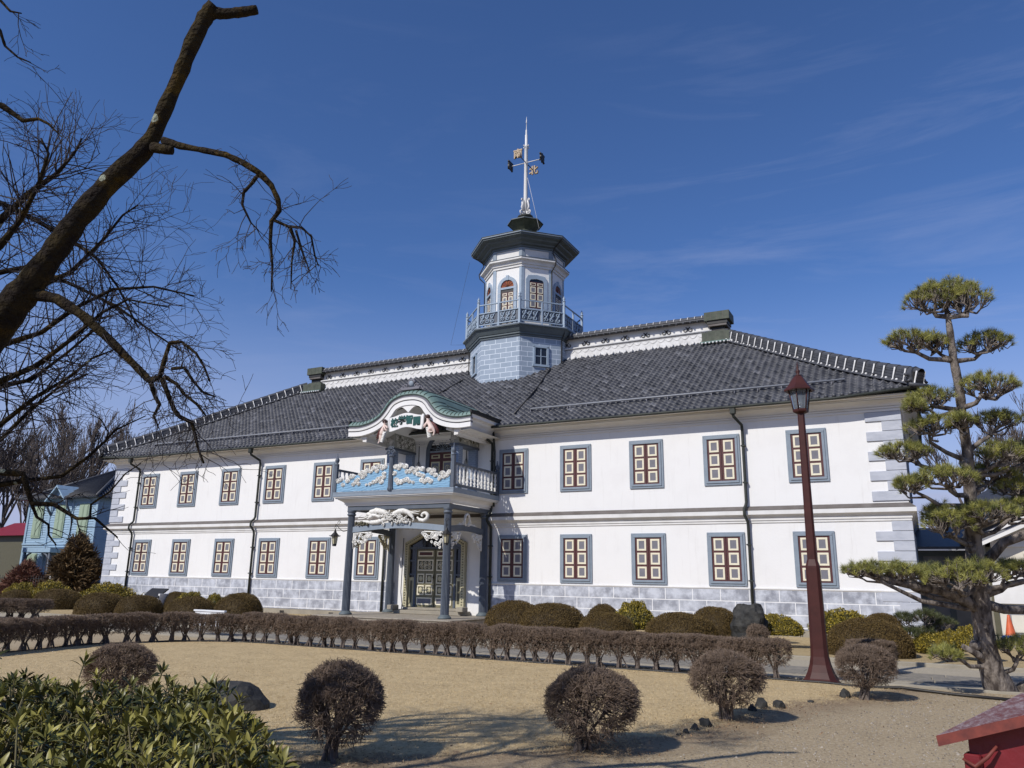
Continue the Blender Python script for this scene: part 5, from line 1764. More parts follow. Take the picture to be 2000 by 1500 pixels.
# ------------------------------------------------------------------ leafy mounds (azalea, golden box)
def mound_mesh(rs, hx, hy, hz, n, leaf, lumps=.05, squash=1.0, flat=.35):
    """dome of small leaves on a dark inner body, about the origin"""
    ph = rs.uniform(0, 6, 6)

    def shell(d):
        w = 1 + lumps * (np.sin(d[:, 0] * 4 + ph[0]) * np.cos(d[:, 1] * 5 + ph[1]) + .6 * np.sin(d[:, 2] * 7 + ph[2]) + .5 * np.sin(d[:, 0] * 11 + d[:, 1] * 9 + ph[3]))
        p = d / (np.sum(np.abs(d) ** 2.5, axis=1, keepdims=True) ** (1 / 2.5))
        return p * np.array([hx, hy, hz]) * w[:, None]
    d = unit(rs, n); d[:, 2] = np.abs(d[:, 2]) - .16 * rs.random(n)
    d /= np.linalg.norm(d, axis=1, keepdims=True)
    P = shell(d) * rs.uniform(.90, 1.0, (n, 1)); P[:, 2] += .05
    nr = d / np.array([hx, hy, hz]); nr /= np.linalg.norm(nr, axis=1, keepdims=True)
    D = nr * rs.uniform(.3, 1.0, (n, 1)) + unit(rs, n) * .75
    V, F = leaf_quads(P, D, unit(rs, n) + nr, rs.uniform(.7, 1.3, n) * leaf, rs.uniform(.35, .55, n) * leaf)
    patch = .5 + .5 * np.sin(P[:, 0] * 5 + ph[4]) * np.sin(P[:, 1] * 6 + P[:, 2] * 7 + ph[5])
    tone = np.repeat(np.clip(rs.normal(.38, .22, n) + .25 * (patch - .5), 0, 1), 4)
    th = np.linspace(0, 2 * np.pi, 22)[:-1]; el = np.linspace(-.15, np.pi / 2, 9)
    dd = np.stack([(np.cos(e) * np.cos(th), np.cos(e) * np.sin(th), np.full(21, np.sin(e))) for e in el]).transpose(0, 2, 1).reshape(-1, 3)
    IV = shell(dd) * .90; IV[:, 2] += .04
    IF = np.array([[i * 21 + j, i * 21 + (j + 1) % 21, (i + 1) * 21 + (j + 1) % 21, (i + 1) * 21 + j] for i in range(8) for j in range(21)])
    return [(IV, IF, 0, np.zeros(len(IV))), (V, F, 0, tone)]


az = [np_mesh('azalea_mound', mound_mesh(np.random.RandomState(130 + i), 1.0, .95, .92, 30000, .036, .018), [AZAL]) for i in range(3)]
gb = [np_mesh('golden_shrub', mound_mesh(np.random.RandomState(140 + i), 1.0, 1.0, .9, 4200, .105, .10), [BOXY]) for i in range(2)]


def mound(name, meshes, i, x, y, hx, hz, label, group, rot=None, z=0, hy=None, cat='shrub'):
    o = bpy.data.objects.new(name, meshes[i % len(meshes)]); COL.objects.link(o)
    o.location = (x, y, z); o.scale = (hx, hy or hx * .85, hz); o.rotation_euler = (0, 0, rot if rot is not None else rnd.uniform(-.4, .4))
    return tag(o, label, cat, group)


GA = 'clipped azalea mounds in front of the school'
for i, (x, y, hx, h, lab) in enumerate([
        (-33.15, 23.6, 1.16, .98, 'brown-green azalea dome at the left building corner, first of four large domes'),
        (-30.2, 23.3, 1.16, .92, 'brown-green azalea dome under the leftmost windows, second of four large domes'),
        (-27.0, 23.3, 1.10, .95, 'brown-green azalea dome left of the white sign board, third of four large domes'),
        (-24.65, 23.6, 1.02, 1.12, 'brown-green azalea dome behind the white sign board, nearest the porch on its left'),
        (-39.3, 25.5, 1.35, 1.0, 'wide low brown azalea dome below the dark juniper'),
        (-43.5, 26.0, 1.2, .86, 'low brown azalea dome at the left edge of the photo'),
        (-26.2, 25.3, .85, 1.10, 'brown azalea top showing behind the third and fourth large domes'),
        (-31.4, 26.2, .8, 1.02, 'brown azalea top behind the dark information slab'),
        (-12.95, 25.2, 1.08, 1.12, 'brown-green azalea dome right of the porch, first of the right-hand row'),
        (-10.95, 24.0, 1.14, 1.12, 'broad brown-green azalea dome, second from the porch on its right'),
        (-8.8, 23.2, .92, .92, 'lower brown-green azalea dome in front of the golden shrub'),
        (-9.8, 25.6, .62, 1.08, 'brown azalea top half hidden left of the golden shrub'),
        (-6.6, 23.6, 1.12, .98, 'wide brown-green azalea dome left of the memorial stone'),
        (-5.9, 25.0, .82, 1.12, 'brown-green azalea dome touching the memorial stone'),
        (-1.52, 23.85, 1.10, .98, 'largest brown-green azalea dome, right of the lamp post'),
        (-1.25, 26.0, .62, 1.06, 'reddish azalea top behind the largest dome right of the lamp')]):
    mound('azalea_mound', az, i, x, y, hx, h / .97, lab, GA)
GG = 'golden-leaved shrubs in the beds'
for i, (x, y, hx, h, lab, z) in enumerate([
        (-8.5, 25.0, .62, .80, 'round golden-leaved shrub between two azalea domes right of the porch', .42),
        (-3.87, 25.0, .50, .48, 'round golden-leaved shrub between memorial stone and lamp post', .42),
        (-4.45, 26.4, .42, .42, 'small golden-leaved shrub peeping out right of the memorial stone', .5),
        (-2.3, 26.0, .85, .62, 'long golden-leaved shrub behind the largest dome, at the lamp post', .48),
        (.95, 24.0, .46, .58, 'golden-leaved shrub just left of the pine trunk', .3),
        (.45, 24.2, .32, .42, 'small golden-leaved shrub in the shade left of the pine trunk', .3),
        (.1, 25.6, .6, .5, 'golden-leaved shrub under the small dark pine', .1),
        (-42.4, 27.0, 1.0, .95, 'yellow-green shrub left of the dark juniper, before the blue house', .35),
        (-46.6, 28.0, .85, .8, 'yellow-green shrub at the far left below the bare trees', .4),
        (-39.8, 28.6, 1.3, .9, 'broad yellow-green shrub in front of the dark juniper', .35),
        (-29.1, 25.0, .68, .62, 'golden-leaved shrub behind the third large azalea dome', .45),
        (-27.8, 25.2, .42, .55, 'small golden-leaved shrub between the third and fourth large azalea domes', .45),
        (-33.2, 26.0, .45, .5, 'small golden-leaved shrub behind the first large azalea dome', .45)]):
    mound('golden_shrub', gb, i, x, y, hx, h, lab, GG, z=z)

# dark juniper at the left corner of the school
def spray_shrub(name, loc, label, cat, rs, hx, hy, hz, nb, mat, stemmat, length=.5, group=None):
    t = thing(name, loc, label, cat, group)
    P0, P1, P2 = [], [], []
    LP, LD = [], []
    for i in range(nb):
        u = rs.random() ** .8
        a = rs.uniform(0, 6.28); rad = (1 - u) ** .7
        b0 = np.array([0, 0, u * hz * .8]); tip = np.array([hx * rad * np.cos(a), hy * rad * np.sin(a), u * hz + rs.uniform(.0, .25) * hz * .5])
        m_ = (b0 + tip) / 2 + np.array([0, 0, .12])
        P0.append(b0); P1.append(m_); P2.append(tip)
        for k in range(16):
            q = rs.uniform(.35, 1.0); LP.append(b0 * (1 - q) ** 2 + 2 * m_ * q * (1 - q) + tip * q * q + rs.normal(0, .06, 3)); LD.append((tip - b0) / np.linalg.norm(tip - b0) + rs.normal(0, .45, 3))
    v, f = curve_segs(np.array(P0), np.array(P1), np.array(P2), .035, .02, .008, 4)
    np_obj('stem', [(v, f, 0, None)], [stemmat], t)
    LP, LD = np.array(LP), np.array(LD); n = len(LP)
    V, F = [], []
    parts = []
    for k in range(3):
        D = LD + rs.normal(0, .4, (n, 3))
        vv, ff = leaf_quads(LP + rs.normal(0, .05, (n, 3)), D, unit(rs, n), rs.uniform(.5, 1.2, n) * length, rs.uniform(.12, .2, n) * length)
        parts.append((vv, ff, 0, np.repeat(np.clip(rs.normal(.4, .28, n), 0, 1), 4)))
    np_obj('crown', parts, [mat], t)
    return t


spray_shrub('juniper', (-47.2, 31.5, 0), 'dark brown-green juniper between the blue house and the white school corner', 'tree', np.random.RandomState(200), 2.5, 2.0, 3.6, 300, JUNI, TWIGS, .5)
REDB = plain('russet_leaves', (.12, .045, .03), (.20, .10, .06), tone=True, rough=.8)
spray_shrub('russet_shrub', (-55.5, 33.5, 0), 'russet-leaved shrub at the foot of the bare trees left of the blue house', 'shrub', np.random.RandomState(201), 2.4, 1.5, 2.2, 220, REDB, TWIGS, .4)
spray_shrub('evergreen_shrub', (-69.5, 37, 0), 'dark evergreen shrub at the far left edge beneath the bare trees', 'shrub', np.random.RandomState(202), 2.6, 2.0, 6.8, 380, plain('dark_evergreen', (.02, .028, .014), (.05, .06, .028), tone=True), TWIGS, .6)


# ------------------------------------------------------------------ pines
def needle_tufts(rs, P, D, nn=34, length=.12, w=.0030):
    """needle bundles at points P facing D"""
    n = len(P)
    D = D / np.linalg.norm(D, axis=1, keepdims=True)
    PP = np.repeat(P, nn, 0); DD = np.repeat(D, nn, 0)
    d = DD * .55 + unit(rs, n * nn) * .8
    d += .25 * DD
    d /= np.linalg.norm(d, axis=1, keepdims=True)
    PP = PP - DD * rs.uniform(0, .06, (n * nn, 1))
    ln3 = rs.uniform(.7, 1.15, (n * nn, 1)) * length
    S = np.cross(d, unit(rs, n * nn)); S /= np.maximum(1e-6, np.linalg.norm(S, axis=1, keepdims=True))
    V = np.stack([PP - S * w, PP + S * w, PP + d * ln3], 1).reshape(-1, 3)
    tb = np.repeat(np.clip(rs.normal(.50, .22, n), 0, 1), nn)
    tone = np.repeat(np.clip(tb + rs.normal(0, .12, n * nn), 0, 1), 3)
    return V, np.arange(n * nn * 3).reshape(-1, 3), tone


def pine_pad(tree, rs, c, hx, hy, hz, root, org, nb=None, needle=.105, rad0=.05, mat=None):
    """one cloud of the pine: a limb from the trunk, upswept twigs and needle tufts over them"""
    c = np.array(c) - np.array(org); root = np.array(root) - np.array(org)
    area = hx * hy
    nt_ = nb or int(70 + 190 * area)
    a = rs.uniform(0, 6.28, nt_); q = np.sqrt(rs.random(nt_))
    top = np.stack([c[0] + hx * q * np.cos(a), c[1] + hy * q * np.sin(a), c[2] + hz * (.75 - .95 * q ** 2.4) + rs.normal(0, .12 * hz, nt_) + rs.normal(0, .03, nt_)], 1)
    # limb through the pad, then side branches
    lc = c + np.array([0, 0, -hz * .75])
    mid = (root + lc) / 2 + np.array([rs.normal(0, .05), rs.normal(0, .05), -.05 - .04 * np.linalg.norm(lc - root)])
    nlimb = max(5, int(6 + 9 * area))
    ends = np.stack([c[0] + hx * .72 * np.cos(np.linspace(0, 6.28, nlimb) + rs.normal(0, .25, nlimb)) * np.sqrt(rs.uniform(.2, 1, nlimb)), c[1] + hy * .72 * np.sin(np.linspace(0, 6.28, nlimb)) * np.sqrt(rs.uniform(.2, 1, nlimb)), np.full(nlimb, c[2] - hz * .45)], 1)
    start = lc + (mid - lc) * rs.uniform(0, .55, (nlimb, 1))
    kn = (start + ends) / 2 + rs.normal(0, .05, (nlimb, 3)) - np.array([0, 0, .04])
    b = MB()
    parts = []
    Lp = [root, root * .7 + mid * .3 + rs.normal(0, .02, 3), mid + rs.normal(0, .03, 3), mid * .5 + lc * .5 + rs.normal(0, .04, 3), lc]
    b.tube(Lp, [rad0 * 1.25, rad0, rad0 * .85, rad0 * .7, rad0 * .5], PINEB, n=7)
    parts.append((np.array(b.v), np.array([f for f in b.f if len(f) == 4]), 0, None))
    v, f = curve_segs(start, kn, ends, rad0 * .5, rad0 * .36, rad0 * .22, 5); parts.append((v, f, 0, None))
    near = np.argmin(((top[:, None] - ends[None]) ** 2).sum(2), 1)
    s0 = ends[near] + (kn[near] - ends[near]) * rs.uniform(0, .8, (nt_, 1))
    km = s0 * .45 + top * .55 + rs.normal(0, .03, (nt_, 3)); km[:, 2] -= .03
    v, f = curve_segs(s0, km, top, .011, .008, .006, 4); parts.append((v, f, 0, None))
    np_obj('branch', parts, [PINEB], tree)
    Dn = np.stack([(top[:, 0] - c[0]) / hx * .55, (top[:, 1] - c[1]) / hy * .55, np.full(nt_, .8)], 1) + rs.normal(0, .25, (nt_, 3))
    V, F, T = needle_tufts(rs, top, Dn, 44, needle * 1.12)
    np_obj('needle_pad', [(V, F, 0, T)], [mat or PINEN], tree)


D0 = 14.15
pz = lambda px, py, d=0: at(px, py, D0 + d)
pine = thing('pine_tree', (1.05, 16.95, 0), 'tall cloud-pruned pine with leaning trunk at the right edge', 'tree')
po = Vector((1.05, 16.95, 0))
tr = [(1978, 1385, 36), (1956, 1352, 32), (1937, 1310, 25), (1925, 1260, 21), (1917, 1200, 20), (1908, 1130, 20), (1903, 1075, 17), (1900, 1030, 16), (1896, 985, 13), (1892, 930, 11.5), (1889, 880, 11.5), (1880, 820, 10), (1874, 760, 9.5), (1862, 700, 8.5), (1856, 650, 7), (1850, 610, 5)]
b = MB()
pts, rad = [], []
for i in range(len(tr) - 1):
    for t_ in (0, .34, .67):
        q = [tr[i][k] * (1 - t_) + tr[i + 1][k] * t_ for k in range(3)]
        w = pz(q[0], q[1]); pts.append(tuple(w - po)); rad.append(q[2] * .88 * D0 / FPX * rnd.uniform(.93, 1.07))
rings = []
b.tube(pts, rad, PINEB, n=16)
for kx, ky in ((1925, 1150), (1897, 1070), (1885, 905), (1905, 1260)):
    b.ball(tuple(pz(kx, ky, -.06) - po), .10, PINEB, n=8, m=6)
np_tr = b.build('trunk', pine, own=True)
TRP = [Vector(p) + po for p in pts]


def trunk_at(py):
    best = None
    for i in range(len(tr) - 1):
        if tr[i][1] >= py >= tr[i + 1][1]:
            t_ = (tr[i][1] - py) / max(1, tr[i][1] - tr[i + 1][1]); x = tr[i][0] * (1 - t_) + tr[i + 1][0] * t_
            return pz(x, py)
    return pz(tr[-1][0], tr[-1][1])


# cloud: photo x, y, half width px, half height px, depth offset, photo height where its limb leaves the trunk
pads = [(1818, 583, 54, 36, .1, 618), (1888, 583, 50, 36, -.1, 622), (1852, 566, 58, 24, .3, 615),
        (1770, 664, 46, 24, -.1, 705), (1822, 668, 30, 22, .15, 700), (1922, 668, 52, 25, .1, 705),
        (1925, 752, 62, 27, -.15, 795), (1815, 776, 50, 20, .1, 800), (1787, 792, 22, 14, -.2, 800),
        (1812, 830, 46, 22, -.2, 905), (1876, 822, 26, 18, -.5, 850), (1946, 818, 50, 22, .1, 880), (1765, 880, 54, 21, .0, 930),
        (1955, 884, 48, 25, -.1, 925), (2010, 884, 50, 30, .2, 925),
        (1845, 930, 62, 22, -.4, 975), (1925, 925, 62, 22, .3, 965), (1778, 945, 34, 18, -.2, 990), (1990, 950, 60, 26, .2, 985),
        (1850, 1018, 50, 34, -.3, 1065), (1925, 1000, 60, 26, -.5, 1040), (1995, 990, 55, 24, .1, 1050), (1830, 1005, 30, 30, .2, 1060),
        (1690, 1112, 46, 16, -.2, 1190), (1750, 1114, 48, 18, -.1, 1185), (1810, 1120, 50, 22, .1, 1190), (1862, 1125, 54, 30, -.6, 1150), (1905, 1118, 55, 30, -.5, 1130), (1975, 1110, 40, 20, -.1, 1150), (2030, 1110, 45, 22, .2, 1150),
        (1846, 1276, 30, 12, -.3, 1300), (1985, 1262, 40, 26, -.2, 1320)]
rp = np.random.RandomState(300)
for px, py, wx, hy_, dd, ry in pads:
    c = pz(px, py, dd); hx = wx * .93 * D0 / FPX; hz = .85 * hy_ * D0 / FPX
    pine_pad(pine, rp, c, hx, max(.32, hx * .8), hz, trunk_at(ry), po, rad0=.034 + .02 * min(1, hx / .6), nb=int(60 + 205 * hx * max(.32, hx * .8)))
# the long low limb at the left, and bare limbs at the right
for line in ([(1905, 1185, 13, 0), (1860, 1160, 11, -.1), (1830, 1152, 9, -.1), (1780, 1142, 9, -.15), (1730, 1132, 7, -.15), (1680, 1118, 5, -.2), (1655, 1112, 3, -.2)],
             [(1915, 1110, 11, 0), (1960, 1060, 9, -.1), (2000, 1045, 9, -.2), (2050, 1030, 8, -.3)], [(1925, 1180, 10, 0), (1960, 1190, 9, .05), (2020, 1192, 8, .1)],
             [(1925, 1162, 7, 0), (1955, 1152, 6, 0), (1970, 1140, 5, -.05), (2000, 1134, 4, -.1)], [(1950, 1310, 9, 0), (1905, 1275, 7, -.1), (1880, 1262, 5, -.1)], [(1990, 1350, 12, 0), (2020, 1330, 9, -.1), (2060, 1290, 8, -.2)]):
    b = MB(); b.tube([tuple(pz(x, y, d) - po) for x, y, w, d in line], [w * D0 / FPX for x, y, w, d in line], PINEB, n=8)
    b.build('branch', pine, own=True)
PINED = plain('dark_pine_needles', (.018, .030, .012), (.13, .14, .05), tone=True, rough=.5)
# the small dark pine in the bed
sp = thing('pine_shrub', (-.2, 26.0, 0), 'small dark green pine bush right of the largest azalea dome', 'shrub')
b = MB(); b.tube([(0, 0, 0), (.05, .02, .35), (.0, 0, .75)], [.07, .05, .03], PINEB, n=7); b.build('stem', sp, own=True)
for (dx, dz, w) in ((-.45, .95, .34), (.1, 1.05, .36), (.5, .85, .40), (0, .6, .5), (-.3, .55, .4)):
    pine_pad(sp, rp, (-.2 + dx, 26 + rp.uniform(-.2, .2), dz), w, w, .13, (-.2, 26, .4), (-.2, 26, 0), rad0=.03, nb=60, needle=.13, mat=PINED)
# ------------------------------------------------------------------ deciduous trees
class Tree:
    def __init__(s, seed):
        s.r = random.Random(seed); s.S = []; s.tips = []

    def grow(s, p, d, length, rad, lev, maxlev, droop=0.0, spread=.7, kids=(3, 5), wob=.16, ratio=.62, nseg=4, up=0.0):
        r = s.r
        step = length / nseg
        pts = [p]
        for i in range(nseg):
            d = (d + Vector((r.gauss(0, wob), r.gauss(0, wob), r.gauss(0, wob) - droop + up))).normalized()
            q = p + d * step
            r0 = rad * (1 - .62 * i / nseg); r1 = rad * (1 - .62 * (i + 1) / nseg)
            s.S.append((p, q, r0, r1, lev)); p = q; pts.append(p)
        s.tips.append((p, d))
        if lev >= maxlev: return
        for k in range(r.randint(*kids)):
            t = r.uniform(.25, 1.0); i = min(nseg - 1, int(t * nseg)); b0 = pts[i].lerp(pts[i + 1], t * nseg - i)
            side = Vector((r.gauss(0, 1), r.gauss(0, 1), r.gauss(0, 1) + .15)); side = (side - d * side.dot(d)).normalized()
            s.grow(b0, (d * (1 - spread * .55) + side * spread).normalized(), length * ratio * r.uniform(.7, 1.15), max(rad * .5, .0022), lev + 1, maxlev, droop, spread, kids, wob, ratio, nseg, up)

    def mesh_parts(s, org, levs, n, minr=.0):
        o = [x for x in s.S if x[4] in levs]
        if not o: return []
        P0 = np.array([x[0] - org for x in o]); P1 = np.array([x[1] - org for x in o])
        r0 = np.maximum(minr, [x[2] for x in o]); r1 = np.maximum(minr, [x[3] for x in o])
        v, f = segs(P0, P1, r0, r1, n)
        rr = np.random.RandomState(len(o))
        return [(v, f, 0, np.clip(rr.normal(.4, .25, len(v)), 0, 1))]


def limb(parent, org, line, d, mat, n=12, rough=.06, name='limb', extra=None):
    """one continuous limb traced through photo points (x, y, half width, depth offset)"""
    pts, rad = [], []
    rr = random.Random(len(line) * 7 + int(line[0][0]))
    for i in range(len(line) - 1):
        for t_ in (0, .25, .5, .75):
            q = [line[i][k] * (1 - t_) + line[i + 1][k] * t_ for k in range(4)]
            pts.append(at(q[0], q[1], d + q[3])); rad.append(q[2] * d / FPX * rr.uniform(1 - rough, 1 + rough))
    q = line[-1]; pts.append(at(q[0], q[1], d + q[3])); rad.append(q[2] * d / FPX)
    b = MB(); b.tube([tuple(p - org) for p in pts], rad, mat, n=n)
    o = b.build(name, parent, own=True)
    return o, pts, rad


DC = 5.6
co_ = at(-330, 1500, DC); co_.z = 0
cherry = thing('cherry_tree', tuple(co_), 'old bare cherry tree with a thick lichened limb reaching in from the left', 'tree')
limb(cherry, co_, [(-330, 1560, 70, 0), (-320, 1300, 62, 0), (-260, 1000, 56, 0), (-140, 800, 50, 0), (0, 625, 36, 0), (55, 560, 27.5, 0), (100, 500, 22.5, .0), (150, 430, 21, .05), (215, 355, 19.5, .1), (275, 300, 18.5, .1), (300, 265, 16, .1), (325, 205, 14.5, .1), (350, 150, 14.5, .15), (375, 85, 15, .15), (400, 35, 16, .2), (420, 12, 16, .2)], DC, CHERB, n=18, rough=.10, name='trunk')
limb(cherry, co_, [(415, 25, 13, .2), (440, 27, 11, .2), (470, 24, 10, .2), (502, 19, 9, .2)], DC, CHERB, 10, .08)
limb(cherry, co_, [(300, 288, 11, .05), (322, 292, 9, 0), (337, 294, 8.5, 0)], DC, CHERB, 10, .05)
# unseen crown limbs, added over the viewer's left shoulder to shade bush and lawn
T_SHADE = Tree(99)
for tx_, ty_, tz_, dx_, dy_, dz_, ll in ((-6.9, 2.3, 2.6, .35, -.75, .55, 3.6), (-7.0, 2.2, 3.0, -.1, -.8, .6, 3.4), (-7.0, 2.3, 3.6, -.6, -.2, .8, 3.2), (-7.0, 2.1, 4.0, -.1, -.35, 1, 2.8)):
    T_SHADE.grow(Vector((tx_, ty_, tz_)), Vector((dx_, dy_, dz_)).normalized(), ll, .085, 0, 4, .01, .6, (5, 7), .12, .58, 5)
def framed(p):
    v = p - EYE; z = v.dot(_f)
    return z > .1 and abs(v.dot(CR)) / z < .72 and abs(v.dot(CU)) / z < .56


T_SHADE.S = [s_ for s_ in T_SHADE.S if not (framed(s_[0]) or framed(s_[1]))]        # added limbs that would enter the view are dropped
np_obj('crown', T_SHADE.mesh_parts(co_, (0, 1, 2, 3, 4), 4, .004), [CTWIG], cherry)  # added shade crown, kept wholly out of view
b = MB(); b.tube([tuple(at(-140, 800, DC) - co_), (.0, -.2, 2.9), (.0, -.25, 4.2)], [.19, .17, .10], CHERB, n=12); b.build('trunk', cherry, own=True)
T = Tree(12)
for line, dp in (([(55, 572, 13, 0), (110, 583, 10.5, -.05), (160, 615, 9.5, -.1), (205, 655, 8.5, -.1), (250, 700, 7, -.1), (290, 741, 7, -.1), (300, 745, 6.5, -.1)], DC),
                 ([(290, 742, 6, -.1), (312, 738, 5, -.1), (318, 715, 4.5, -.1), (325, 690, 4, -.1), (332, 669, 3.5, -.1), (355, 668, 3, -.1), (383, 690, 2.5, -.1), (398, 715, 2.2, -.1), (410, 745, 2, -.1)], DC),
                 ([(316, 738, 5, -.1), (328, 770, 4.5, -.1), (340, 800, 4.2, -.1), (352, 815, 4, -.1), (375, 825, 3.5, -.1), (380, 845, 3, -.1), (388, 880, 2.6, -.1), (398, 905, 2, -.1)], DC),
                 ([(295, 748, 4.5, -.1), (303, 775, 4, -.1), (312, 790, 3.2, -.1), (300, 812, 2.5, -.1), (308, 830, 1.5, -.1)], DC),
                 ([(320, 735, 4, -.1), (345, 750, 3.5, -.1), (360, 770, 3, -.1), (385, 790, 2.5, -.1), (402, 812, 1.8, -.1)], DC),
                 ([(335, 720, 3.5, -.1), (360, 718, 3, -.1), (378, 745, 2.6, -.1), (395, 765, 2.2, -.1), (420, 775, 1.6, -.1)], DC),
                 ([(320, 275, 9, .05), (352, 285, 7, 0), (400, 294, 6, -.05), (440, 302, 6, -.1), (475, 318, 6, -.1), (507, 338, 6, -.1), (530, 362, 5.5, -.1), (543, 390, 5, -.1), (546, 412, 4.5, -.1), (530, 432, 4, -.1), (528, 470, 3, -.1), (532, 520, 2.4, -.1), (530, 570, 1.2, -.1)], DC),
                 ([(507, 338, 4, -.1), (492, 358, 3.5, -.1), (476, 376, 3, -.1), (473, 400, 2.5, -.1), (490, 435, 1.6, -.1), (505, 450, 1, -.1)], DC),
                 ([(535, 430, 3.2, -.1), (562, 442, 3, -.1), (590, 445, 2.4, -.1), (608, 462, 2, -.1), (615, 500, 1.6, -.1), (622, 520, 1, -.1)], DC),
                 ([(566, 442, 3, -.1), (576, 470, 2.4, -.1), (570, 510, 2, -.1), (568, 565, 1, -.1)], DC),
                 ([(578, 450, 2.4, -.1), (590, 490, 2, -.1), (605, 530, 1.2, -.1)], DC),
                 ([(-40, 190, 7, 0), (5, 207, 6, 0), (45, 236, 4, 0), (75, 232, 3, 0), (95, 242, 2.4, 0), (120, 267, 1.2, 0)], DC),
                 ([(-60, -20, 4, 0), (0, 60, 3, 0), (10, 90, 2.5, 0), (35, 112, 2, 0), (60, 122, 1, 0)], DC), ([(-40, -40, 4, 0), (0, 0, 3, 0), (20, 22, 2, 0), (42, 26, 1.2, 0)], DC)):
    o_, pts, rad = limb(cherry, co_, line, dp, CHERB, 8, .12, 'branch')
    for i in range(2, len(pts) - 1):
        if rad[i] > .034: continue
        for k in range(3 if line[0][1] > 600 or line[0][0] > 450 else 1):
            if T.r.random() < .25:
                d = (pts[i + 1] - pts[i - 1]).normalized()
                sd = Vector((T.r.gauss(0, 1), T.r.gauss(0, 1), T.r.gauss(0, 1) - .35)).normalized()
                T.grow(pts[i], (d * .45 + sd * .8).normalized(), T.r.uniform(.14, .36), .0040, 3, 5, .085, .7, (1, 3), .19, .6, 4)
bud = [(p, d) for p, d in T.tips]
np_obj('twigs', T.mesh_parts(co_, (3, 4, 5), 3, .0017), [CTWIG], cherry)

# the fuller bare tree behind, its trunk outside the frame at the left
D2 = 7.4
c2 = at(-420, 1300, D2); c2.z = 0
tree2 = thing('bare_tree', tuple(c2), 'bare tree with a dense fan of fine dark twigs behind the thick limb', 'tree')
limb(tree2, c2, [(-420, 1330, 60, 0), (-400, 1050, 52, 0), (-330, 850, 44, 0), (-220, 700, 32, 0)], D2, CHERB, 12, .08, 'trunk')
T2 = Tree(31)
lines2 = [[(-220, 690, 24, 0), (-80, 560, 18, .2), (0, 430, 12, .3), (60, 375, 9, .3), (110, 340, 7, .3), (145, 300, 4, .3), (160, 270, 2.5, .3)],
          [(-230, 720, 22, 0), (-100, 500, 16, .4), (0, 395, 10, .4), (70, 430, 8, .5), (140, 470, 7, .5), (190, 505, 5, .5), (230, 560, 3.5, .5), (270, 640, 2.5, .5)],
          [(-240, 740, 22, 0), (-100, 690, 15, .2), (0, 675, 10, .2), (80, 650, 8, .1), (150, 600, 6, .1), (220, 565, 5, 0), (300, 560, 3.5, 0), (380, 578, 2, 0)],
          [(-250, 760, 20, 0), (-100, 760, 14, -.3), (0, 745, 10, -.3), (70, 715, 8, -.3), (130, 670, 6, -.4), (200, 610, 4.5, -.4), (250, 585, 3, -.4), (330, 600, 2, -.4)],
          [(-250, 780, 20, 0), (-120, 800, 14, .5), (0, 755, 9, .6), (60, 742, 7, .6), (130, 690, 5, .7), (190, 640, 3.5, .7), (215, 560, 2.5, .7)],
          [(-260, 800, 18, 0), (-120, 850, 12, -.2), (0, 830, 8, -.2), (70, 775, 6, -.2), (130, 740, 4.5, -.2), (180, 700, 3, -.2), (230, 680, 2, -.2)],
          [(-260, 820, 18, 0), (-100, 900, 12, .1), (0, 860, 7, .1), (60, 800, 6, .1), (110, 760, 4, .1), (170, 730, 2.5, .1)],
          [(-240, 730, 20, 0), (-120, 560, 16, -.4), (0, 480, 11, -.5), (40, 430, 8, -.5), (75, 360, 6, -.5), (95, 300, 4, -.5), (80, 270, 2.5, -.5)],
          [(-230, 760, 18, 0), (-60, 640, 13, .3), (60, 570, 9, .3), (140, 530, 7, .3), (200, 470, 5, .3), (240, 420, 3.5, .3), (270, 400, 2.2, .3)],
          [(-180, 640, 16, 0), (-40, 540, 12, .8), (60, 520, 8, .9), (150, 560, 6, 1), (230, 600, 5, 1), (300, 650, 3.5, 1), (360, 690, 2, 1)],
          [(-260, 830, 16, 0), (-80, 960, 11, .2), (40, 940, 8, .2), (120, 930, 6, .2), (175, 890, 5, .2), (205, 862, 4, .2), (225, 840, 3, .2), (285, 812, 1.6, .2)],
          [(205, 862, 3, .2), (212, 845, 2.4, .2), (198, 820, 2, .2), (176, 808, 1.2, .2)],
          [(-260, 840, 16, 0), (-120, 900, 12, -.4), (0, 922, 10, -.4), (45, 926, 9, -.4), (55, 960, 8, -.4), (62, 983, 7, -.4), (105, 985, 6, -.4), (150, 1013, 5, -.4), (185, 1012, 4, -.4), (230, 1050, 2, -.4)],
          [(176, 1012, 3, -.4), (178, 985, 3, -.4), (215, 960, 2.6, -.4), (245, 925, 2, -.4), (275, 905, 1.4, -.4)],
          [(62, 985, 5, -.4), (72, 1010, 4, -.4), (95, 1025, 3.4, -.4), (95, 1045, 3, -.4), (110, 1065, 2, -.4)]]
for li, line in enumerate(lines2):
    line = [(x_, y_, w_ * (.62 if x_ > -60 else .8), d_) for x_, y_, w_, d_ in line]
    o_, pts, rad = limb(tree2, c2, line, D2, CHERB, 8, .06, 'branch')
    dense = li < 10
    for i in range(5, len(pts) - 1):
        x = (pts[i] - EYE)
        for k in range(3 if dense else 1):
            if T2.r.random() < (.60 if dense else .5):
                d = (pts[i + 1] - pts[i - 1]).normalized()
                sd = Vector((T2.r.gauss(0, 1), T2.r.gauss(0, 1), T2.r.gauss(0, 1))).normalized()
                T2.grow(pts[i], (d * .55 + sd * .7).normalized(), T2.r.uniform(.28, .75) if dense else T2.r.uniform(.15, .4), min(.0085, rad[i] * .5), 3, 5 if dense else 4, .0, .62, (1, 3), .15, .62, 5)
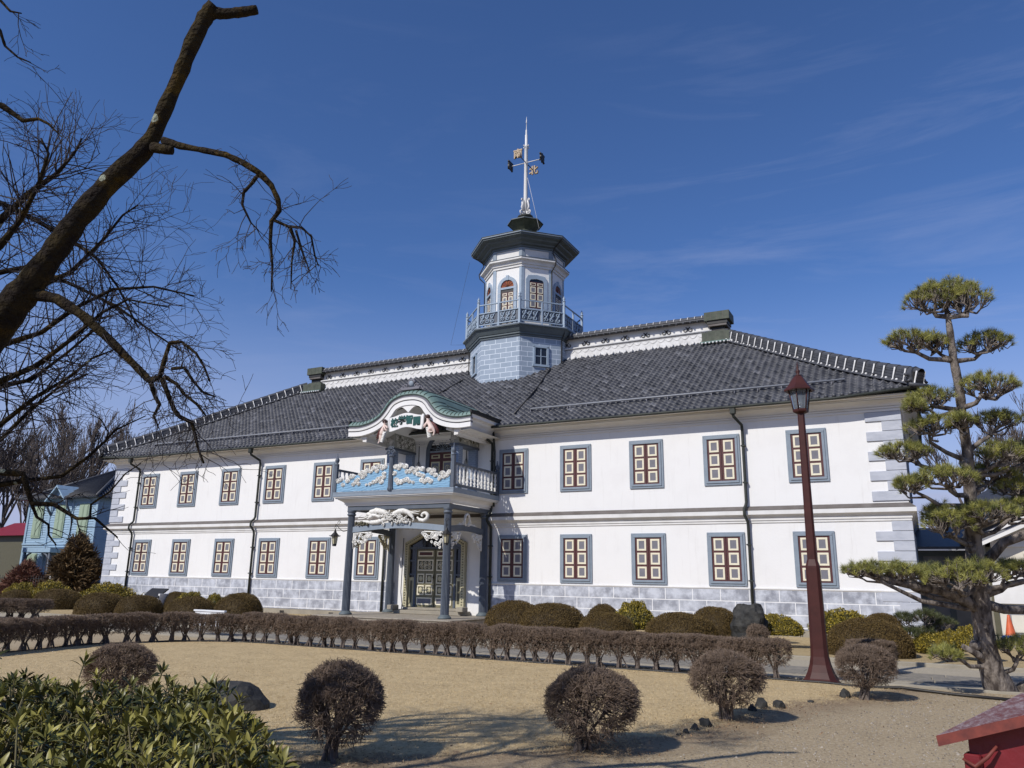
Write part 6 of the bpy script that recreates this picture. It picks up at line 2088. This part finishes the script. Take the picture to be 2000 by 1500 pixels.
np_obj('twigs', T2.mesh_parts(c2, (3, 4, 5), 3, .0019), [CTWIG], tree2)

# bare trees beyond the blue house: three kinds, copied
bgm = []
for i in range(4):
    Tb = Tree(60 + i)
    Tb.grow(Vector((0, 0, 0)), Vector((0, 0, 1)), 8.0, .26, 0, 4, 0, .36, (5, 7), .06, .58, 6, .075)
    z_ = Vector((0, 0, 0))
    bgm.append((np_mesh('trunk', Tb.mesh_parts(z_, (0, 1), 6), [BTWIG]), np_mesh('twigs', Tb.mesh_parts(z_, (2, 3, 4), 3, .020), [BTWIG])))


def bgtree(x, y, h, i, lab, group):
    t = thing('bare_tree', (x, y, 0), lab, 'tree', group)
    for nm, me in zip(('trunk', 'crown'), bgm[i % 4]):
        o = bpy.data.objects.new(nm, me); COL.objects.link(o); o.parent = t
    t.scale = (h / 13.5,) * 3; t.rotation_euler = (0, 0, i * 1.9)


bgspots = [(-104, 62, 19), (-111, 60, 21), (-99, 66, 18), (-94, 70, 17.5), (-117, 55, 20), (-90, 74, 17), (-121, 50, 19), (-108, 70, 22), (-101, 76, 20), (-115, 64, 18), (-126, 48, 21), (-86, 76, 15), (-82, 52, 12), (-90, 45, 14), (-96, 50, 16), (-80, 60, 13), (-93, 58, 15)]
for i, (x, y, h) in enumerate(bgspots): bgtree(x, y, h * 1.08, i, 'grey-brown bare tree among the trees behind the blue house', 'bare trees behind the blue house')
for i, (x, y, h) in enumerate([(6, 62, 12), (10, 66, 11), (3, 70, 12.5), (14, 60, 11)]): bgtree(x, y, h, i + 1, 'grey bare tree standing far behind the pine and annex roof', 'bare trees behind the annex')

# ------------------------------------------------------------------ the broad-leaved bush in the near left corner
def leaf_mesh(rs, tips, dirs, nl, length):
    """whorls of lance-shaped folded leaves"""
    V, F, Tn = [], [], []
    for p, d, s_ in zip(tips, dirs, length):
        d = d / np.linalg.norm(d)
        a = np.cross(d, [0, 0, 1.]) if abs(d[2]) < .95 else np.cross(d, [1., 0, 0]); a /= np.linalg.norm(a); c = np.cross(d, a)
        tb = np.clip(rs.normal(.38, .27), 0, 1)
        for k in range(nl):
            q = k / nl
            ph = k * 2.4 + rs.uniform(-.5, .5)
            el = .25 + .95 * (1 - q) + rs.normal(0, .2)          # young inner leaves stand up
            L_ = s_ * (.62 + .5 * (1 - q)) * rs.uniform(.6, 1.15)
            rdir = a * np.cos(ph) + c * np.sin(ph)
            ld = d * np.cos(el) + rdir * np.sin(el)
            nrm = d * np.sin(el) - rdir * np.cos(el)
            sd = np.cross(ld, nrm)
            w = L_ * rs.uniform(.13, .17)
            base = p - d * (.05 * s_ / .1 * (1 - q)) + rdir * .004
            i0 = len(V)
            for t_, ww, bend in ((0, .12, 0), (.25, .75, .0), (.55, 1, -.03), (.8, .62, -.09), (1, .02, -.17)):
                m_ = base + ld * (L_ * t_) + nrm * (L_ * bend)
                for s3, fold in ((-1, .28), (0, 0), (1, .28)):
                    V.append(m_ + sd * (w * ww * s3) + nrm * (w * ww * fold * abs(s3)))
                    Tn.append(np.clip(tb + .28 * q * (q > .55) + rs.normal(0, .03) + (.07 if s3 == 0 else 0), 0, 1))
            for r_i in range(4):
                for c_i in range(2):
                    o = i0 + r_i * 3 + c_i
                    F.append((o, o + 1, o + 4, o + 3))
    return np.array(V), np.array(F), np.array(Tn)


rb = np.random.RandomState(500)
bo = np.array([-3.4, 2.2, 0])
bush = thing('broadleaf_bush', tuple(bo), 'large broad-leaved evergreen bush filling the near left corner', 'bush')
tips, dirs, lens_ = [], [], []
poly_b = [(-5.6, 1.2), (-5.5, 2.6), (-4.9, 3.3), (-4.3, 3.65), (-3.65, 3.62), (-3.1, 3.25), (-2.72, 2.95), (-2.3, 2.62), (-1.98, 2.30), (-1.75, 1.85), (-2.2, 1.3), (-3.6, .9)]
cand = np.stack([rb.uniform(-5.6, -1.7, 16000), rb.uniform(.9, 3.7, 16000)], 1)
cand = cand[in_poly(cand[:, 0], cand[:, 1], poly_b)]
sel = []
grid = {}
for q in cand:
    key = (int(q[0] / .075), int(q[1] / .075))
    if any(abs(q[0] - s_[0]) < .06 and abs(q[1] - s_[1]) < .06 for dx in (-1, 0, 1) for dy in (-1, 0, 1) for s_ in grid.get((key[0] + dx, key[1] + dy), [])): continue
    grid.setdefault(key, []).append(q); sel.append(q)
sel = np.array(sel)


def edge_d(x, y):
    m_ = 9
    for i in range(len(poly_b)):
        a = np.array(poly_b[i]); c = np.array(poly_b[(i + 1) % len(poly_b)]); t_ = np.clip(np.dot([x - a[0], y - a[1]], c - a) / np.dot(c - a, c - a), 0, 1)
        m_ = min(m_, np.hypot(*(a + (c - a) * t_ - [x, y])))
    return m_


P0, P1 = [], []
for x, y in sel:
    e = edge_d(x, y)
    h = .98 + .27 * (1 - math.exp(-e / .16)) + .05 * math.sin(x * 3.3) * math.cos(y * 3.9) + rb.normal(0, .05)
    if rb.random() < .035: h += rb.uniform(.05, .16)
    p = np.array([x, y, h]); d = np.array([rb.normal(0, .28), rb.normal(0, .28), 1.0])
    tips.append(p - bo); dirs.append(d); lens_.append(rb.uniform(.060, .096))
    P1.append(p - bo); P0.append(p - bo - d / np.linalg.norm(d) * .45 + rb.normal(0, .03, 3))
    # lower whorls give the bush its depth
    if rb.random() < .55:
        p2 = p - bo - np.array([rb.normal(0, .05), rb.normal(0, .05), rb.uniform(.10, .26)]); tips.append(p2); dirs.append(np.array([rb.normal(0, .6), rb.normal(0, .6), .8])); lens_.append(rb.uniform(.07, .10))
    if e < .30:
        for k in range(6):
            p2 = p - bo - np.array([rb.normal(0, .06), rb.normal(0, .06), rb.uniform(.12, .8)]); tips.append(p2); dirs.append(np.array([rb.normal(0, .6) + .3, rb.normal(0, .6), .6])); lens_.append(rb.uniform(.07, .10))
V, F, Tn = leaf_mesh(rb, tips, dirs, 11, lens_)
np_obj('foliage', [(V, F, 0, Tn)], [BROADL], bush, smooth=True)
v, f = segs(np.array(P0), np.array(P1), .006, .0035, 4)
v2, f2 = segs(np.array(P0)[::3] * [1, 1, .0] + [0, 0, .02], np.array(P0)[::3], .014, .007, 5)
np_obj('stem', [(v, f, 0, None), (v2, f2, 0, None)], [BROADS], bush)
# ------------------------------------------------------------------ street lamp
lamp = thing('street_lamp', (-2.02, 17.21, 0), 'tall maroon lamp post with a lantern head standing before the school', 'street lamp')
lx, ly = -2.02, 17.21
octl = lambda o, z: [(lx + .784 * o * sx, ly + .784 * o * sy, z) for sx, sy in ((-1, -.62), (-.62, -1), (.62, -1), (1, -.62), (1, .62), (.62, 1), (-.62, 1), (-1, .62))]
b = MB()
b.sweep(octl, [(.44, .0), (.44, .02), (.425, .03), (.37, .08), (.30, .19), (.245, .33), (.21, .48), (.198, .62), (.168, 2.2), (.166, 2.23), (.118, 2.36)], LAMPR, cap=True)
b.build('pedestal', lamp)
b = MB(); b.sweep(octl, [(.116, 2.34), (.086, 5.38), (.086, 5.42)], LAMPR, cap=True); b.build('pole', lamp)
b = MB()
hex_ = lambda o, z: [(lx + .784 * o * math.cos(math.pi / 3 * k + .35), ly + .784 * o * math.sin(math.pi / 3 * k + .35), z) for k in range(6)]
b.sweep(hex_, [(.09, 5.40), (.15, 5.42), (.20, 5.44), (.215, 5.47), (.20, 5.50), (.17, 5.51)], LAMPR, cap=True)
for k in range(6):
    a = math.pi / 3 * k + .35
    b.tube([(lx + .15 * math.cos(a), ly + .15 * math.sin(a), 5.48), (lx + .223 * math.cos(a), ly + .223 * math.sin(a), 5.94)], .014, LAMPR, n=5)
b.build('lantern_frame', lamp)
LGL = plain('lantern_glass', (.45, .50, .55), (.40, .45, .5), rough=.08, spec=.5)
LGL.node_tree.nodes['Principled BSDF'].inputs['Transmission Weight'].default_value = .75
LGL.node_tree.nodes['Principled BSDF'].inputs['IOR'].default_value = 1.05
b = MB(); b.sweep(hex_, [(.185, 5.50), (.278, 5.94)], LGL); b.build('lantern_glass', lamp)
b = MB(); b.lathe(lx, ly, [(.04, 5.46), (.04, 5.60), (.055, 5.62), (.055, 5.80), (.02, 5.84)], TRIMW, n=10); b.build('bulb', lamp)
b = MB()
b.sweep(hex_, [(.27, 5.93), (.40, 5.90), (.41, 5.915), (.40, 5.94), (.33, 5.99), (.26, 6.06), (.18, 6.16), (.11, 6.23), (.07, 6.24)], LAMPR, cap=True)
b.lathe(lx, ly, [(.06, 6.23), (.065, 6.26), (.025, 6.28), (.045, 6.33), (.045, 6.36), (.018, 6.40), (.028, 6.44), (.012, 6.47), (.004, 6.56)], LAMPR, n=10)
b.build('lantern_cap', lamp)

# ------------------------------------------------------------------ red box with a weathered roof board
REDP = plain('red_paint', (.19, .020, .026), (.14, .015, .020), scale=5, rough=.38, bump=.1, bscale=20)
m, t, bs = newmat('weathered_red_board')
bs.inputs['Roughness'].default_value = .6
co = N(t, 'ShaderNodeTexCoord'); mpp = N(t, 'ShaderNodeMapping'); mpp.inputs['Scale'].default_value = (14, 2.2, 4)
n1 = N(t, 'ShaderNodeTexNoise'); n1.inputs['Scale'].default_value = 2.2; n1.inputs['Detail'].default_value = 9; n1.inputs['Roughness'].default_value = .7
rr = N(t, 'ShaderNodeValToRGB'); e = rr.color_ramp.elements
e[0].position = .36; e[0].color = (.15, .032, .026, 1); e[1].position = .66; e[1].color = (.38, .31, .31, 1)
e2 = rr.color_ramp.elements.new(.50); e2.color = (.20, .105, .10, 1)
t.links.new(co.outputs['Object'], mpp.inputs[0]); t.links.new(mpp.outputs[0], n1.inputs['Vector']); t.links.new(n1.outputs[0], rr.inputs[0]); t.links.new(rr.outputs[0], bs.inputs['Base Color'])
bp = N(t, 'ShaderNodeBump'); bp.inputs['Strength'].default_value = .5; bp.inputs['Distance'].default_value = .01
t.links.new(n1.outputs[0], bp.inputs['Height']); t.links.new(bp.outputs[0], bs.inputs['Normal'])
WEATH = m
REDE = plain('red_board_edge', (.20, .045, .032), (.11, .028, .024), scale=16, rough=.6)
A = at(1828, 1437, 3.55)                       # lower corner of the roof
zA = A.z
box = thing('red_box', (A.x + .5, A.y + .3, 0), 'red painted wooden box with a weathered pitched roof in the near right corner', 'box')
dv = Vector((.25, .97, 0)).normalized(); wv_ = Vector((.97, -.25, 0)).normalized()
MX = Matrix(((wv_.x, dv.x, 0, A.x), (wv_.y, dv.y, 0, A.y), (0, 0, 1, zA), (0, 0, 0, 1)))
HW, LEN, TH = .55, 2.0, .045
rise = .20
b = MB(MX)
for s2 in (0, 1):
    if s2 == 0: q = [(0, 0), (HW, rise), (HW, rise - TH), (.006, -TH)]
    else: q = [(2 * HW, 0), (HW + .001, rise), (HW + .001, rise - TH), (2 * HW - .006, -TH)]
    nn = len(q)
    vs = [(x, 0, z) for x, z in q] + [(x, LEN, z) for x, z in q]
    b.add(vs, [(0, 1, 5, 4)], WEATH); b.add(vs, [(1, 2, 6, 5), (2, 3, 7, 6), (3, 0, 4, 7), (0, 3, 2, 1), (4, 5, 6, 7)], REDE)
b.build('roof_board', box)
b = MB(MX)
x0, x1, y0, y1 = .11, 2 * HW - .11, .09, LEN - .09
zt = lambda x: (rise * x / HW if x < HW else rise * (2 * HW - x) / HW) - TH - .004
rings = [[(x0, y, -zA), (x1, y, -zA), (x1, y, zt(x1)), (HW, y, zt(HW)), (x0, y, zt(x0))] for y in (y0, y1)]
b.loft(rings, REDP, cap=True)
b.build('body', box)
for xa, xb in ((x0 - .02, x0 + .05), (x1 - .05, x1 + .02)):
    b = MB(MX); b.box(xa, xb, y0 - .03, y0 + .05, -zA, zt(min(max(xa, x0), x1)) - .06, REDP, .006); b.build('corner_post', box)
b = MB(MX); b.tube([(x0 - .02, y0 - .045, -.09), (x0 + .03, y0 - .05, -.115), (x0 + .08, y0 - .045, -.07), (x0 + .12, y0 - .03, -.02)], [.006, .010, .009, .006], REDE, n=7)
b.build('bracket', box)


# ------------------------------------------------------------------ stones, memorial stone, signs, cone
def rock(name, c, sc, seed, label, cat='stone', group=None, mat=None, sub=3, amp=.18, flat=False):
    import bmesh
    bm = bmesh.new(); bmesh.ops.create_icosphere(bm, subdivisions=sub, radius=1)
    r = random.Random(seed)
    from mathutils import noise
    o = Vector((seed * 3.1, seed * 1.7, 0))
    for v in bm.verts:
        if flat:
            q = v.co; v.co = q / (abs(q.x) ** 5 + abs(q.y) ** 5 + abs(q.z) ** 5) ** .2
        k = 1 + amp * noise.noise(v.co * 1.3 + o) * 1.6 + amp * .6 * noise.noise(v.co * 3.1 + o) + amp * .3 * noise.noise(v.co * 7 + o)
        v.co *= k
        v.co.x *= sc[0]; v.co.y *= sc[1]; v.co.z *= sc[2]
    me = bpy.data.meshes.new(name); bm.to_mesh(me); bm.free()
    me.materials.append(mat or ROCKD)
    ob = bpy.data.objects.new(name, me); ob.location = c; COL.objects.link(ob)
    return tag(ob, label, cat, group)


rock('rock', (-9.1, 8.75, -.02), (.60, .42, .40), 3, 'dark smooth rock on the lawn behind the broad-leaved bush', amp=.13)
SG = 'dark edging stones along the lawn'
for i, (x, y, s_, lab) in enumerate([(-2.80, 11.05, .11, 'dark upright edging stone left of the leaning ball shrub'), (-2.86, 10.72, .075, 'low dark edging stone next to the upright one, nearer the viewer'), (-2.9, 10.45, .065, 'smallest dark edging stone at the near end of the row'), (-2.93, 10.25, .05, 'flat dark edging stone lying last in the row'),
                                     (-2.42, 13.05, .13, 'squarish dark edging stone right behind the leaning ball shrub'), (-2.2, 13.25, .12, 'dark edging stone with a pointed top beside the squarish one'), (-1.42, 15.0, .12, 'blue-grey edging stone at the foot of the ball right of the lamp'), (-1.85, 14.1, .07, 'half-buried edging stone between the two right-hand ball shrubs'), (-2.5, 12.7, .09, 'dark edging stone in the shadow of the leaning ball shrub')]):
    rock('edging_stone', (x, y, s_ * .38), (s_ * .75, s_ * .55, s_ * (.85 if i not in (3, 7) else .45)), 20 + i, lab, 'stone', SG, sub=2, amp=.3)
# memorial stone: rough slab with a cut front face
ob = rock('memorial_stone', (-4.77, 24.4, .52), (.47, .26, .62), 9, 'dark rough memorial stone standing among the azaleas', amp=.20, flat=True, sub=4)
WHB = plain('white_board', (.75, .76, .77), (.66, .67, .69), scale=2, rough=.5)
sg = thing('sign_board', (-20.1, 18.1, 0), 'low white sign board on two legs behind the hedge', 'sign')
b = MB(); b.box(-20.74, -19.46, 18.06, 18.10, .28, .72, WHB, .006); b.build('panel', sg)
b = MB(); b.box(-20.78, -19.42, 18.03, 18.13, .72, .77, WHB, .006); b.box(-20.78, -20.74, 18.04, 18.12, .25, .66, WHB); b.box(-19.46, -19.42, 18.04, 18.12, .25, .66, WHB); b.build('frame', sg)
for x in (-20.5, -19.7):
    b = MB(); b.tube([(x, 18.14, 0), (x, 18.14, .66)], .022, WHB, n=8); b.build('leg', sg)
sl_ = thing('information_slab', (-32.2, 25.6, 0), 'dark tilted information slab between azalea domes', 'sign')
b = MB(Matrix.Translation((-32.2, 25.6, .95)) @ Matrix.Rotation(R(35), 4, 'X')); b.box(-.58, .58, -.34, .34, -.03, .03, BLACK, .01); b.build('plate', sl_)
b = MB(); b.box(-31.72, -31.60, 25.4, 25.9, .0, .93, TRIMW, .01); b.box(-32.8, -32.68, 25.4, 25.9, .0, .93, TRIMW, .01); b.build('support', sl_)
CONEO = plain('orange_cone_plastic', (.62, .13, .045), (.5, .10, .04), scale=6, rough=.45)
CONEB = plain('blue_weight_plastic', (.02, .12, .55), (.015, .10, .45), rough=.4)
cn = thing('traffic_cone', (2.22, 30.0, .24), 'orange traffic cone with a blue weight beside the annex', 'traffic cone')
b = MB(); b.lathe(2.22, 30.0, [(.17, .30), (.155, .36), (.05, .92), (.035, 1.0), (.028, 1.0)], CONEO, n=18); b.box(2.04, 2.40, 29.82, 30.18, .265, .30, CONEO, .01); b.build('cone', cn)
b = MB(); b.lathe(2.22, 30.0, [(.26, .24), (.27, .27), (.25, .345), (.18, .375), (.15, .37)], CONEB, n=20); b.build('weight', cn)

# ------------------------------------------------------------------ annex, corridor, blue house
GREYW = plain('grey_board', (.26, .26, .27), (.21, .21, .22), scale=2, rough=.8)
CREW = plain('cream_plaster', (.70, .66, .56), (.60, .56, .47), scale=1.2, rough=.9)
an = thing('annex_building', (5, 34, 0), 'low cream-walled annex with grey tiled gable roof behind the pine', 'building')
b = MB(); b.box(1.95, 11.25, 32.0, 40, .24, 3.4, CREW); b.build('wall', an)
b = MB(); b.box(1.4, 9.5, 29.3, 32.0, 0, .235, CONC, .02); b.build('terrace', an)
b = MB()
for x in (1.95, 3.55, 5.6): b.box(x, x + .16, 31.94, 32.0, .24, 3.4, OLIVED)
b.box(1.95, 9, 31.94, 32, 3.2, 3.4, TRIMW)
b.box(2.35, 3.4, 31.93, 32, .3, 1.02, GREYW, .02); b.box(2.45, 3.3, 31.90, 31.93, .38, .94, CREW)
b.build('timber_frame', an)
b = MB(); b.box(2.02, 2.95, 31.90, 31.935, 1.3, 2.55, TRIMW, .01); b.build('notice_panel', an)
b = MB()
AX0, AXM, AX1, AZ, AZM = 1.35, 6.6, 11.9, 3.42, 5.85
b.loft([[(AX0, y, AZ), (AX0, y, AZ + .12), (AXM, y, AZM + .12), (AX1, y, AZ + .12), (AX1, y, AZ), (AXM, y, AZM)] for y in (31.2, 41)], TILE, cap=True)
y = 31.25
while y < 41:
    for ex_ in (AX0, AX1): b.tube([(ex_, y, AZ + .14), (AXM, y, AZM + .15)], .055, TILEP, n=6)
    y += .28
b.tube([(AX0 - .05, 31.15, AZ + .16), (AXM, 31.15, AZM + .18), (AX1 + .05, 31.15, AZ + .16)], .10, TILEP, n=8)
b.tube([(AXM, 31.1, AZM + .25), (AXM, 41, AZM + .25)], .17, TILEP, n=8)
b.build('roof', an)
b = MB()
for k, (o_, h_) in enumerate(((.02, .16), (.26, .16))):
    for ex_ in (AX0, AX1):
        b.loft([[(ex_, yy, AZ - o_), (AXM, yy, AZM - o_), (AXM, yy, AZM - o_ - h_), (ex_, yy, AZ - o_ - h_)] for yy in (31.22 + .10 * k, 31.30 + .10 * k)], TRIMW, cap=True)
b.build('bargeboard', an)
b = MB(); b.poly([(2.0, 3.4), (11.2, 3.4), (AXM, 5.6)], 31.99, 32.2, CREW); b.build('gable_wall', an)
cr = thing('corridor_building', (.9, 37, 0), 'shaded low corridor with grey panels between school and annex', 'building')
b = MB(); b.box(-.2, 1.94, 36, 40, 0, 3.2, GREYW); b.build('wall', cr)
b = MB()
for x in (-.2, .75, 1.72): b.box(x, x + .2, 35.93, 36, 0, 3.2, SOFF)
for z in (0, 1.95, 3.0): b.box(-.2, 1.94, 35.92, 36, z, z + .22, SOFF)
b.build('timber_frame', cr)
b = MB(); b.loft([[(x, 35.2, 3.25), (x, 35.2, 3.35), (x, 40.5, 4.4), (x, 40.5, 4.3)] for x in (-.2, 2.0)], TILEP, cap=True); b.build('roof', cr)
fh = thing('storehouse', (9, 55, 0), 'dark-roofed storehouse far behind the annex', 'building')
b = MB(); b.box(1.5, 18, 52, 60, 0, 5.6, GREYW); b.build('wall', fh)
b = MB(); b.loft([[(1.0, 51.4, 5.5), (18.5, 51.4, 5.5), (18.5, 60.6, 5.5), (1.0, 60.6, 5.5)], [(4.5, 55.8, 8.0), (15, 55.8, 8.0), (15, 56.2, 8.0), (4.5, 56.2, 8.0)]], plain('blue_black_roof', (.045, .05, .065), rough=.5), cap=True); b.build('roof', fh)

BLUEC = plain('blue_clapboard', (.29, .41, .515), (.235, .345, .445), scale=1.5, rough=.65)
BLUET = plain('light_blue_trim', (.30, .42, .53), (.25, .36, .46), scale=3, rough=.6)
GREENS = plain('pale_green_shutter', (.30, .38, .27), (.30, .37, .28), scale=6, rough=.6)
HX0, HX1, HY = -70.6, -61.2, 42.0
hs = thing('blue_house', (-66, 42, 0), 'pale blue clapboard house with dark hipped roof at the far left', 'house')
b = MB()
b.box(HX0, HX1, HY, HY + 13, 0, 8.0, BLUEC)
z = .3
while z < 7.9:
    b.add([(HX0 - .04, HY - .045, z), (HX1 + .04, HY - .045, z), (HX1, HY - .008, z + .2), (HX0, HY - .008, z + .2), (HX0 - .04, HY, z), (HX1 + .04, HY, z)], [(0, 1, 2, 3), (4, 5, 1, 0)], BLUEC)
    b.add([(HX1 + .045, HY - .04, z), (HX1 + .045, HY + 13, z), (HX1 + .008, HY + 13, z + .2), (HX1 + .008, HY, z + .2), (HX1, HY, z), (HX1, HY + 13, z)], [(0, 1, 2, 3), (4, 5, 1, 0)], BLUEC)
    z += .21
b.build('wall', hs)
b = MB()
for x in (HX0, -67.55, -64.4, HX1): b.box(x - .13, x + .13, HY - .10, HY, .1, 8.0, BLUET)
for z0, z1, p in ((3.85, 4.05, .14), (4.05, 4.2, .22), (7.75, 8.0, .14), (.0, .4, .12)): b.box(HX0 - .05, HX1 + .05, HY - p, HY, z0, z1, BLUET)
b.build('trim', hs)
WN = None
for X in (-69.1, -66.0, -62.8):
    for Z0, Z1 in ((4.75, 7.35), (.7, 3.2)):
        if X == -66.0 and Z0 < 2: continue
        b = MB(); b.box(X - .66, X + .66, HY - .12, HY, Z0 - .12, Z1 + .14, GREENS, .02)
        w = b.build('window', hs)
        for s2 in (-1, 1):
            b = MB(); b.box(X + s2 * .02, X + s2 * .54, HY - .16, HY - .12, Z0, Z1, GREENS, .01)
            for k in range(2): b.box(X + s2 * .10, X + s2 * .46, HY - .175, HY - .16, Z0 + .12 + k * (Z1 - Z0) / 2, Z0 + (k + 1) * (Z1 - Z0) / 2 - .1, GREENS)
            b.build('shutter', w)
b = MB(); b.box(-67.0, -65.0, HY - .1, HY, .3, 3.1, GLASS); b.box(-66.05, -65.95, HY - .13, HY - .1, .3, 3.1, TRIMW); b.build('entrance_door', hs)
b = MB(); b.box(-67.9, -64.1, HY - 1.7, HY, 3.35, 3.75, BLUET, .03)
for x in (-67.7, -64.3):
    b.tube([(x, HY - 1.55, .1), (x, HY - 1.55, 3.35)], .10, BLUED, n=8); b.tube([(x, HY - 1.5, 2.5), (x + (.3 if x < -66 else -.3), HY - 1.55, 3.1), (x + (.8 if x < -66 else -.8), HY - 1.55, 3.35)], .09, BLUED, n=6)
b.build('porch', hs)
b = MB()
e = .75
b.loft([[(HX0 - e, HY - e, 7.95), (HX1 + e, HY - e, 7.95), (HX1 + e, HY + 13 + e, 7.95), (HX0 - e, HY + 13 + e, 7.95)], [(-66.0, HY + 5.2, 11.2), (-65.8, HY + 5.2, 11.2), (-65.8, HY + 8, 11.2), (-66.0, HY + 8, 11.2)]], TILEP, cap=True)
k = 0
x = HX0 - e
while x < HX1 + e:
    t_ = min(1, (min(x - HX0 + e, HX1 + e - x)) / 5.45)
    b.tube([(x, HY - e, 8.0), (x, HY - e + 5.9 * t_, 8.0 + 3.2 * t_)], .05, TILEP, n=5); x += .36
for xx in (HX0 - e, HX1 + e): b.tube([(xx, HY - e, 8.05), (-65.9, HY + 5.2, 11.28)], .12, TILEP, n=6)
for y in np.arange(HY, HY + 13, .4):
    t_ = min(1, (min(y - HY + e, HY + 13 + e - y)) / 5.9)
    b.tube([(HX1 + e, y, 8.0), (HX1 + e - 5.3 * t_, y, 8.0 + 3.15 * t_)], .05, TILEP, n=5)
b.build('roof', hs)
b = MB()
gx0, gx1 = -67.1, -64.9
b.poly([(gx0, 7.9), (gx1, 7.9), (-66, 8.95)], HY - .35, HY + 2, BLUEC)
for s2 in (-1, 1):
    b.loft([[(-66, y, 9.12), (-66, y, 8.96), (-66 + s2 * 1.4, y, 7.62), (-66 + s2 * 1.4, y, 7.78)] for y in (HY - .8, HY + 2.2)], BLUET, cap=True)
    b.tube([(-66 + s2 * 1.4, HY - .05, 6.6), (-66 + s2 * 1.4, HY - .5, 7.3), (-66 + s2 * 1.45, HY - .7, 7.85)], .09, BLUED, n=6)
b.build('gable_dormer', hs)
rf = thing('red_roofed_shed', (-75, 43, 0), 'small shed with a red roof behind the bare trunks at the far left', 'shed')
b = MB(); b.box(-78.2, -71.6, 43, 47, 0, 5.0, OLIVED); b.build('wall', rf)
b = MB(); b.loft([[(-78.6, 42.4, 4.95), (-71.2, 42.4, 4.95), (-71.2, 47.6, 4.95), (-78.6, 47.6, 4.95)], [(-77.8, 45, 6.3), (-72, 45, 6.3), (-72, 45.1, 6.3), (-77.8, 45.1, 6.3)]], plain('red_metal_roof', (.22, .018, .03), (.17, .015, .025), rough=.5), cap=True); b.build('roof', rf)
fe = thing('iron_fence', (-50, 33, 0), 'low black iron fence before the blue house', 'fence')
b = MB()
for k in range(40): b.tube([(-58 + k * .28, 33, 0), (-58 + k * .28, 33, 1.55)], .016, BLACK, n=4)
for z in (.3, 1.35): b.tube([(-58, 33, z), (-46.9, 33, z)], .02, BLACK, n=4)
b.build('railing', fe)
# wooded slope far behind, left and right
for nm, (x0, x1, y0, h) in (('hill', (-420, -120, 330, 26)), ('hill', (-60, 160, 260, 17))):
    n = 60
    xs = np.linspace(x0, x1, n)
    top = h * (.55 + .45 * np.sin((xs - x0) / (x1 - x0) * 3.14)) + 3 * np.sin(xs * .07)
    V = np.concatenate([np.stack([xs, np.full(n, y0), np.zeros(n)], 1), np.stack([xs, np.full(n, y0 + 60), top], 1), np.stack([xs, np.full(n, y0 + 200), top * .8], 1), np.stack([xs, np.full(n, y0 + 260), np.zeros(n)], 1)])
    F = [[r_i * n + i, r_i * n + i + 1, (r_i + 1) * n + i + 1, (r_i + 1) * n + i] for r_i in range(3) for i in range(n - 1)]
    o = np_obj(nm, [(V, np.array(F), 0, None)], [plain('wooded_slope', (.10, .10, .11), (.15, .15, .17), scale=.05, rough=1)]); tag(o, kind='structure')
